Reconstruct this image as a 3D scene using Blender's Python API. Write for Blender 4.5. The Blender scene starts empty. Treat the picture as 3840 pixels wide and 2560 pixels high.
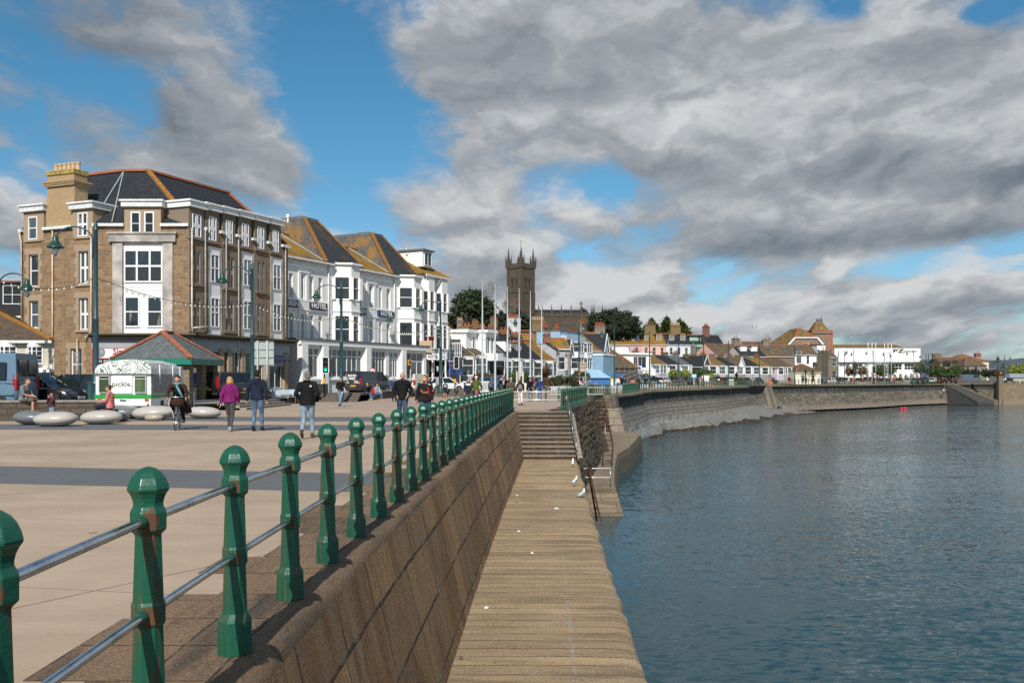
import bpy, math, random
from mathutils import Vector, Matrix
R=math.radians
S=bpy.context.scene
COL=S.collection
F=3466.7; CX=1920.; HY=1424.; EYE=1.55
def W(px,py,d): return Vector(((px-CX)*d/F, d, EYE+(HY-py)*d/F))
def wx(px,d): return (px-CX)*d/F
def wz(py,d): return EYE+(HY-py)*d/F
def gnd(px,py,z=0.0):
    d=(EYE-z)*F/(py-HY); return Vector(((px-CX)*d/F,d,z))
def lerp(a,b,t): return a+(b-a)*t
def interp(pts,y):
    if y<=pts[0][0]: return pts[0][1]
    for (a,b),(c,d) in zip(pts,pts[1:]):
        if y<=c: return b+(d-b)*(y-a)/(c-a)
    return pts[-1][1]
# ------------------------------------------------------------ materials
class NT:
    def __init__(s,nt): s.t=nt; s.n=nt.nodes; s.l=nt.links
    def new(s,t,**k):
        n=s.n.new(t)
        for a,b in k.items(): setattr(n,a,b)
        return n
    def set(s,sock,v):
        if v is None: return
        if isinstance(v,bpy.types.NodeSocket): s.l.new(v,sock)
        else:
            if isinstance(v,(tuple,list)) and len(v)==3 and sock.type=='RGBA': v=(*v,1)
            sock.default_value=v
    def m(s,op,a,b=None,c=None,clamp=False):
        n=s.new('ShaderNodeMath',operation=op,use_clamp=clamp)
        s.set(n.inputs[0],a); s.set(n.inputs[1],b); s.set(n.inputs[2],c); return n.outputs[0]
    def vm(s,op,a,b=None,sc=None):
        n=s.new('ShaderNodeVectorMath',operation=op)
        s.set(n.inputs[0],a); s.set(n.inputs[1],b)
        if sc is not None: s.set(n.inputs['Scale'],sc)
        return n.outputs[0]
    def comb(s,x,y,z=0.0):
        n=s.new('ShaderNodeCombineXYZ'); s.set(n.inputs[0],x); s.set(n.inputs[1],y); s.set(n.inputs[2],z); return n.outputs[0]
    def sep(s,v):
        n=s.new('ShaderNodeSeparateXYZ'); s.set(n.inputs[0],v); return n.outputs
    def noise(s,v,sc,det=4,ro=.55,dist=0.0,col=False):
        n=s.new('ShaderNodeTexNoise'); s.set(n.inputs['Vector'],v); s.set(n.inputs['Scale'],sc)
        n.inputs['Detail'].default_value=det; n.inputs['Roughness'].default_value=ro; n.inputs['Distortion'].default_value=dist
        return n.outputs['Color' if col else 'Fac']
    def ramp(s,fac,lo,hi,a=0.0,b=1.0,smooth=True):
        n=s.new('ShaderNodeMapRange',interpolation_type='SMOOTHSTEP' if smooth else 'LINEAR')
        s.set(n.inputs[0],fac); s.set(n.inputs[1],lo); s.set(n.inputs[2],hi); s.set(n.inputs[3],a); s.set(n.inputs[4],b); return n.outputs[0]
    def mix(s,f,a,b,mode='MIX'):
        n=s.new('ShaderNodeMix',data_type='RGBA',blend_type=mode); n.clamp_factor=True
        s.set(n.inputs[0],f); s.set(n.inputs[6],a); s.set(n.inputs[7],b); return n.outputs[2]
    def bump(s,h,st=.3,dist=.02,nrm=None):
        n=s.new('ShaderNodeBump'); n.inputs['Strength'].default_value=st; n.inputs['Distance'].default_value=dist
        s.set(n.inputs['Height'],h)
        if nrm is not None: s.set(n.inputs['Normal'],nrm)
        return n.outputs[0]
    def scale(s,v,x,y,z=1.0):
        return s.vm('MULTIPLY',v,(x,y,z))
MATS={}
def mk(name):
    m=bpy.data.materials.new(name); m.use_nodes=True; t=NT(m.node_tree)
    p=t.n['Principled BSDF']; MATS[name]=m
    return m,t,p
def fin(t,p,col=None,rough=None,bump=None,metal=None,spec=None):
    if col is not None: t.set(p.inputs['Base Color'],col)
    if rough is not None: t.set(p.inputs['Roughness'],rough)
    if bump is not None: t.set(p.inputs['Normal'],bump)
    if metal is not None: t.set(p.inputs['Metallic'],metal)
    if spec is not None: t.set(p.inputs['Specular IOR Level'],spec)
def objc(t): return t.new('ShaderNodeTexCoord').outputs['Object']
def uvc(t): return t.new('ShaderNodeTexCoord').outputs['UV']
def posc(t): return t.new('ShaderNodeNewGeometry').outputs['Position']
def mul(c,k): return tuple(min(1,x*k) for x in c)
def plain(name,c=None,rough=.6,var=.15,sc=6.,bs=.0,metal=0.,spec=None,c2=None,bsc=None):
    """painted / matt surface with soft tone variation"""
    if name in MATS: return MATS[name]
    m,t,p=mk(name); o=posc(t)
    n=t.noise(o,sc,5,.6)
    col=t.mix(t.ramp(n,.3,.7),mul(c,1-var),c2 if c2 else mul(c,1+var))
    b=None
    if bs: b=t.bump(t.noise(o,bsc or sc*4,4,.6),bs,.01)
    fin(t,p,col,rough,b,metal,spec); return m
def stone(name,c1,c2,mortar,bw,bh,ms=.012,rough=.9,bs=.5,warp=.03,stain=None,dark=None,blotch=0.,zfade=None):
    if name in MATS: return MATS[name]
    m,t,p=mk(name); u=uvc(t); g=posc(t)
    w=t.vm('SUBTRACT',t.noise(u,2.2,3,.5,col=True),(.5,.5,.5))
    uu=t.vm('ADD',u,t.vm('SCALE',w,None,warp*2))
    b=t.new('ShaderNodeTexBrick'); t.set(b.inputs['Vector'],uu)
    b.offset=.43; b.squash=1.35; b.squash_frequency=3
    t.set(b.inputs['Color1'],c1); t.set(b.inputs['Color2'],c2); t.set(b.inputs['Mortar'],mortar)
    b.inputs['Scale'].default_value=1; b.inputs['Mortar Size'].default_value=ms; b.inputs['Mortar Smooth'].default_value=.3
    b.inputs['Brick Width'].default_value=bw; b.inputs['Row Height'].default_value=bh; b.inputs['Bias'].default_value=-.1
    n=t.noise(u,9,6,.7); n2=t.noise(u,.7,5,.65)
    col=t.mix(t.ramp(n,.25,.75,0,.75),b.outputs['Color'],t.mix(1.,b.outputs['Color'],(.52,.48,.44),'MULTIPLY'))
    if blotch: col=t.mix(t.ramp(n2,.4,.68,0,blotch),col,mul(c2,.5))
    if stain: col=t.mix(t.ramp(t.noise(t.scale(u,3.,.25),1.6,5,.6),.52,.7,0,stain[1]),col,stain[0])
    if dark: # (z_lo,z_hi,colour,amount): algae stain between heights, ragged edge
        z=t.m('ADD',t.sep(g)[2],t.m('MULTIPLY',t.m('SUBTRACT',t.noise(t.scale(u,1.2,.25),2.2,5,.65),.5),dark[4] if len(dark)>4 else 1.2))
        col=t.mix(t.ramp(z,dark[0],dark[1],0,dark[3]),col,dark[2])
    h=t.m('SUBTRACT',t.m('MULTIPLY',n,.6),t.m('MULTIPLY',b.outputs['Fac'],1.0))
    fin(t,p,col,rough,t.bump(h,bs,.03)); return m
def slate(name,c1,c2,lichen=None,la=.0,lthr=.5,lsc=.9,rw=.3,rh=.22,moss=None):
    if name in MATS: return MATS[name]
    m,t,p=mk(name); u=uvc(t)
    b=t.new('ShaderNodeTexBrick'); t.set(b.inputs['Vector'],u); b.offset=.5
    t.set(b.inputs['Color1'],c1); t.set(b.inputs['Color2'],c2); t.set(b.inputs['Mortar'],mul(c1,.35))
    b.inputs['Scale'].default_value=1; b.inputs['Mortar Size'].default_value=.012; b.inputs['Brick Width'].default_value=rw; b.inputs['Row Height'].default_value=rh
    col=t.mix(t.ramp(t.noise(u,3,6,.7),.35,.7,0,.6),b.outputs['Color'],mul(c2,1.5))
    if lichen:
        big=t.noise(t.scale(u,lsc,lsc*.8),1,4,.6); fine=t.noise(t.scale(u,2.2,5.),1.6,6,.75)
        f=t.m('ADD',t.m('MULTIPLY',big,.55),t.m('MULTIPLY',fine,.45))
        lc=t.mix(t.noise(u,6,3),mul(lichen,.75),mul(lichen,1.25))
        col=t.mix(t.ramp(f,lthr-.06,lthr+.07,0,la),col,lc)
    h=t.m('SUBTRACT',t.m('MULTIPLY',t.noise(u,8,4),.4),b.outputs['Fac'])
    fin(t,p,col,.7,t.bump(h,.5,.02),0,.18); return m
def glass(name,tint=(.018,.024,.03),blind=(.45,.44,.38),amt=.35):
    if name in MATS: return MATS[name]
    m,t,p=mk(name); o=objc(t); oi=t.new('ShaderNodeObjectInfo').outputs['Random']
    g=posc(t); x=t.sep(uvc(t))
    st=t.noise(t.comb(t.m('ADD',t.m('MULTIPLY',x[0],2.2),t.m('MULTIPLY',oi,37.)),t.m('MULTIPLY',x[1],.35)),1.,2)
    f=t.m('MULTIPLY',t.ramp(st,.56,.6,0,1),amt)
    f2=t.m('MULTIPLY',t.m('GREATER_THAN',oi,.72),amt*.5)
    col=t.mix(t.m('MAXIMUM',f,f2),tint,blind)
    nb=t.bump(t.noise(g,1.3,2),.06,.05)
    fin(t,p,col,.04,nb,0,.7); return m
# ------------------------------------------------------------ mesh builder
class MB:
    def __init__(s,M=None): s.v=[]; s.f=[]; s.mi=[]; s.M=M; s.cur=0; s.vuv={}
    def av(s,p):
        p=Vector(p)
        if s.M is not None: p=s.M@p
        s.v.append(p); return len(s.v)-1
    def face(s,*pts,mi=None):
        s.f.append([s.av(p) for p in pts]); s.mi.append(s.cur if mi is None else mi)
    def fi(s,idx,mi=None): s.f.append(list(idx)); s.mi.append(s.cur if mi is None else mi)
    def box(s,a,b,mi=None):
        x0,y0,z0=[min(p,q) for p,q in zip(a,b)]; x1,y1,z1=[max(p,q) for p,q in zip(a,b)]
        i=[s.av(p) for p in ((x0,y0,z0),(x1,y0,z0),(x1,y1,z0),(x0,y1,z0),(x0,y0,z1),(x1,y0,z1),(x1,y1,z1),(x0,y1,z1))]
        for q in ((3,2,1,0),(4,5,6,7),(0,1,5,4),(1,2,6,5),(2,3,7,6),(3,0,4,7)): s.fi([i[k] for k in q],mi)
    def hexa(s,lo,hi,mi=None):
        n=len(lo); a=[s.av(p) for p in lo]; b=[s.av(p) for p in hi]
        s.fi(a[::-1],mi); s.fi(b,mi)
        for k in range(n): s.fi([a[k],a[(k+1)%n],b[(k+1)%n],b[k]],mi)
    def bar(s,p,q,w,h=None,mi=None,up=(0,0,1)):
        p=Vector(p);q=Vector(q);h=h or w; d=(q-p).normalized(); u=Vector(up)
        if abs(d.dot(u))>.95: u=Vector((0,1,0))
        r=d.cross(u).normalized()*w/2; u2=r.cross(d).normalized()*h/2
        s.hexa([p-r-u2,p+r-u2,p+r+u2,p-r+u2],[q-r-u2,q+r-u2,q+r+u2,q-r+u2],mi)
    def rings(s,rs,caps=True,mi=None,closed=True):
        ids=[[s.av(p) for p in r] for r in rs]
        for a,b in zip(ids,ids[1:]):
            n=len(a)
            for k in range(n if closed else n-1): s.fi([a[k],a[(k+1)%n],b[(k+1)%n],b[k]],mi)
        if caps: s.fi(ids[0][::-1],mi); s.fi(ids[-1],mi)
    def tube(s,pts,r,n=8,mi=None,caps=True):
        pts=[Vector(p) for p in pts]; rr=r if isinstance(r,(list,tuple)) else [r]*len(pts)
        rs=[];pu=None
        for i,p in enumerate(pts):
            d=(pts[min(i+1,len(pts)-1)]-pts[max(i-1,0)]).normalized()
            u=Vector((0,0,1)) if pu is None else pu
            if abs(d.dot(u))>.97: u=Vector((0,1,0)) if abs(d.y)<.9 else Vector((1,0,0))
            a=d.cross(u).normalized(); b=a.cross(d).normalized(); pu=b
            rs.append([p+(a*math.cos(t)+b*math.sin(t))*rr[i] for t in [2*math.pi*k/n for k in range(n)]])
        s.rings(rs,caps,mi)
    def lathe(s,prof,n=16,c=(0,0,0),ph=0.,mi=None,sx=1.,sy=1.):
        rs=[[(c[0]+sx*r*math.cos(ph+2*math.pi*k/n),c[1]+sy*r*math.sin(ph+2*math.pi*k/n),c[2]+z) for k in range(n)] for r,z in prof]
        s.rings(rs,True,mi)
    def ell(s,c,rx,ry,rz,nu=12,nv=8,mi=None,pw=1.):
        prof=[]
        for j in range(nv+1):
            a=-math.pi/2+math.pi*j/nv; prof.append((max(.001,abs(math.cos(a))**pw),math.sin(a)))
        rs=[[(c[0]+rx*r*math.cos(2*math.pi*k/nu),c[1]+ry*r*math.sin(2*math.pi*k/nu),c[2]+rz*z) for k in range(nu)] for r,z in prof]
        s.rings(rs,True,mi)
    def build(s,name,mats,parent=None,smooth=False,loc=None,uv=True,bevel=0.,auto=None):
        me=bpy.data.meshes.new(name); me.from_pydata(s.v,[],s.f)
        if not isinstance(mats,(list,tuple)): mats=[mats]
        for m in mats: me.materials.append(m)
        if len(mats)>1: me.polygons.foreach_set('material_index',s.mi)
        if smooth: me.polygons.foreach_set('use_smooth',[True]*len(me.polygons))
        me.update()
        if uv:
            ul=me.uv_layers.new(name='uv')
            for p in me.polygons:
                n=p.normal
                if abs(n.z)>.95: t=Vector((1,0,0)); b=Vector((0,1,0))
                else:
                    t=Vector((-n.y,n.x,0)).normalized(); b=n.cross(t)
                for li,vi in zip(p.loop_indices,p.vertices):
                    if vi in s.vuv: ul.data[li].uv=s.vuv[vi]; continue
                    co=me.vertices[vi].co; ul.data[li].uv=(co.dot(t),co.dot(b))
        o=bpy.data.objects.new(name,me); COL.objects.link(o)
        if parent is not None: o.parent=parent
        if loc is not None: o.location=loc
        if bevel:
            md=o.modifiers.new('bevel','BEVEL'); md.width=bevel; md.segments=2; md.limit_method='ANGLE'; md.angle_limit=R(40)
        if auto is not None: me.set_sharp_from_angle(angle=auto)
        return o
def _split(s,name,mats,parent=None,**k):
    par=list(range(len(s.v)))
    def fd_(a):
        while par[a]!=a: par[a]=par[par[a]]; a=par[a]
        return a
    for f in s.f:
        for q in f[1:]: par[fd_(q)]=fd_(f[0])
    G_={}
    for f,m in zip(s.f,s.mi): G_.setdefault(fd_(f[0]),[]).append((f,m))
    out=[]
    for fs in G_.values():
        b=MB(); mp={}
        for f,m in fs:
            for q in f:
                if q not in mp: mp[q]=len(b.v); b.v.append(s.v[q])
            b.f.append([mp[q] for q in f]); b.mi.append(m)
        out.append(b.build(name,mats,parent,**k))
    return out
MB.split=_split
def tag(o,label,cat=None,group=None,kind=None):
    if label: o['label']=label
    if cat: o['category']=cat
    if group: o['group']=group
    if kind: o['kind']=kind
    return o
def thing(name,label,cat,loc=(0,0,0),rz=0.,group=None):
    o=bpy.data.objects.new(name,None); COL.objects.link(o); o.location=loc; o.rotation_euler=(0,0,rz)
    o.empty_display_size=.3
    return tag(o,label,cat,group)
def struct(o): o['kind']='structure'; return o
def dup(root,loc,rz=0.,label=None,group=None):
    def cp(o,par):
        c=o.copy(); COL.objects.link(c); c.parent=par
        for ch in o.children: cp(ch,c)
        return c
    r=cp(root,None); r.location=loc; r.rotation_euler=(0,0,rz)
    if label: r['label']=label
    if group: r['group']=group
    return r
def text_mesh(txt,size,depth=.01,align='CENTER',sx=1.,bold=0.):
    cu=bpy.data.curves.new('lettering','FONT'); cu.body=txt; cu.size=size; cu.extrude=depth; cu.align_x=align; cu.align_y='CENTER'
    cu.resolution_u=2; cu.offset=bold
    o=bpy.data.objects.new('lettering',cu); me=bpy.data.meshes.new_from_object(o)
    if sx!=1.:
        for v in me.vertices: v.co.x*=sx
    bpy.data.objects.remove(o); return me
def lettering(txt,size,M,mat,parent,name='lettering',depth=.012,sx=1.,bold=0.,align='CENTER',shear=0.):
    me=text_mesh(txt,size,depth,align,sx,bold)
    if shear:
        for v in me.vertices: v.co.x+=shear*v.co.y
    me.transform(M@Matrix.Rotation(R(90),4,'X')); me.materials.append(mat)
    o=bpy.data.objects.new(name,me); COL.objects.link(o); o.parent=parent; return o
# facade frame: local x along wall, -y outward, z up
def frame(O,dirv):
    d=Vector((dirv[0],dirv[1],0)).normalized(); n=Vector((d.y,-d.x,0))
    M=Matrix(((d.x,-n.x,0,O[0]),(d.y,-n.y,0,O[1]),(0,0,1,O[2] if len(O)>2 else 0),(0,0,0,1)))
    return M
def fpx(M,px,py):
    """pixel -> (u,z) on the facade plane of frame M"""
    o=M.translation; d=M.to_3x3()@Vector((1,0,0)); k=(px-CX)/F
    t=(k*o.y-o.x)/(d.x-k*d.y); y=o.y+d.y*t
    return t, EYE+(HY-py)*y/F

def sweep(mb,path,prof,mids,jit=0.,u0=0.,seed=1):
    """loft a profile [(outward,z)] along a plan path [(y,x,ztop)]; outward = right-hand side of the path; mids = material per profile segment"""
    rnd=random.Random(seed); P=[Vector((x,y,z)) for y,x,z in path]; prev=None; s=u0
    for i,p in enumerate(P):
        d=(P[min(i+1,len(P)-1)]-P[max(i-1,0)]); d.z=0; d.normalize(); n=Vector((d.y,-d.x,0))
        if i: s+=(Vector((p.x,p.y))-Vector((P[i-1].x,P[i-1].y))).length
        pr=prof(p.y) if callable(prof) else prof
        ids=[];v=0.
        for k,(o,z) in enumerate(pr):
            if k: v+=math.hypot(o-pr[k-1][0],z-pr[k-1][1])
            j=rnd.uniform(-jit,jit) if jit else 0
            q=mb.av((p.x+n.x*(o+j),p.y+n.y*(o+j),p.z+z+j*.4)); mb.vuv[q]=(s,-v); ids.append(q)
        if prev:
            for k in range(len(ids)-1): mb.fi([prev[k],ids[k],ids[k+1],prev[k+1]],mids[k])
        prev=ids
def resample(pts,step):
    """[(y,x)] -> denser list, smooth (Catmull-Rom)"""
    out=[]
    for i in range(len(pts)-1):
        p0=pts[max(i-1,0)];p1=pts[i];p2=pts[i+1];p3=pts[min(i+2,len(pts)-1)]
        n=max(1,int(math.hypot(p2[0]-p1[0],p2[1]-p1[1])/step+.5))
        for k in range(n):
            t=k/n; out.append(tuple(.5*((2*p1[j])+(-p0[j]+p2[j])*t+(2*p0[j]-5*p1[j]+4*p2[j]-p3[j])*t*t+(-p0[j]+3*p1[j]-3*p2[j]+p3[j])*t**3) for j in (0,1)))
    out.append(tuple(pts[-1])); return out
def along(pts,sp):
    """points every sp metres along [(x,y,z)]"""
    out=[Vector(pts[0])]; need=sp
    for a,b in zip(pts,pts[1:]):
        a=Vector(a);b=Vector(b);L=(b-a).length; pos=0
        while L-pos>=need: pos+=need; out.append(a.lerp(b,pos/L)); need=sp
        need-=L-pos
    return out
# ------------------------------------------------------------ camera, sun, sky
cam=bpy.data.cameras.new('camera'); co=bpy.data.objects.new('camera',cam); COL.objects.link(co)
co.location=(0,0,EYE); co.rotation_euler=(R(90),0,0); cam.lens=32.5; cam.sensor_width=36; cam.shift_y=(HY-1280)/3840
cam.clip_start=.1; cam.clip_end=20000; S.camera=co
AZ,EL=R(5),R(39)
s_dir=Vector((-math.sin(AZ)*math.cos(EL),-math.cos(AZ)*math.cos(EL),math.sin(EL)))
sl=bpy.data.lights.new('sun','SUN'); sl.energy=5.0; sl.angle=R(.5); sl.color=(1,.955,.88)
so=bpy.data.objects.new('sun',sl); COL.objects.link(so); so.rotation_euler=(-s_dir).to_track_quat('-Z','Y').to_euler(); so.location=(-20,-40,60)
S.view_settings.view_transform='Standard'; S.view_settings.look='None'; S.view_settings.exposure=0; S.view_settings.gamma=1
S.cycles.use_denoising=False; S.cycles.max_bounces=6; S.cycles.transparent_max_bounces=12
w=bpy.data.worlds.new('World'); S.world=w; w.use_nodes=True; t=NT(w.node_tree); t.n.clear()
out=t.new('ShaderNodeOutputWorld')
sky=t.new('ShaderNodeTexSky',sky_type='NISHITA',sun_disc=False,sun_elevation=EL,sun_rotation=math.pi+AZ); sky.air_density=1.; sky.dust_density=.3; sky.ozone_density=1.2; sky.altitude=5
d=t.vm('NORMALIZE',t.new('ShaderNodeTexCoord').outputs['Generated']); dx,dy,dz=t.sep(d)
az=t.m('ARCTAN2',dx,dy); el=t.m('ARCSINE',dz)
def sky_blob(px,py,rx,ry):
    a=math.atan((px-CX)/F); e=math.atan((HY-py)/F*math.cos(a))
    u=t.m('MULTIPLY',t.m('SUBTRACT',az,a),F/rx); v=t.m('MULTIPLY',t.m('SUBTRACT',el,e),F/ry)
    return t.m('EXPONENT',t.m('MULTIPLY',t.m('ADD',t.m('MULTIPLY',u,u),t.m('MULTIPLY',v,v)),-1.))
def acc(lst,base):
    s=None
    for b in lst:
        s=t.m('MULTIPLY_ADD',sky_blob(*b[:4]),b[4],base if s is None else s)
    return s
cover=acc([(230,120,330,130,.1),(820,80,330,100,.12),(780,480,300,160,.21),(180,500,280,120,.15),(1150,150,140,90,-.1),(560,240,200,60,-.12),(1110,680,190,100,.2),
 (1300,560,190,300,-.16),(480,300,260,60,-.1),(1150,260,160,120,-.12),(450,30,90,60,-.06),
 (1750,190,430,230,.3),(2350,120,600,240,.27),(3000,260,600,250,.25),(3600,330,500,340,.26),
 (1480,770,190,80,.15),(1750,770,230,110,.19),(1460,900,170,80,.17),(1600,930,100,50,-.1),
 (2100,520,330,210,.25),(1960,400,130,70,-.24),(2330,690,250,70,-.2),(2780,470,480,190,.25),(3560,640,420,230,.22),
 (2600,870,620,130,.24),(3430,800,520,120,.25),(3440,1000,250,60,-.32),(3000,1330,1500,90,.22),(2140,960,130,90,-.2),(2900,1150,1300,130,.27),(1900,1130,320,110,.2),
 (3170,40,130,60,-.34),(3690,40,130,60,-.34),(900,900,600,300,-.1),(640,650,420,90,.12),(1600,600,300,160,.16),(1290,330,130,260,-.16),(2250,950,300,60,.12)],.085)
warp=t.vm('SCALE',t.vm('SUBTRACT',t.noise(t.comb(t.m('MULTIPLY',az,9.),t.m('MULTIPLY',el,16.)),1.,4,.6,col=True),(.5,.5,.5)),None,.28)
def cloudn(dz_off):
    z=t.m('MAXIMUM',t.m('ADD',el,dz_off),-.05)
    u=t.m('DIVIDE',az,t.m('ADD',z,.24)); v=t.m('MULTIPLY',t.m('LOGARITHM',t.m('ADD',z,.11),2.718),1.25)
    p=t.vm('ADD',t.comb(u,v,0.),warp)
    n1=t.noise(p,1.9,7,.5); n2=t.noise(p,5.5,6,.55)
    return t.m('ADD',t.m('MULTIPLY',n1,.82),t.m('MULTIPLY',n2,.18))
n0=cloudn(0.); n1=cloudn(.02)
dens=t.m('ADD',t.m('MULTIPLY_ADD',t.m('SUBTRACT',n0,.5),2.3,.5),cover); mask=t.ramp(dens,.47,.74)
light=t.m('MULTIPLY_ADD',t.m('SUBTRACT',n0,n1),3.7,.67)
thick=t.ramp(dens,.6,1.1)
lum=t.m('SUBTRACT',light,t.m('MULTIPLY',thick,.06))
lum=acc([(2100,440,260,120,.18),(2780,400,420,100,.22),(2900,760,600,60,.2),(3300,760,420,60,.12),(2500,1110,900,70,.14),(3700,1000,200,40,.1),
 (2300,330,900,60,-.14),(2700,620,700,50,-.2),(3500,680,500,50,-.16),(2600,960,600,40,-.16),(3400,900,500,40,-.14),(300,450,420,300,-.24),(300,100,500,170,-.26),(800,560,300,80,-.16),(2900,1190,1300,90,.12),(2000,1080,300,90,.1),(1800,250,300,120,-.16),(780,400,300,120,-.04),(2600,120,900,120,-.1)],lum)
cr=t.new('ShaderNodeValToRGB'); t.set(cr.inputs[0],lum); e=cr.color_ramp.elements
e[0].position=.05; e[0].color=(.165,.20,.245,1); e[1].position=1.; e[1].color=(.70,.71,.72,1)
x=e.new(.32); x.color=(.25,.285,.325,1); x=e.new(.62); x.color=(.385,.415,.45,1)
b1=t.new('ShaderNodeBackground'); b1.inputs[1].default_value=.1
t.set(b1.inputs[0],t.mix(1.,sky.outputs[0],t.mix(t.ramp(el,0.,.3),(.62,.8,.97),(.40,.84,.98)),'MULTIPLY'))
b2=t.new('ShaderNodeBackground'); b2.inputs[1].default_value=.92; t.set(b2.inputs[0],cr.outputs[0])
ms=t.new('ShaderNodeMixShader'); t.set(ms.inputs[0],mask); t.l.new(b1.outputs[0],ms.inputs[1]); t.l.new(b2.outputs[0],ms.inputs[2]); t.l.new(ms.outputs[0],out.inputs[0])
# ------------------------------------------------------------ ground
NEAR=[(-6,-1.36),(0,-1.43),(2.65,-1.50),(4.05,-1.56),(5.3,-1.575),(6.55,-1.572),(7.87,-1.565),(9.14,-1.54),(10.4,-1.507),(11.75,-1.462),(13,-1.425),(14.25,-1.382),(15.6,-1.335),(19.9,-1.17),(26,-.92),(32.6,-.61),(40,-.27),(46.3,.05)]
def xl(y): return interp(NEAR,y)
FAR=[(46.3,2.5),(55,3.75),(65,5.3),(75,6.4),(90,7.6),(96,9.9),(105,12.6),(116,15.9),(124,17.9),(138,25.),(153,33.6),(175,43.5),(199,55.4),(231,88),(255,108),(270,124.6),(288,150)]
def zt(y): return interp([(0,0),(105,0),(124,.18),(153,.35),(199,.45),(600,.45)],y)
RZ=.35
def land_h(x,y):
    # the town behind climbs towards the church
    d=y-interp([(-80,95),(-20,110),(8,150),(40,215),(75,262),(160,330),(400,420)],x)
    k=max(0,min(1,d/130)); k=k*k*(3-2*k)
    a=interp([(-80,10),(20,14),(60,12),(100,8),(160,3),(300,2)],x)
    return k*a
def edge(y):
    if y<=46.3: return xl(y)+.05
    return interp([(46.3,.1),(46.31,2.6)]+FAR[1:]+[(300,175),(330,330),(2500,900)],y)
PROMWALL=[(34.5,-22.),(35.4,-15.6),(47,-15.0),(60,-14.5),(65.5,-13.6),(79,-10.4),(89.5,-7.4),(105,-3.2),(125,4.2),(150,15.),(175,28),(200,42.),(232,66),(262,100),(276,119)]
m,t,p=mk('paving'); g=posc(t); gx,gy,gz=t.sep(g)
yy=t.m('ADD',gy,t.m('MULTIPLY',gx,.195)); yn=t.m('ADD',gy,t.m('MULTIPLY',gx,.035))
def band(v,a,b): return t.m('MULTIPLY',t.m('GREATER_THAN',v,a),t.m('LESS_THAN',v,b))
wob=t.m('MULTIPLY',t.m('SUBTRACT',t.noise(g,.9,3),.5),.1); yy=t.m('ADD',yy,wob); yn=t.m('ADD',yn,wob)
bd=t.m('MAXIMUM',t.m('MAXIMUM',band(yy,12.35,14.85),band(yn,28.25,31.7)),band(yn,34.4,38.6))
bg=t.mix(t.ramp(t.noise(g,.35,6,.65),.3,.7),(.33,.245,.172),(.43,.325,.235))
bg=t.mix(t.ramp(t.noise(t.scale(g,.35,2.2),1.,5,.65),.45,.75,0,.35),bg,(.27,.20,.145))
far_=t.ramp(gy,45,52); bg=t.mix(t.m('MULTIPLY',far_,.45),bg,(.30,.245,.20))
gr=t.mix(t.noise(g,1.1,5,.7),(.085,.09,.097),(.125,.132,.14))
# slab joints
def line(v,per,wd): 
    f=t.m('FRACT',t.m('DIVIDE',v,per)); return t.m('LESS_THAN',f,wd/per)
jt=t.m('MAXIMUM',line(t.m('ADD',t.m('ADD',gx,t.m('MULTIPLY',gy,-.62)),t.m('MULTIPLY',wob,.4)),7.3,.03),line(t.m('ADD',yy,t.m('MULTIPLY',wob,-.6)),3.1,.016))
sc_=t.noise(t.scale(g,.5,7.),.8,5,.7); bg=t.mix(t.ramp(sc_,.56,.72,0,.35),bg,(.5,.39,.29)); bg=t.mix(t.ramp(t.noise(g,.16,5,.7),.5,.66,0,.4),bg,(.25,.185,.13))
c=t.mix(bd,bg,gr); c=t.mix(t.m('MULTIPLY',jt,.8),c,(.13,.10,.08))
sp=t.noise(g,38,3,.8); c=t.mix(t.ramp(sp,.62,.78,0,.55),c,(.2,.16,.13)); c=t.mix(t.ramp(sp,.36,.22,0,.3),c,(.6,.52,.45))
gum=t.new('ShaderNodeTexVoronoi'); t.set(gum.inputs['Vector'],g); gum.inputs['Scale'].default_value=.8
c=t.mix(t.m('MULTIPLY',t.m('LESS_THAN',gum.outputs['Distance'],.045),.7),c,(.12,.1,.09))
fin(t,p,c,.85,t.bump(t.noise(g,24,5,.7),.35,.012))
PAVING=m
mb=MB()
ys=[-8,-4]+[i for i in range(0,46,2)]+[46.3,46.32]+[48+2*i for i in range(51)]+[152+4*i for i in range(38)]
def pw(y): return interp(PROMWALL,y)
prev=None
for y in ys:
    if y>272: break
    xe=edge(y); xa=min(pw(y)-1,xe-2) if y>36 else -45
    row=[mb.av((lerp(xa,xe,k/6.),y,zt(y))) for k in range(7)]
    if prev:
        for k in range(6): mb.fi([prev[k],prev[k+1],row[k+1],row[k]])
    prev=row
struct(mb.build('promenade',PAVING))
asph=plain('asphalt',(.06,.062,.065),.9,.2,3.,.3)
m,t,p=mk('land'); g=posc(t)
fin(t,p,t.mix(t.ramp(t.noise(g,.05,5,.6),.4,.6),(.05,.07,.03),(.09,.085,.06)),.95)
mb=MB(); prev=None
for y in [30,33.9,36,40,50,60,70,80,90,105,115,125,137,150,162,175,188,200,216,232,247,262,276,290]+[310,340,380,430,500,700,1200,2500]:
    if y<290: xe=pw(y)-.1
    else: xe=interp([(290,150),(310,260),(340,340),(2500,1500)],y)
    xs=[-1500,-300,-120]+[lerp(-80,xe,k/12.) for k in range(13)]
    row=[]
    for k,x in enumerate(xs):
        h=land_h(x,y); row.append(mb.av((x,y,max(RZ+interp([(105,0),(153,.2),(200,.3)],y),h))))
    if prev:
        for k in range(len(xs)-1): mb.fi([prev[k],prev[k+1],row[k+1],row[k]],1 if (y<=290 and k>=3+6) else 0)
    prev=row
struct(mb.build('ground',[m,asph],smooth=True))
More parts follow.
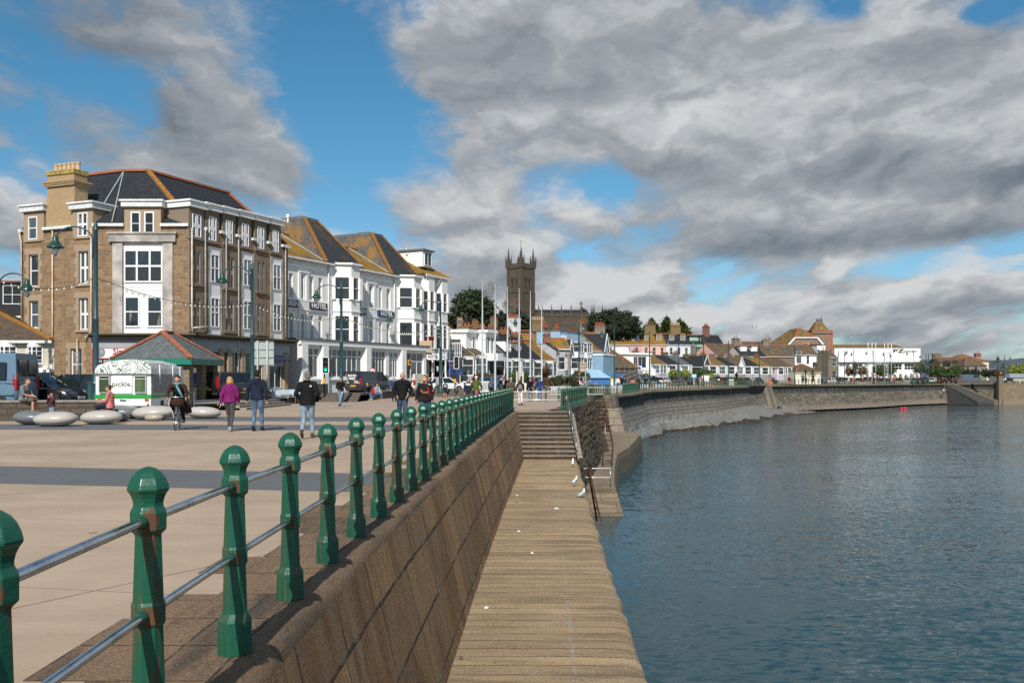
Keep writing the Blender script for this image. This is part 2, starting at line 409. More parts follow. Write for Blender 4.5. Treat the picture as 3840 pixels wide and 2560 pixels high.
# far wooded hills across the bay, distance haze put into their blue-grey colour
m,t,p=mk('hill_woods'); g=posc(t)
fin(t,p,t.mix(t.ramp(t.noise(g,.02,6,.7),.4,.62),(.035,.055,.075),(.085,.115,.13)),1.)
mb=MB(); random.seed(4)
for (y0,hh) in ((2100,62),(3000,92)):
    rows=[[],[],[]]
    for k in range(70):
        x=-600+k*60; n=hh*(.8+.2*math.sin(x*.0021+y0)+.08*math.sin(x*.013)+.04*random.random())
        rows[0].append((x,y0,-6)); rows[1].append((x,y0+160,n*.8)); rows[2].append((x,y0+420,n))
    mb.rings(rows,False,closed=False)
struct(mb.build('hills',m,smooth=True))
# ------------------------------------------------------------ sea
WL=-5.6
m,t,p=mk('sea_water'); g=posc(t); gx,gy,gz=t.sep(g)
patch=t.noise(t.scale(g,.022,.06),1.,4,.6)
calm=t.ramp(t.m('ADD',patch,t.m('MULTIPLY',t.m('SUBTRACT',t.noise(g,.12,3),.5),.12)),.42,.56,.55,1.)
near=t.ramp(t.m('SUBTRACT',gx,t.m('MULTIPLY',gy,.055)),2.2,9.,.4,1.)
def slope(sx,sy,sc,det,k): return t.vm('SCALE',t.vm('SUBTRACT',t.noise(t.scale(g,sx,sy),sc,det,.6,.4,col=True),(.5,.5,.5)),None,k)
sl_=t.vm('ADD',t.vm('ADD',slope(.55,1.1,1.3,3,.36),slope(.6,1.15,4.2,3,.75)),slope(.3,.6,.35,2,.12))
sx_,sy_,_=t.sep(sl_); am=t.m('MULTIPLY',calm,near)
nrm=t.vm('NORMALIZE',t.comb(t.m('MULTIPLY',t.m('MULTIPLY',sx_,am),.7),t.m('MULTIPLY',sy_,am),1.))
col=t.mix(patch,(.006,.042,.058),(.010,.056,.072))
fin(t,p,col,.06,nrm,0,.24); p.inputs['IOR'].default_value=1.333
mb=MB(); mb.face((-900,-300,WL),(4000,-300,WL),(4000,9000,WL),(-900,9000,WL)); struct(mb.build('sea',m))
# ------------------------------------------------------------ near sea wall, walkway, steps
def granite(name,c1,c2,bw,bh,streak,joint=(.30,.27,.23),jdark=True,ms=.006,rowdark=.0,vert=True,jam=1.,cj=0):
    m,t,p=mk(name); u=uvc(t); g=posc(t)
    w=t.vm('SCALE',t.vm('SUBTRACT',t.noise(u,3.,4,.6,col=True),(.5,.5,.5)),None,.05)
    uu=t.vm('ADD',u,w)
    b=t.new('ShaderNodeTexBrick'); t.set(b.inputs['Vector'],uu); b.offset=.37; b.squash=1.3; b.squash_frequency=2
    t.set(b.inputs['Color1'],c1); t.set(b.inputs['Color2'],c2); t.set(b.inputs['Mortar'],joint)
    b.inputs['Scale'].default_value=1; b.inputs['Mortar Size'].default_value=ms; b.inputs['Mortar Smooth'].default_value=.5; b.inputs['Brick Width'].default_value=bw; b.inputs['Row Height'].default_value=bh
    sv=t.scale(u,5.5,.9) if vert else t.scale(u,.9,6.)
    st=t.noise(t.vm('ADD',sv,t.vm('SCALE',t.noise(u,4.,3,.6,col=True),None,.9)),1.,7,.75); st2=t.noise(t.scale(u,2.2,.35) if vert else t.scale(u,.35,2.2),1.,5,.65)
    gr=t.noise(u,55,3,.8); gr2=t.noise(u,20,5,.8); bgn=t.noise(u,.55,4,.6)
    c=b.outputs['Color']; fac=t.m('MULTIPLY',b.outputs['Fac'],jam)
    base=t.mix(t.noise(u,.9,3),c1,c2); c=t.mix(fac,base,joint) if jam<1 else c
    c=t.mix(t.m('MULTIPLY',fac,t.ramp(t.noise(u,1.1,4,.6),.36,.5)),c,(.02,.017,.014))
    if cj:
        us=t.sep(u)[0]; us=t.m('ADD',us,t.m('MULTIPLY',t.m('SUBTRACT',t.noise(u,1.5,3),.5),.12)); ln=t.ramp(t.m('ABSOLUTE',t.m('SUBTRACT',us,cj)),.035,.012)
        c=t.mix(t.m('MULTIPLY',ln,t.ramp(t.noise(u,1.4,4,.7),.46,.56,0,.8)),c,(.40,.36,.31))
    c=t.mix(t.ramp(st2,.46,.66,0,.85),c,streak[0]); c=t.mix(t.ramp(st2,.42,.3,0,.6),c,streak[1])
    c=t.mix(t.ramp(bgn,.5,.7,0,.45),c,mul(streak[0],.8))
    c=t.mix(t.ramp(st,.48,.66,0,.6 if vert else .4),c,streak[2]); c=t.mix(t.ramp(st,.42,.3,0,.45),c,mul(streak[1],1.1))
    c=t.mix(t.ramp(gr2,.52,.68,0,.75),c,(.05,.036,.026)); c=t.mix(t.ramp(gr2,.45,.3,0,.5),c,mul(streak[1],1.15))
    c=t.mix(t.ramp(gr,.52,.66,0,.7),c,(.03,.024,.02)); c=t.mix(t.ramp(gr,.44,.3,0,.5),c,(.55,.42,.28))
    h=t.m('SUBTRACT',t.m('ADD',t.m('MULTIPLY',gr2,.7),t.m('MULTIPLY',st,.5)),t.m('MULTIPLY',b.outputs['Fac'],1.2))
    fin(t,p,c,.88,t.bump(h,1.,.045)); return m
G_face=granite('granite_face',(.44,.25,.105),(.20,.125,.065),1.3,.72,((.21,.08,.015),(.34,.225,.115),(.035,.026,.02)),ms=.022)
G_cope=granite('granite_coping',(.27,.165,.09),(.2,.125,.072),1.9,.62,((.055,.04,.03),(.27,.18,.115),(.055,.042,.032)),joint=(.42,.36,.3),vert=False,ms=.008)
G_walk=granite('granite_setts',(.52,.365,.205),(.34,.24,.14),60.,.37,((.23,.16,.09),(.52,.38,.23),(.13,.10,.065)),joint=(.34,.28,.2),vert=False,ms=.014,cj=1.6)
path=[(y,x,0.) for y,x in resample(NEAR,1.0)]
mb=MB()
prof=[(.0,.004),(.10,.004),(.155,-.003),(.195,-.022),(.222,-.055),(.236,-.1),(.39,-.75),(.70,-2.1),(.72,-2.4)]
sweep(mb,path,prof,[1,1,1,1,1,0,0,0],jit=.006)
# coping stones laid into the paving, toothed on the land side
rnd=random.Random(7); acc_s=0; y=-6.; 
while y<46:
    L=rnd.uniform(.55,.8); wd=rnd.choice([.55,.62,.8,.95]); y1=min(y+L,46.3)
    q=[mb.av((xl(y)-wd,y+.005,.005)),mb.av((xl(y)+.0,y+.005,.005)),mb.av((xl(y1)+.0,y1-.005,.005)),mb.av((xl(y1)-wd,y1-.005,.005))]
    for k,(a,b) in zip(q,((0,0),(1.,0),(1.,1),(0,1))): mb.vuv[k]=(y+ (L if b else 0)*1., a*wd*1.+rnd.random()*0)
    mb.fi(q,1); y=y1
near_wall=tag(mb.build('sea_wall',[G_face,G_cope],smooth=True,auto=R(50)),'sloping brown granite sea wall under the near green railing','sea wall')
# walkway below: courses of setts across it, worn outer edge
mb=MB(); prev=None
rn=random.Random(11)
for y,x in resample(NEAR,.33):
    if y>43: continue
    if y<-1 and rn.random()<.6: continue
    j=rn.uniform(-.045,.045); row=[]
    prof=[(.66,-2.1),(1.3,-2.1),(2.2,-2.1),(2.9+j,-2.105),(3.07+j,-2.13),(3.15+j,-2.2),(3.19+j*.6,-2.32),(3.24,-3.4),(3.36,-5.9)]
    s=0
    for k,(o,z) in enumerate(prof):
        if k: s+=math.hypot(o-prof[k-1][0],z-prof[k-1][1])
        v=mb.av((x+o,y,z+rn.uniform(-.006,.006))); mb.vuv[v]=(s,y); row.append(v)
    if prev:
        for k in range(len(row)-1): mb.fi([prev[k],prev[k+1],row[k+1],row[k]],1 if k>5 else 0)
    prev=row
G_sea=stone('sea_stone',(.15,.12,.09),(.10,.085,.065),(.05,.045,.035),.8,.45,.02,bs=.8)
struct(mb.build('walkway',[G_walk,G_sea],smooth=True,auto=R(40)))
# flight of granite steps up to the promenade
def stair(mb,x0,x1,y0,y1,z0,z1,n,mi=0,jit=.0):
    for k in range(n):
        ya=lerp(y0,y1,k/n); za=lerp(z0,z1,(k+1)/n)
        mb.box((x0-(.02*k if jit else 0),ya,z0-.3),(x1,y1+.3,za-.06),mi)
        mb.box((x0,ya-.035,za-.06),(x1,y1+.3,za),mi+1)
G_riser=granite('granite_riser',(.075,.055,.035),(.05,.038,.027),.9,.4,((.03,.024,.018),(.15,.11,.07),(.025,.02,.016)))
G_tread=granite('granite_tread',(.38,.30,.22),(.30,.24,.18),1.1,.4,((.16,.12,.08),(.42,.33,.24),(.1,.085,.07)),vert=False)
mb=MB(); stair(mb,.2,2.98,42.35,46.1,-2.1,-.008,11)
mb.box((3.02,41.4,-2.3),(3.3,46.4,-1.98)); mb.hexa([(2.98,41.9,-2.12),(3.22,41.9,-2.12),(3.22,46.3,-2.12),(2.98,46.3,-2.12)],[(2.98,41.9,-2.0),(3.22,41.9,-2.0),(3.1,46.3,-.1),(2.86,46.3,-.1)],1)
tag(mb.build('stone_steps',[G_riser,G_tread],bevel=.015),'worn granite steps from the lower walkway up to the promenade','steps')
# rough wall beyond the steps
G_rock=stone('rock_faced_stone',(.20,.135,.075),(.12,.085,.052),(.03,.024,.018),.85,.42,.05,bs=1.,warp=.09,stain=((.05,.04,.032),.6),dark=(-2.2,-4.2,(.045,.038,.028),.7))
pf=[(y,x,0.) for y,x in resample(FAR[:6],1.2)]
mb=MB()
pr_=[(-.75,.005),(.1,.005),(.2,-.03),(.26,-.35)]+[(.3+.65*k/18,-.38-4.2*k/18) for k in range(19)]
sweep(mb,[(y,x,0.) for y,x in resample(FAR[:6],.35)],pr_,[1,1,1,1]+[0]*18,jit=.085,seed=5)
mb.face((2.5,46.3,0),(2.55,46.3,-2.2),(3.3,46.3,-2.2),(3.3,46.32,-2),(2.75,46.3,0))
tag(mb.build('sea_wall',[G_rock,G_riser]),'short rough wall of dark rock-faced stone right of the steps','sea wall')
# long curved wall with a bull-nosed, wave-return coping
m,t,p=mk('far_masonry'); u=uvc(t); g=posc(t); gx,gy,gz=t.sep(g)
w_=t.vm('SCALE',t.vm('SUBTRACT',t.noise(u,1.6,3,.5,col=True),(.5,.5,.5)),None,.12)
b=t.new('ShaderNodeTexBrick'); t.set(b.inputs['Vector'],t.vm('ADD',u,w_)); b.offset=.4; b.squash=1.5; b.squash_frequency=2
t.set(b.inputs['Color1'],(.27,.22,.16)); t.set(b.inputs['Color2'],(.10,.082,.062)); t.set(b.inputs['Mortar'],(.075,.066,.055))
b.inputs['Scale'].default_value=1; b.inputs['Mortar Size'].default_value=.035; b.inputs['Brick Width'].default_value=1.35; b.inputs['Row Height'].default_value=.55
c=t.mix(t.ramp(t.noise(u,5,6,.7),.35,.7,0,.7),b.outputs['Color'],(.10,.086,.066))
c=t.mix(t.ramp(t.noise(t.scale(u,1.6,.16),1.,6,.65),.48,.66,0,.75),c,(.055,.05,.045))
nz=t.m('ADD',gz,t.m('MULTIPLY',t.m('SUBTRACT',t.noise(t.scale(u,.9,.5),2.5,5,.7),.5),1.6))
grey=t.m('MULTIPLY',t.ramp(gy,190,150),.65); c=t.mix(grey,c,t.mix(b.outputs['Fac'],t.mix(t.noise(u,1.1,3),(.10,.095,.085),(.30,.285,.26)),(.07,.065,.06)))
salt=t.m('MULTIPLY',t.m('MULTIPLY',t.ramp(nz,-3.0,-4.4),t.ramp(gy,215,190)),t.ramp(t.noise(u,1.1,4,.6),.4,.52))
c=t.mix(t.m('MULTIPLY',salt,.6),c,(.42,.43,.43))
sand=t.m('MULTIPLY',t.ramp(nz,-3.8,-4.6),t.ramp(gy,198,215)); c=t.mix(t.m('MULTIPLY',sand,.85),c,t.mix(t.noise(u,3,5,.7),(.20,.155,.115),(.27,.21,.16)))
c=t.mix(t.m('MULTIPLY',t.ramp(nz,-5.1,-5.5),.85),c,(.05,.042,.03))
fin(t,p,c,.9,t.bump(t.m('SUBTRACT',t.noise(u,6,5,.7),b.outputs['Fac']),.9,.06)); FARM=m
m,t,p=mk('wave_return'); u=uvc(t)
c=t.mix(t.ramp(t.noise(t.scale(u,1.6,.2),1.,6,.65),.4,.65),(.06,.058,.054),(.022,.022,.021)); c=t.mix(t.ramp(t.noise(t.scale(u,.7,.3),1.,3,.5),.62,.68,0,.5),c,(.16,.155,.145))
fin(t,p,c,.85,t.bump(t.noise(u,9,4),.4,.02)); WRET=m  # near-black: dark stain plus the overhang's shade painted into the recess colour
m,t,p=mk('coping_concrete'); u=uvc(t)
c=t.mix(t.ramp(t.noise(u,3,6,.7),.35,.65),(.19,.15,.10),(.09,.075,.055)); jn=t.m('LESS_THAN',t.m('FRACT',t.m('DIVIDE',t.sep(u)[0],1.6)),.03)
c=t.mix(t.m('MULTIPLY',jn,.6),c,(.05,.045,.04)); c=t.mix(t.ramp(t.noise(u,.4,5,.6),.55,.7,0,.7),c,(.16,.14,.05))
fin(t,p,c,.9,t.bump(t.noise(u,12,4),.5,.02)); FCOP=m
FARP=[(y,x) for y,x in resample(FAR,1.5) if y>95.5]
prof=[(-1.1,.01),(.1,.01),(.3,-.05),(.42,-.18),(.43,-.33),(.34,-.45),(.16,-.58),(.02,-.9),(-.03,-1.3),(.08,-1.65),(.22,-1.84),(.42,-1.9),(1.0,-3.9),(1.35,-5.2),(1.6,-5.7)]
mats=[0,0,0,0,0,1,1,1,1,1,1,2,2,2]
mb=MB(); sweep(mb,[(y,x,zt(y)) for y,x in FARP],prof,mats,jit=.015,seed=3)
# end pier where the rough wall meets the coping
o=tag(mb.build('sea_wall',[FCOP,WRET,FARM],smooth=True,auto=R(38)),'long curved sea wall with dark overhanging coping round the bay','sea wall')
mb=MB(); mb.hexa([(8.8,94.2,-5.8),(12.0,94.2,-5.8),(12.9,97.6,-5.8),(9.5,98.5,-5.8)],[(8.9,94.7,-1.35),(10.9,94.7,-1.35),(11.6,97.4,-1.35),(9.6,98.,-1.35)])
mb.cur=1; pr=[(8.6,94.7),(10.75,94.7),(11.3,97.3),(9.4,98)]; tp=[(8.4,94.5),(10.5,94.4),(11.1,97.2),(9.2,98)]; mb.hexa([(x,y,-1.35) for x,y in pr],[(x,y,.02) for x,y in tp])
G_pier=stone('pier_stone',(.34,.29,.22),(.24,.2,.15),(.12,.1,.08),.9,.75,.03,bs=.7)
tag(mb.build('wall_pier',[G_pier,FCOP],bevel=.06),'squared stone pier where the rough wall meets the curved coping','pier')
# stair recessed in the far wall
import bisect
def farpt(px):
    for (ya,xa),(yb,xb) in zip(FARP,FARP[1:]):
        a=CX+xa*F/ya; b_=CX+xb*F/yb
        if a<=px<=b_: k=(px-a)/(b_-a); d=Vector((xb-xa,yb-ya,0)).normalized(); y=lerp(ya,yb,k); return Vector((lerp(xa,xb,k),y,zt(y))),d,Vector((d.y,-d.x,0))
P0,d,n=farpt(2873)
M=Matrix(((d.x,-n.x,0,P0.x),(d.y,-n.y,0,P0.y),(0,0,1,P0.z),(0,0,0,1)))
mb=MB(M)
for k in range(24):
    z=-.02-.22*k; o=.42+.055*k
    mb.box((-1.25,-o-.02,z-.22),(1.25,.2,z-.05)); mb.box((-1.25,-o-.09,z-.05),(1.25,.2,z),1)
for sx in (-1.5,1.26): mb.hexa([(sx,-2.1,-5.4),(sx+.24,-2.1,-5.4),(sx+.24,.3,-5.4),(sx,.3,-5.4)],[(sx,-.5,.03),(sx+.24,-.5,.03),(sx+.24,.3,.03),(sx,.3,.03)],0)
tag(mb.build('stone_steps',[G_pier,plain('worn_step',(.36,.31,.25),.9,.2,5)]),'narrow stone stair down the far sea wall to the shingle','steps')
# slipway near the right-hand end
P1,d1,n1=farpt(3556)
M=Matrix(((d1.x,-n1.x,0,P1.x),(d1.y,-n1.y,0,P1.y),(0,0,1,P1.z),(0,0,0,1)))
mb=MB(M); mb.hexa([(-3,-.0,-6),(1.5,-.0,-6),(-1.2,-14,-6),(-6.5,-12,-6)],[(-1.4,.4,.03),(2.2,.4,.03),(-1.2,-14,-5.2),(-6.5,-12,-5.1)])
mb.cur=1; mb.hexa([(2.2,.4,-6),(3.1,.4,-6),(-.2,-14.6,-6),(-1.2,-14,-6)],[(2.2,.4,.25),(3.1,.4,.25),(-.2,-14.6,-4.7),(-1.2,-14,-4.7)])
tag(mb.build('slipway',[plain('slip_tar',(.05,.048,.045),.9,.3,2,.4),FCOP]),'dark slipway sloping down through the far sea wall','slipway')
# stub wall closing the bay on the right
st=thing('sea_wall','tall warm brown harbour wall with crenellated top at the right edge','sea wall',(0,0,0))
G_h=stone('harbour_stone',(.25,.19,.125),(.18,.14,.095),(.11,.09,.07),1.2,.6,.03,bs=.7,dark=(-3.6,-4.8,(.2,.15,.11),.8))
A=W(3748,1500,272); mb=MB()
xs=A.x; mb.hexa([(xs,270,-6),(xs+60,262,-6),(xs+60,268,-6),(xs,276,-6)],[(xs+.6,271.5,.6),(xs+60,263.5,.6),(xs+60,268,.6),(xs+.6,276,.6)])
for k in range(18): mb.box((xs+2+k*2.1,271.45-k*.28,.6),(xs+3.3+k*2.1,272.2-k*.28,1.25))
mb.build('wall',G_h,st); mb=MB(); mb.box((xs-.9,270.6,-6),(xs+.4,272.,2.5)); mb.box((xs-1.,270.5,2.5),(xs+.5,272.1,2.75)); mb.build('pillar',G_h,st,bevel=.05)
mb=MB()
A=W(3592,1424,283); B=W(3744,1424,274); mb.bar((A.x,A.y,.9),(B.x,B.y,.9),.6,1.1)
tag(mb.build('parapet_wall',stone('grey_parapet',(.2,.175,.145),(.15,.13,.11),(.1,.09,.08),.7,.3,.03)),'grey stone parapet wall between slipway and harbour pillar','wall')
# ------------------------------------------------------------ landing platform at the water
def pz(d): return -4.4+(d-50.7)*.0178
mb=MB(); L=[(50.7,3.6,5.65),(53,3.8,5.8),(62.5,5.2,6.9),(70.7,6.3,8.0),(75.8,6.9,9.5),(89.7,8.4,12.4),(93,8.6,12.2)]
prev=None
for y,a,b in L:
    row=[mb.av((a,y,pz(y))),mb.av((b,y,pz(y))),mb.av((b+.06,y-.05,pz(y)-.04)),mb.av((b+.2,y-.1,pz(y)-.5)),mb.av((b+.36,y-.1,-5.9))]
    for v,uu in zip(row,(0,b-a,b-a+.12,b-a+.8,b-a+2)): mb.vuv[v]=(uu,y)
    if prev:
        for k in range(4): mb.fi([prev[k],prev[k+1],row[k+1],row[k]],0 if k<2 else 1)
    prev=row
mb.fi(prev,1); mb.fi([4,3,2,1,0,mb.av((3.6,50.7,-5.9))],1)
G_land=granite('landing_stone',(.30,.23,.155),(.25,.19,.13),1.4,.5,((.12,.1,.07),(.33,.26,.18),(.09,.08,.05)),vert=False,ms=.01)
G_weed=plain('weedy_stone',(.20,.155,.10),.85,.35,1.2,.6,c2=(.08,.075,.04))
for k in range(5): mb.box((3.6,50.7-.42*k-.42,-5.9),(5.75+.03*k,50.7-.42*k,-4.4-.222*(k+1)),0)
tag(mb.build('landing_stage',[G_land,G_weed]),'low stone landing stage with steps into the water','landing stage')
mb=MB()
for k in range(4): mb.box((6.15,71.6+k*.45,-4.4),(7.5-.03*k,74.5,pz(72)+.33*(k+1)))
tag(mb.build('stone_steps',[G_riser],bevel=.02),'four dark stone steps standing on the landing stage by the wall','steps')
# shingle bank and weed line
LOW=[(113,16.2),(116,17.9),(127,21.6),(134,27.5),(149,35.6),(159,42.),(172,49),(185,55.6),(193,61.5),(199,68)]
TOPW=[(113,-5.6),(120,-4.9),(127,-4.3),(140,-3.9),(158,-3.4),(175,-3.2),(187,-3.4),(198,-4.7),(205,-5.6)]
mb=MB(); wb=MB(); rn=random.Random(9); prev=None; wp=None
N=140
for i in range(N+1):
    k=i/N; ylow=lerp(113,199,k); xlow=interp(LOW,ylow)+.5*math.sin(i*.19)
    yt=lerp(114,207,k); xt=interp(FARP,yt); z_t=interp(TOPW,yt)
    row=[]
    for j in range(13):
        q=j/12; z=lerp(z_t,-5.72,q)+.4*math.sin(q*math.pi)*(1 if 0<k<1 else 0)
        v=mb.av((lerp(xt+.6,xlow,q),lerp(yt,ylow,q),z+rn.uniform(-.012,.012))); row.append(v)
    wr=[]
    wdt=.05+.13*abs(math.sin(i*.19+1))**2+.05*rn.random()
    for j in range(5):
        q=lerp(1.06,1.0-wdt,j/4); z=lerp(z_t,-5.72,min(q,1))+.4*math.sin(min(q,1)*math.pi)+(.1+.22*rn.random() if 0<j<4 else -.06)
        wr.append(wb.av((lerp(xt+.6,xlow,q),lerp(yt,ylow,q),z)))
    if prev:
        for j in range(12): mb.fi([prev[j],row[j],row[j+1],prev[j+1]])
        for j in range(4): wb.fi([wp[j+1],wr[j+1],wr[j],wp[j]])
    prev=row; wp=wr
m,t,p=mk('shingle'); g=posc(t); n1=t.noise(g,4.5,3,.75); n2=t.noise(g,13,2,.7)
c=t.mix(t.ramp(t.m('ADD',t.m('MULTIPLY',n1,.5),t.m('MULTIPLY',n2,.5)),.36,.64),(.035,.037,.036),(.30,.29,.265)); c=t.mix(t.ramp(t.noise(g,.22,5,.7),.54,.66,0,.8),c,(.045,.033,.022))
fin(t,p,c,.85,t.bump(n1,.5,.05)); bch=struct(mb.build('beach',m,smooth=True))
tag(wb.build('seaweed',plain('kelp',(.028,.016,.008),.55,.5,1.2,.9,c2=(.07,.04,.015))),'dark brown seaweed washed up along the shingle edge','seaweed',kind='stuff')
# low stone walls between promenade and road
G_low=stone('low_wall_stone',(.12,.095,.07),(.085,.07,.055),(.05,.042,.035),.55,.24,.02,bs=.7)
G_cap=plain('wall_cap',(.23,.205,.175),.9,.2,5,.3)
def lowwall(name,label,pts,h,th,mat,cap,ch=.09,zb=0.):
    w_=thing(name,label,'wall'); mb=MB(); cb=MB()
    for a,b in zip(pts,pts[1:]):
        d=Vector((b[0]-a[0],b[1]-a[1],0)).normalized(); n=Vector((-d.y,d.x,0))
        for B,z0,z1,e in ((mb,zb-.1,zb+h-ch,0),(cb,zb+h-ch,zb+h,.05)):
            p=[(a[0]-n.x*e,a[1]-n.y*e),(b[0]-n.x*e,b[1]-n.y*e),(b[0]+n.x*(th+e),b[1]+n.y*(th+e)),(a[0]+n.x*(th+e),a[1]+n.y*(th+e))]
            B.hexa([(x,y,z0) for x,y in p],[(x,y,z1) for x,y in p])
    mb.build('wall',mat,w_); cb.build('coping',cap,w_,bevel=.015); return w_
lowwall('low_wall','low dark stone wall behind the pebble seats on the left',[(-26,33.9),(-20.,34.6),(-15.5,35.6)],.78,.45,G_low,G_cap)
mb=MB(); 
for k in range(3): mb.box((-16.8+.25*k,47.4,-.05),(-13.6-.35*k,57,.12*(k+1)))
tag(mb.build('stone_steps',[G_cap],bevel=.015),'broad shallow steps beside the slate-roofed shelter','steps')
lowwall('low_wall','stone retaining wall left of the seated family on the promenade',[(-14.6,60.4),(-13.9,65.)],.6,.5,G_low,G_cap)
mb=MB(); 
for k in range(4): mb.box((-13.7+.0*k,65.2+.42*k,-.05),(-10.9,70,.15*(k+1)))
tag(mb.build('stone_steps',[stone('step_stone',(.16,.135,.11),(.12,.1,.085),(.07,.06,.05),.8,.16,.015)],bevel=.015),'four broad stone steps behind the woman in the black jumper','steps')
lowwall('low_wall','stone retaining wall in front of the white rendered hotel lounge',[(-10.9,74),(-10.3,79.),(-9.,83.8)],.66,.5,G_low,G_cap)
mb=MB()
for k in range(4): mb.box((-7.3+.0*k,86.5+.45*k,-.05),(-3.6,92,.17*(k+1)))
tag(mb.build('stone_steps',[MATS['step_stone']],bevel=.015),'wide stone steps behind the child in football kit','steps')
lowwall('low_wall','stone retaining wall under the tall lamp post by the traffic lights',[(-8.6,84.5),(-7.3,88)],.72,.5,G_low,G_cap)
pts=[(x,y) for y,x in [(y,x) for y,x in resample([(y,x) for y,x in PROMWALL if y>89],4)] if y>96]
w_=lowwall('promenade_wall','long cream rendered parapet wall between promenade and car park',pts,.98,.4,plain('parapet_render',(.42,.35,.26),.9,.15,1.5,c2=(.36,.29,.21)),plain('parapet_cap',(.3,.26,.2),.9,.2,3),ch=.16,zb=.12)
# ------------------------------------------------------------ green cast-iron railings
m,t,p=mk('green_paint'); o=objc(t); g=posc(t); oi=t.new('ShaderNodeObjectInfo').outputs['Random']
ox,oy,oz=t.sep(o)
base=t.mix(t.noise(g,3,4,.6),(.005,.066,.038),(.009,.092,.054))
chip=t.noise(g,16,6,.72); ledge=t.m('MAXIMUM',t.m('MAXIMUM',t.ramp(t.m('ABSOLUTE',t.m('SUBTRACT',oz,.90)),.035,.0),t.ramp(t.m('ABSOLUTE',t.m('SUBTRACT',oz,.515)),.03,.0)),t.ramp(t.m('ABSOLUTE',t.m('SUBTRACT',oz,.2)),.03,0,0,.5))
runs=t.noise(t.comb(t.m('MULTIPLY',ox,30.),t.m('MULTIPLY',oy,30.),t.m('ADD',t.m('MULTIPLY',oz,2.),t.m('MULTIPLY',oi,40.))),1.,4,.6)
below=t.m('MULTIPLY',t.ramp(oz,.92,.9),t.ramp(t.noise(g,.8,2),.32,.5))
rust=t.m('ADD',t.m('MULTIPLY',ledge,t.ramp(chip,.5,.62)),t.m('MULTIPLY',t.m('MULTIPLY',below,t.ramp(runs,.5,.64)),.85),clamp=True)
rust=t.m('MAXIMUM',rust,t.ramp(chip,.69,.72))
for zc in (.95,.552):
    dd=t.m('SQRT',t.m('ADD',t.m('MULTIPLY',ox,ox),t.m('POWER',t.m('SUBTRACT',oz,zc),2.)))
    rust=t.m('MAXIMUM',rust,t.m('MULTIPLY',t.ramp(t.m('ADD',dd,t.m('ADD',t.m('MULTIPLY',t.m('SUBTRACT',chip,.5),.11),t.m('MULTIPLY',t.m('SUBTRACT',t.m('FRACT',t.m('MULTIPLY',oi,7.3+zc*9)),.5),.022))),.037,.029),.9))
c=t.mix(rust,base,t.mix(t.noise(g,20,4),(.05,.02,.008),(.16,.055,.015)))
fin(t,p,c,t.m('MULTIPLY_ADD',rust,.5,.33),t.bump(t.m('ADD',t.noise(g,45,3,.6),t.m('MULTIPLY',t.noise(g,9,3),1.)),.16,.01),0,.5); GREEN=m
m,t,p=mk('steel_rail'); g=posc(t); fin(t,p,t.mix(t.ramp(t.noise(g,6,4,.7),.45,.7),(.62,.63,.66),(.38,.38,.39)),t.ramp(t.noise(g,14,4),.3,.7,.1,.28),None,1.); STEEL=m
m,t,p=mk('painted_white_rail'); g=posc(t); fin(t,p,t.mix(t.ramp(t.noise(g,5,4,.7),.5,.7),(.8,.78,.75),(.6,.42,.33)),.25,None,.3); WRAIL=m
PROF=[(.094,0),(.092,.185),(.087,.2),(.068,.228),(.060,.5),(.069,.512),(.069,.592),(.062,.603),(.053,.888),(.060,.897),(.073,.91),(.073,.985),(.066,.997),(.0605,1.008),(.0605,1.025),(.065,1.045),(.074,1.065),(.083,1.078),(.0845,1.086),(.08,1.104),(.069,1.13),(.052,1.152),(.03,1.168),(.006,1.176)]
def post_mesh(simple=False):
    mb=MB(); pr=PROF if not simple else [PROF[i] for i in (0,1,3,4,5,6,7,8,10,11,13,18,20,23)]
    k=1/math.cos(math.pi/8)
    mb.lathe([(r*k,z) for r,z in pr],8,ph=math.pi/8); return mb
def railing(label,pts,sp,rails=('steel','steel'),simple=False,rot=None,group='green railings along the promenade',ends=True):
    root=thing('railing',label,'railing',tuple(pts[0]),0,group); o0=Vector(pts[0])
    P=along([Vector(p) for p in pts],sp)
    proto=None
    for i,q in enumerate(P):
        a=P[min(i+1,len(P)-1)]-P[max(i-1,0)]; ang=math.atan2(a.y,a.x)-math.pi/2
        if proto is None:
            o=proto=post_mesh(simple).build('post',GREEN,root)
            if not simple: md=o.modifiers.new('b','BEVEL'); md.width=.0035; md.segments=2; md.limit_method='ANGLE'; md.angle_limit=R(25)
        else: o=proto.copy(); COL.objects.link(o); o.parent=root
        o.location=q-o0; o.rotation_euler=(0,0,0 if simple else -math.atan2(q.x,q.y))
    for z,nm,r in ((.95,'top_rail',.0205),(.552,'bottom_rail',.0205)):
        mb=MB(); mb.tube([(q-o0)+Vector((0,0,z)) for q in P],r,10 if not simple else 6)
        mb.build(nm,STEEL if rails[0]=='steel' else (GREEN if rails[0]=='green' else WRAIL),root,smooth=True)
        if not simple:
            cb=MB()  # green sleeves imitate the posts' reflection in the steel rails
            for i,q in enumerate(P[:14]):
                a=(P[min(i+1,len(P)-1)]-P[max(i-1,0)]).normalized(); c=(q-o0)+Vector((0,0,z))
                cb.tube([c-a*.125,c-a*.115,c+a*.115,c+a*.125],[.022,.027,.027,.022],12)
            cb.split('reflection_sleeve',GREEN,root,smooth=True,auto=R(40))
    return root,P
npts=[(x,y,.004) for y,x in resample(NEAR,.5) if y>=1.35]
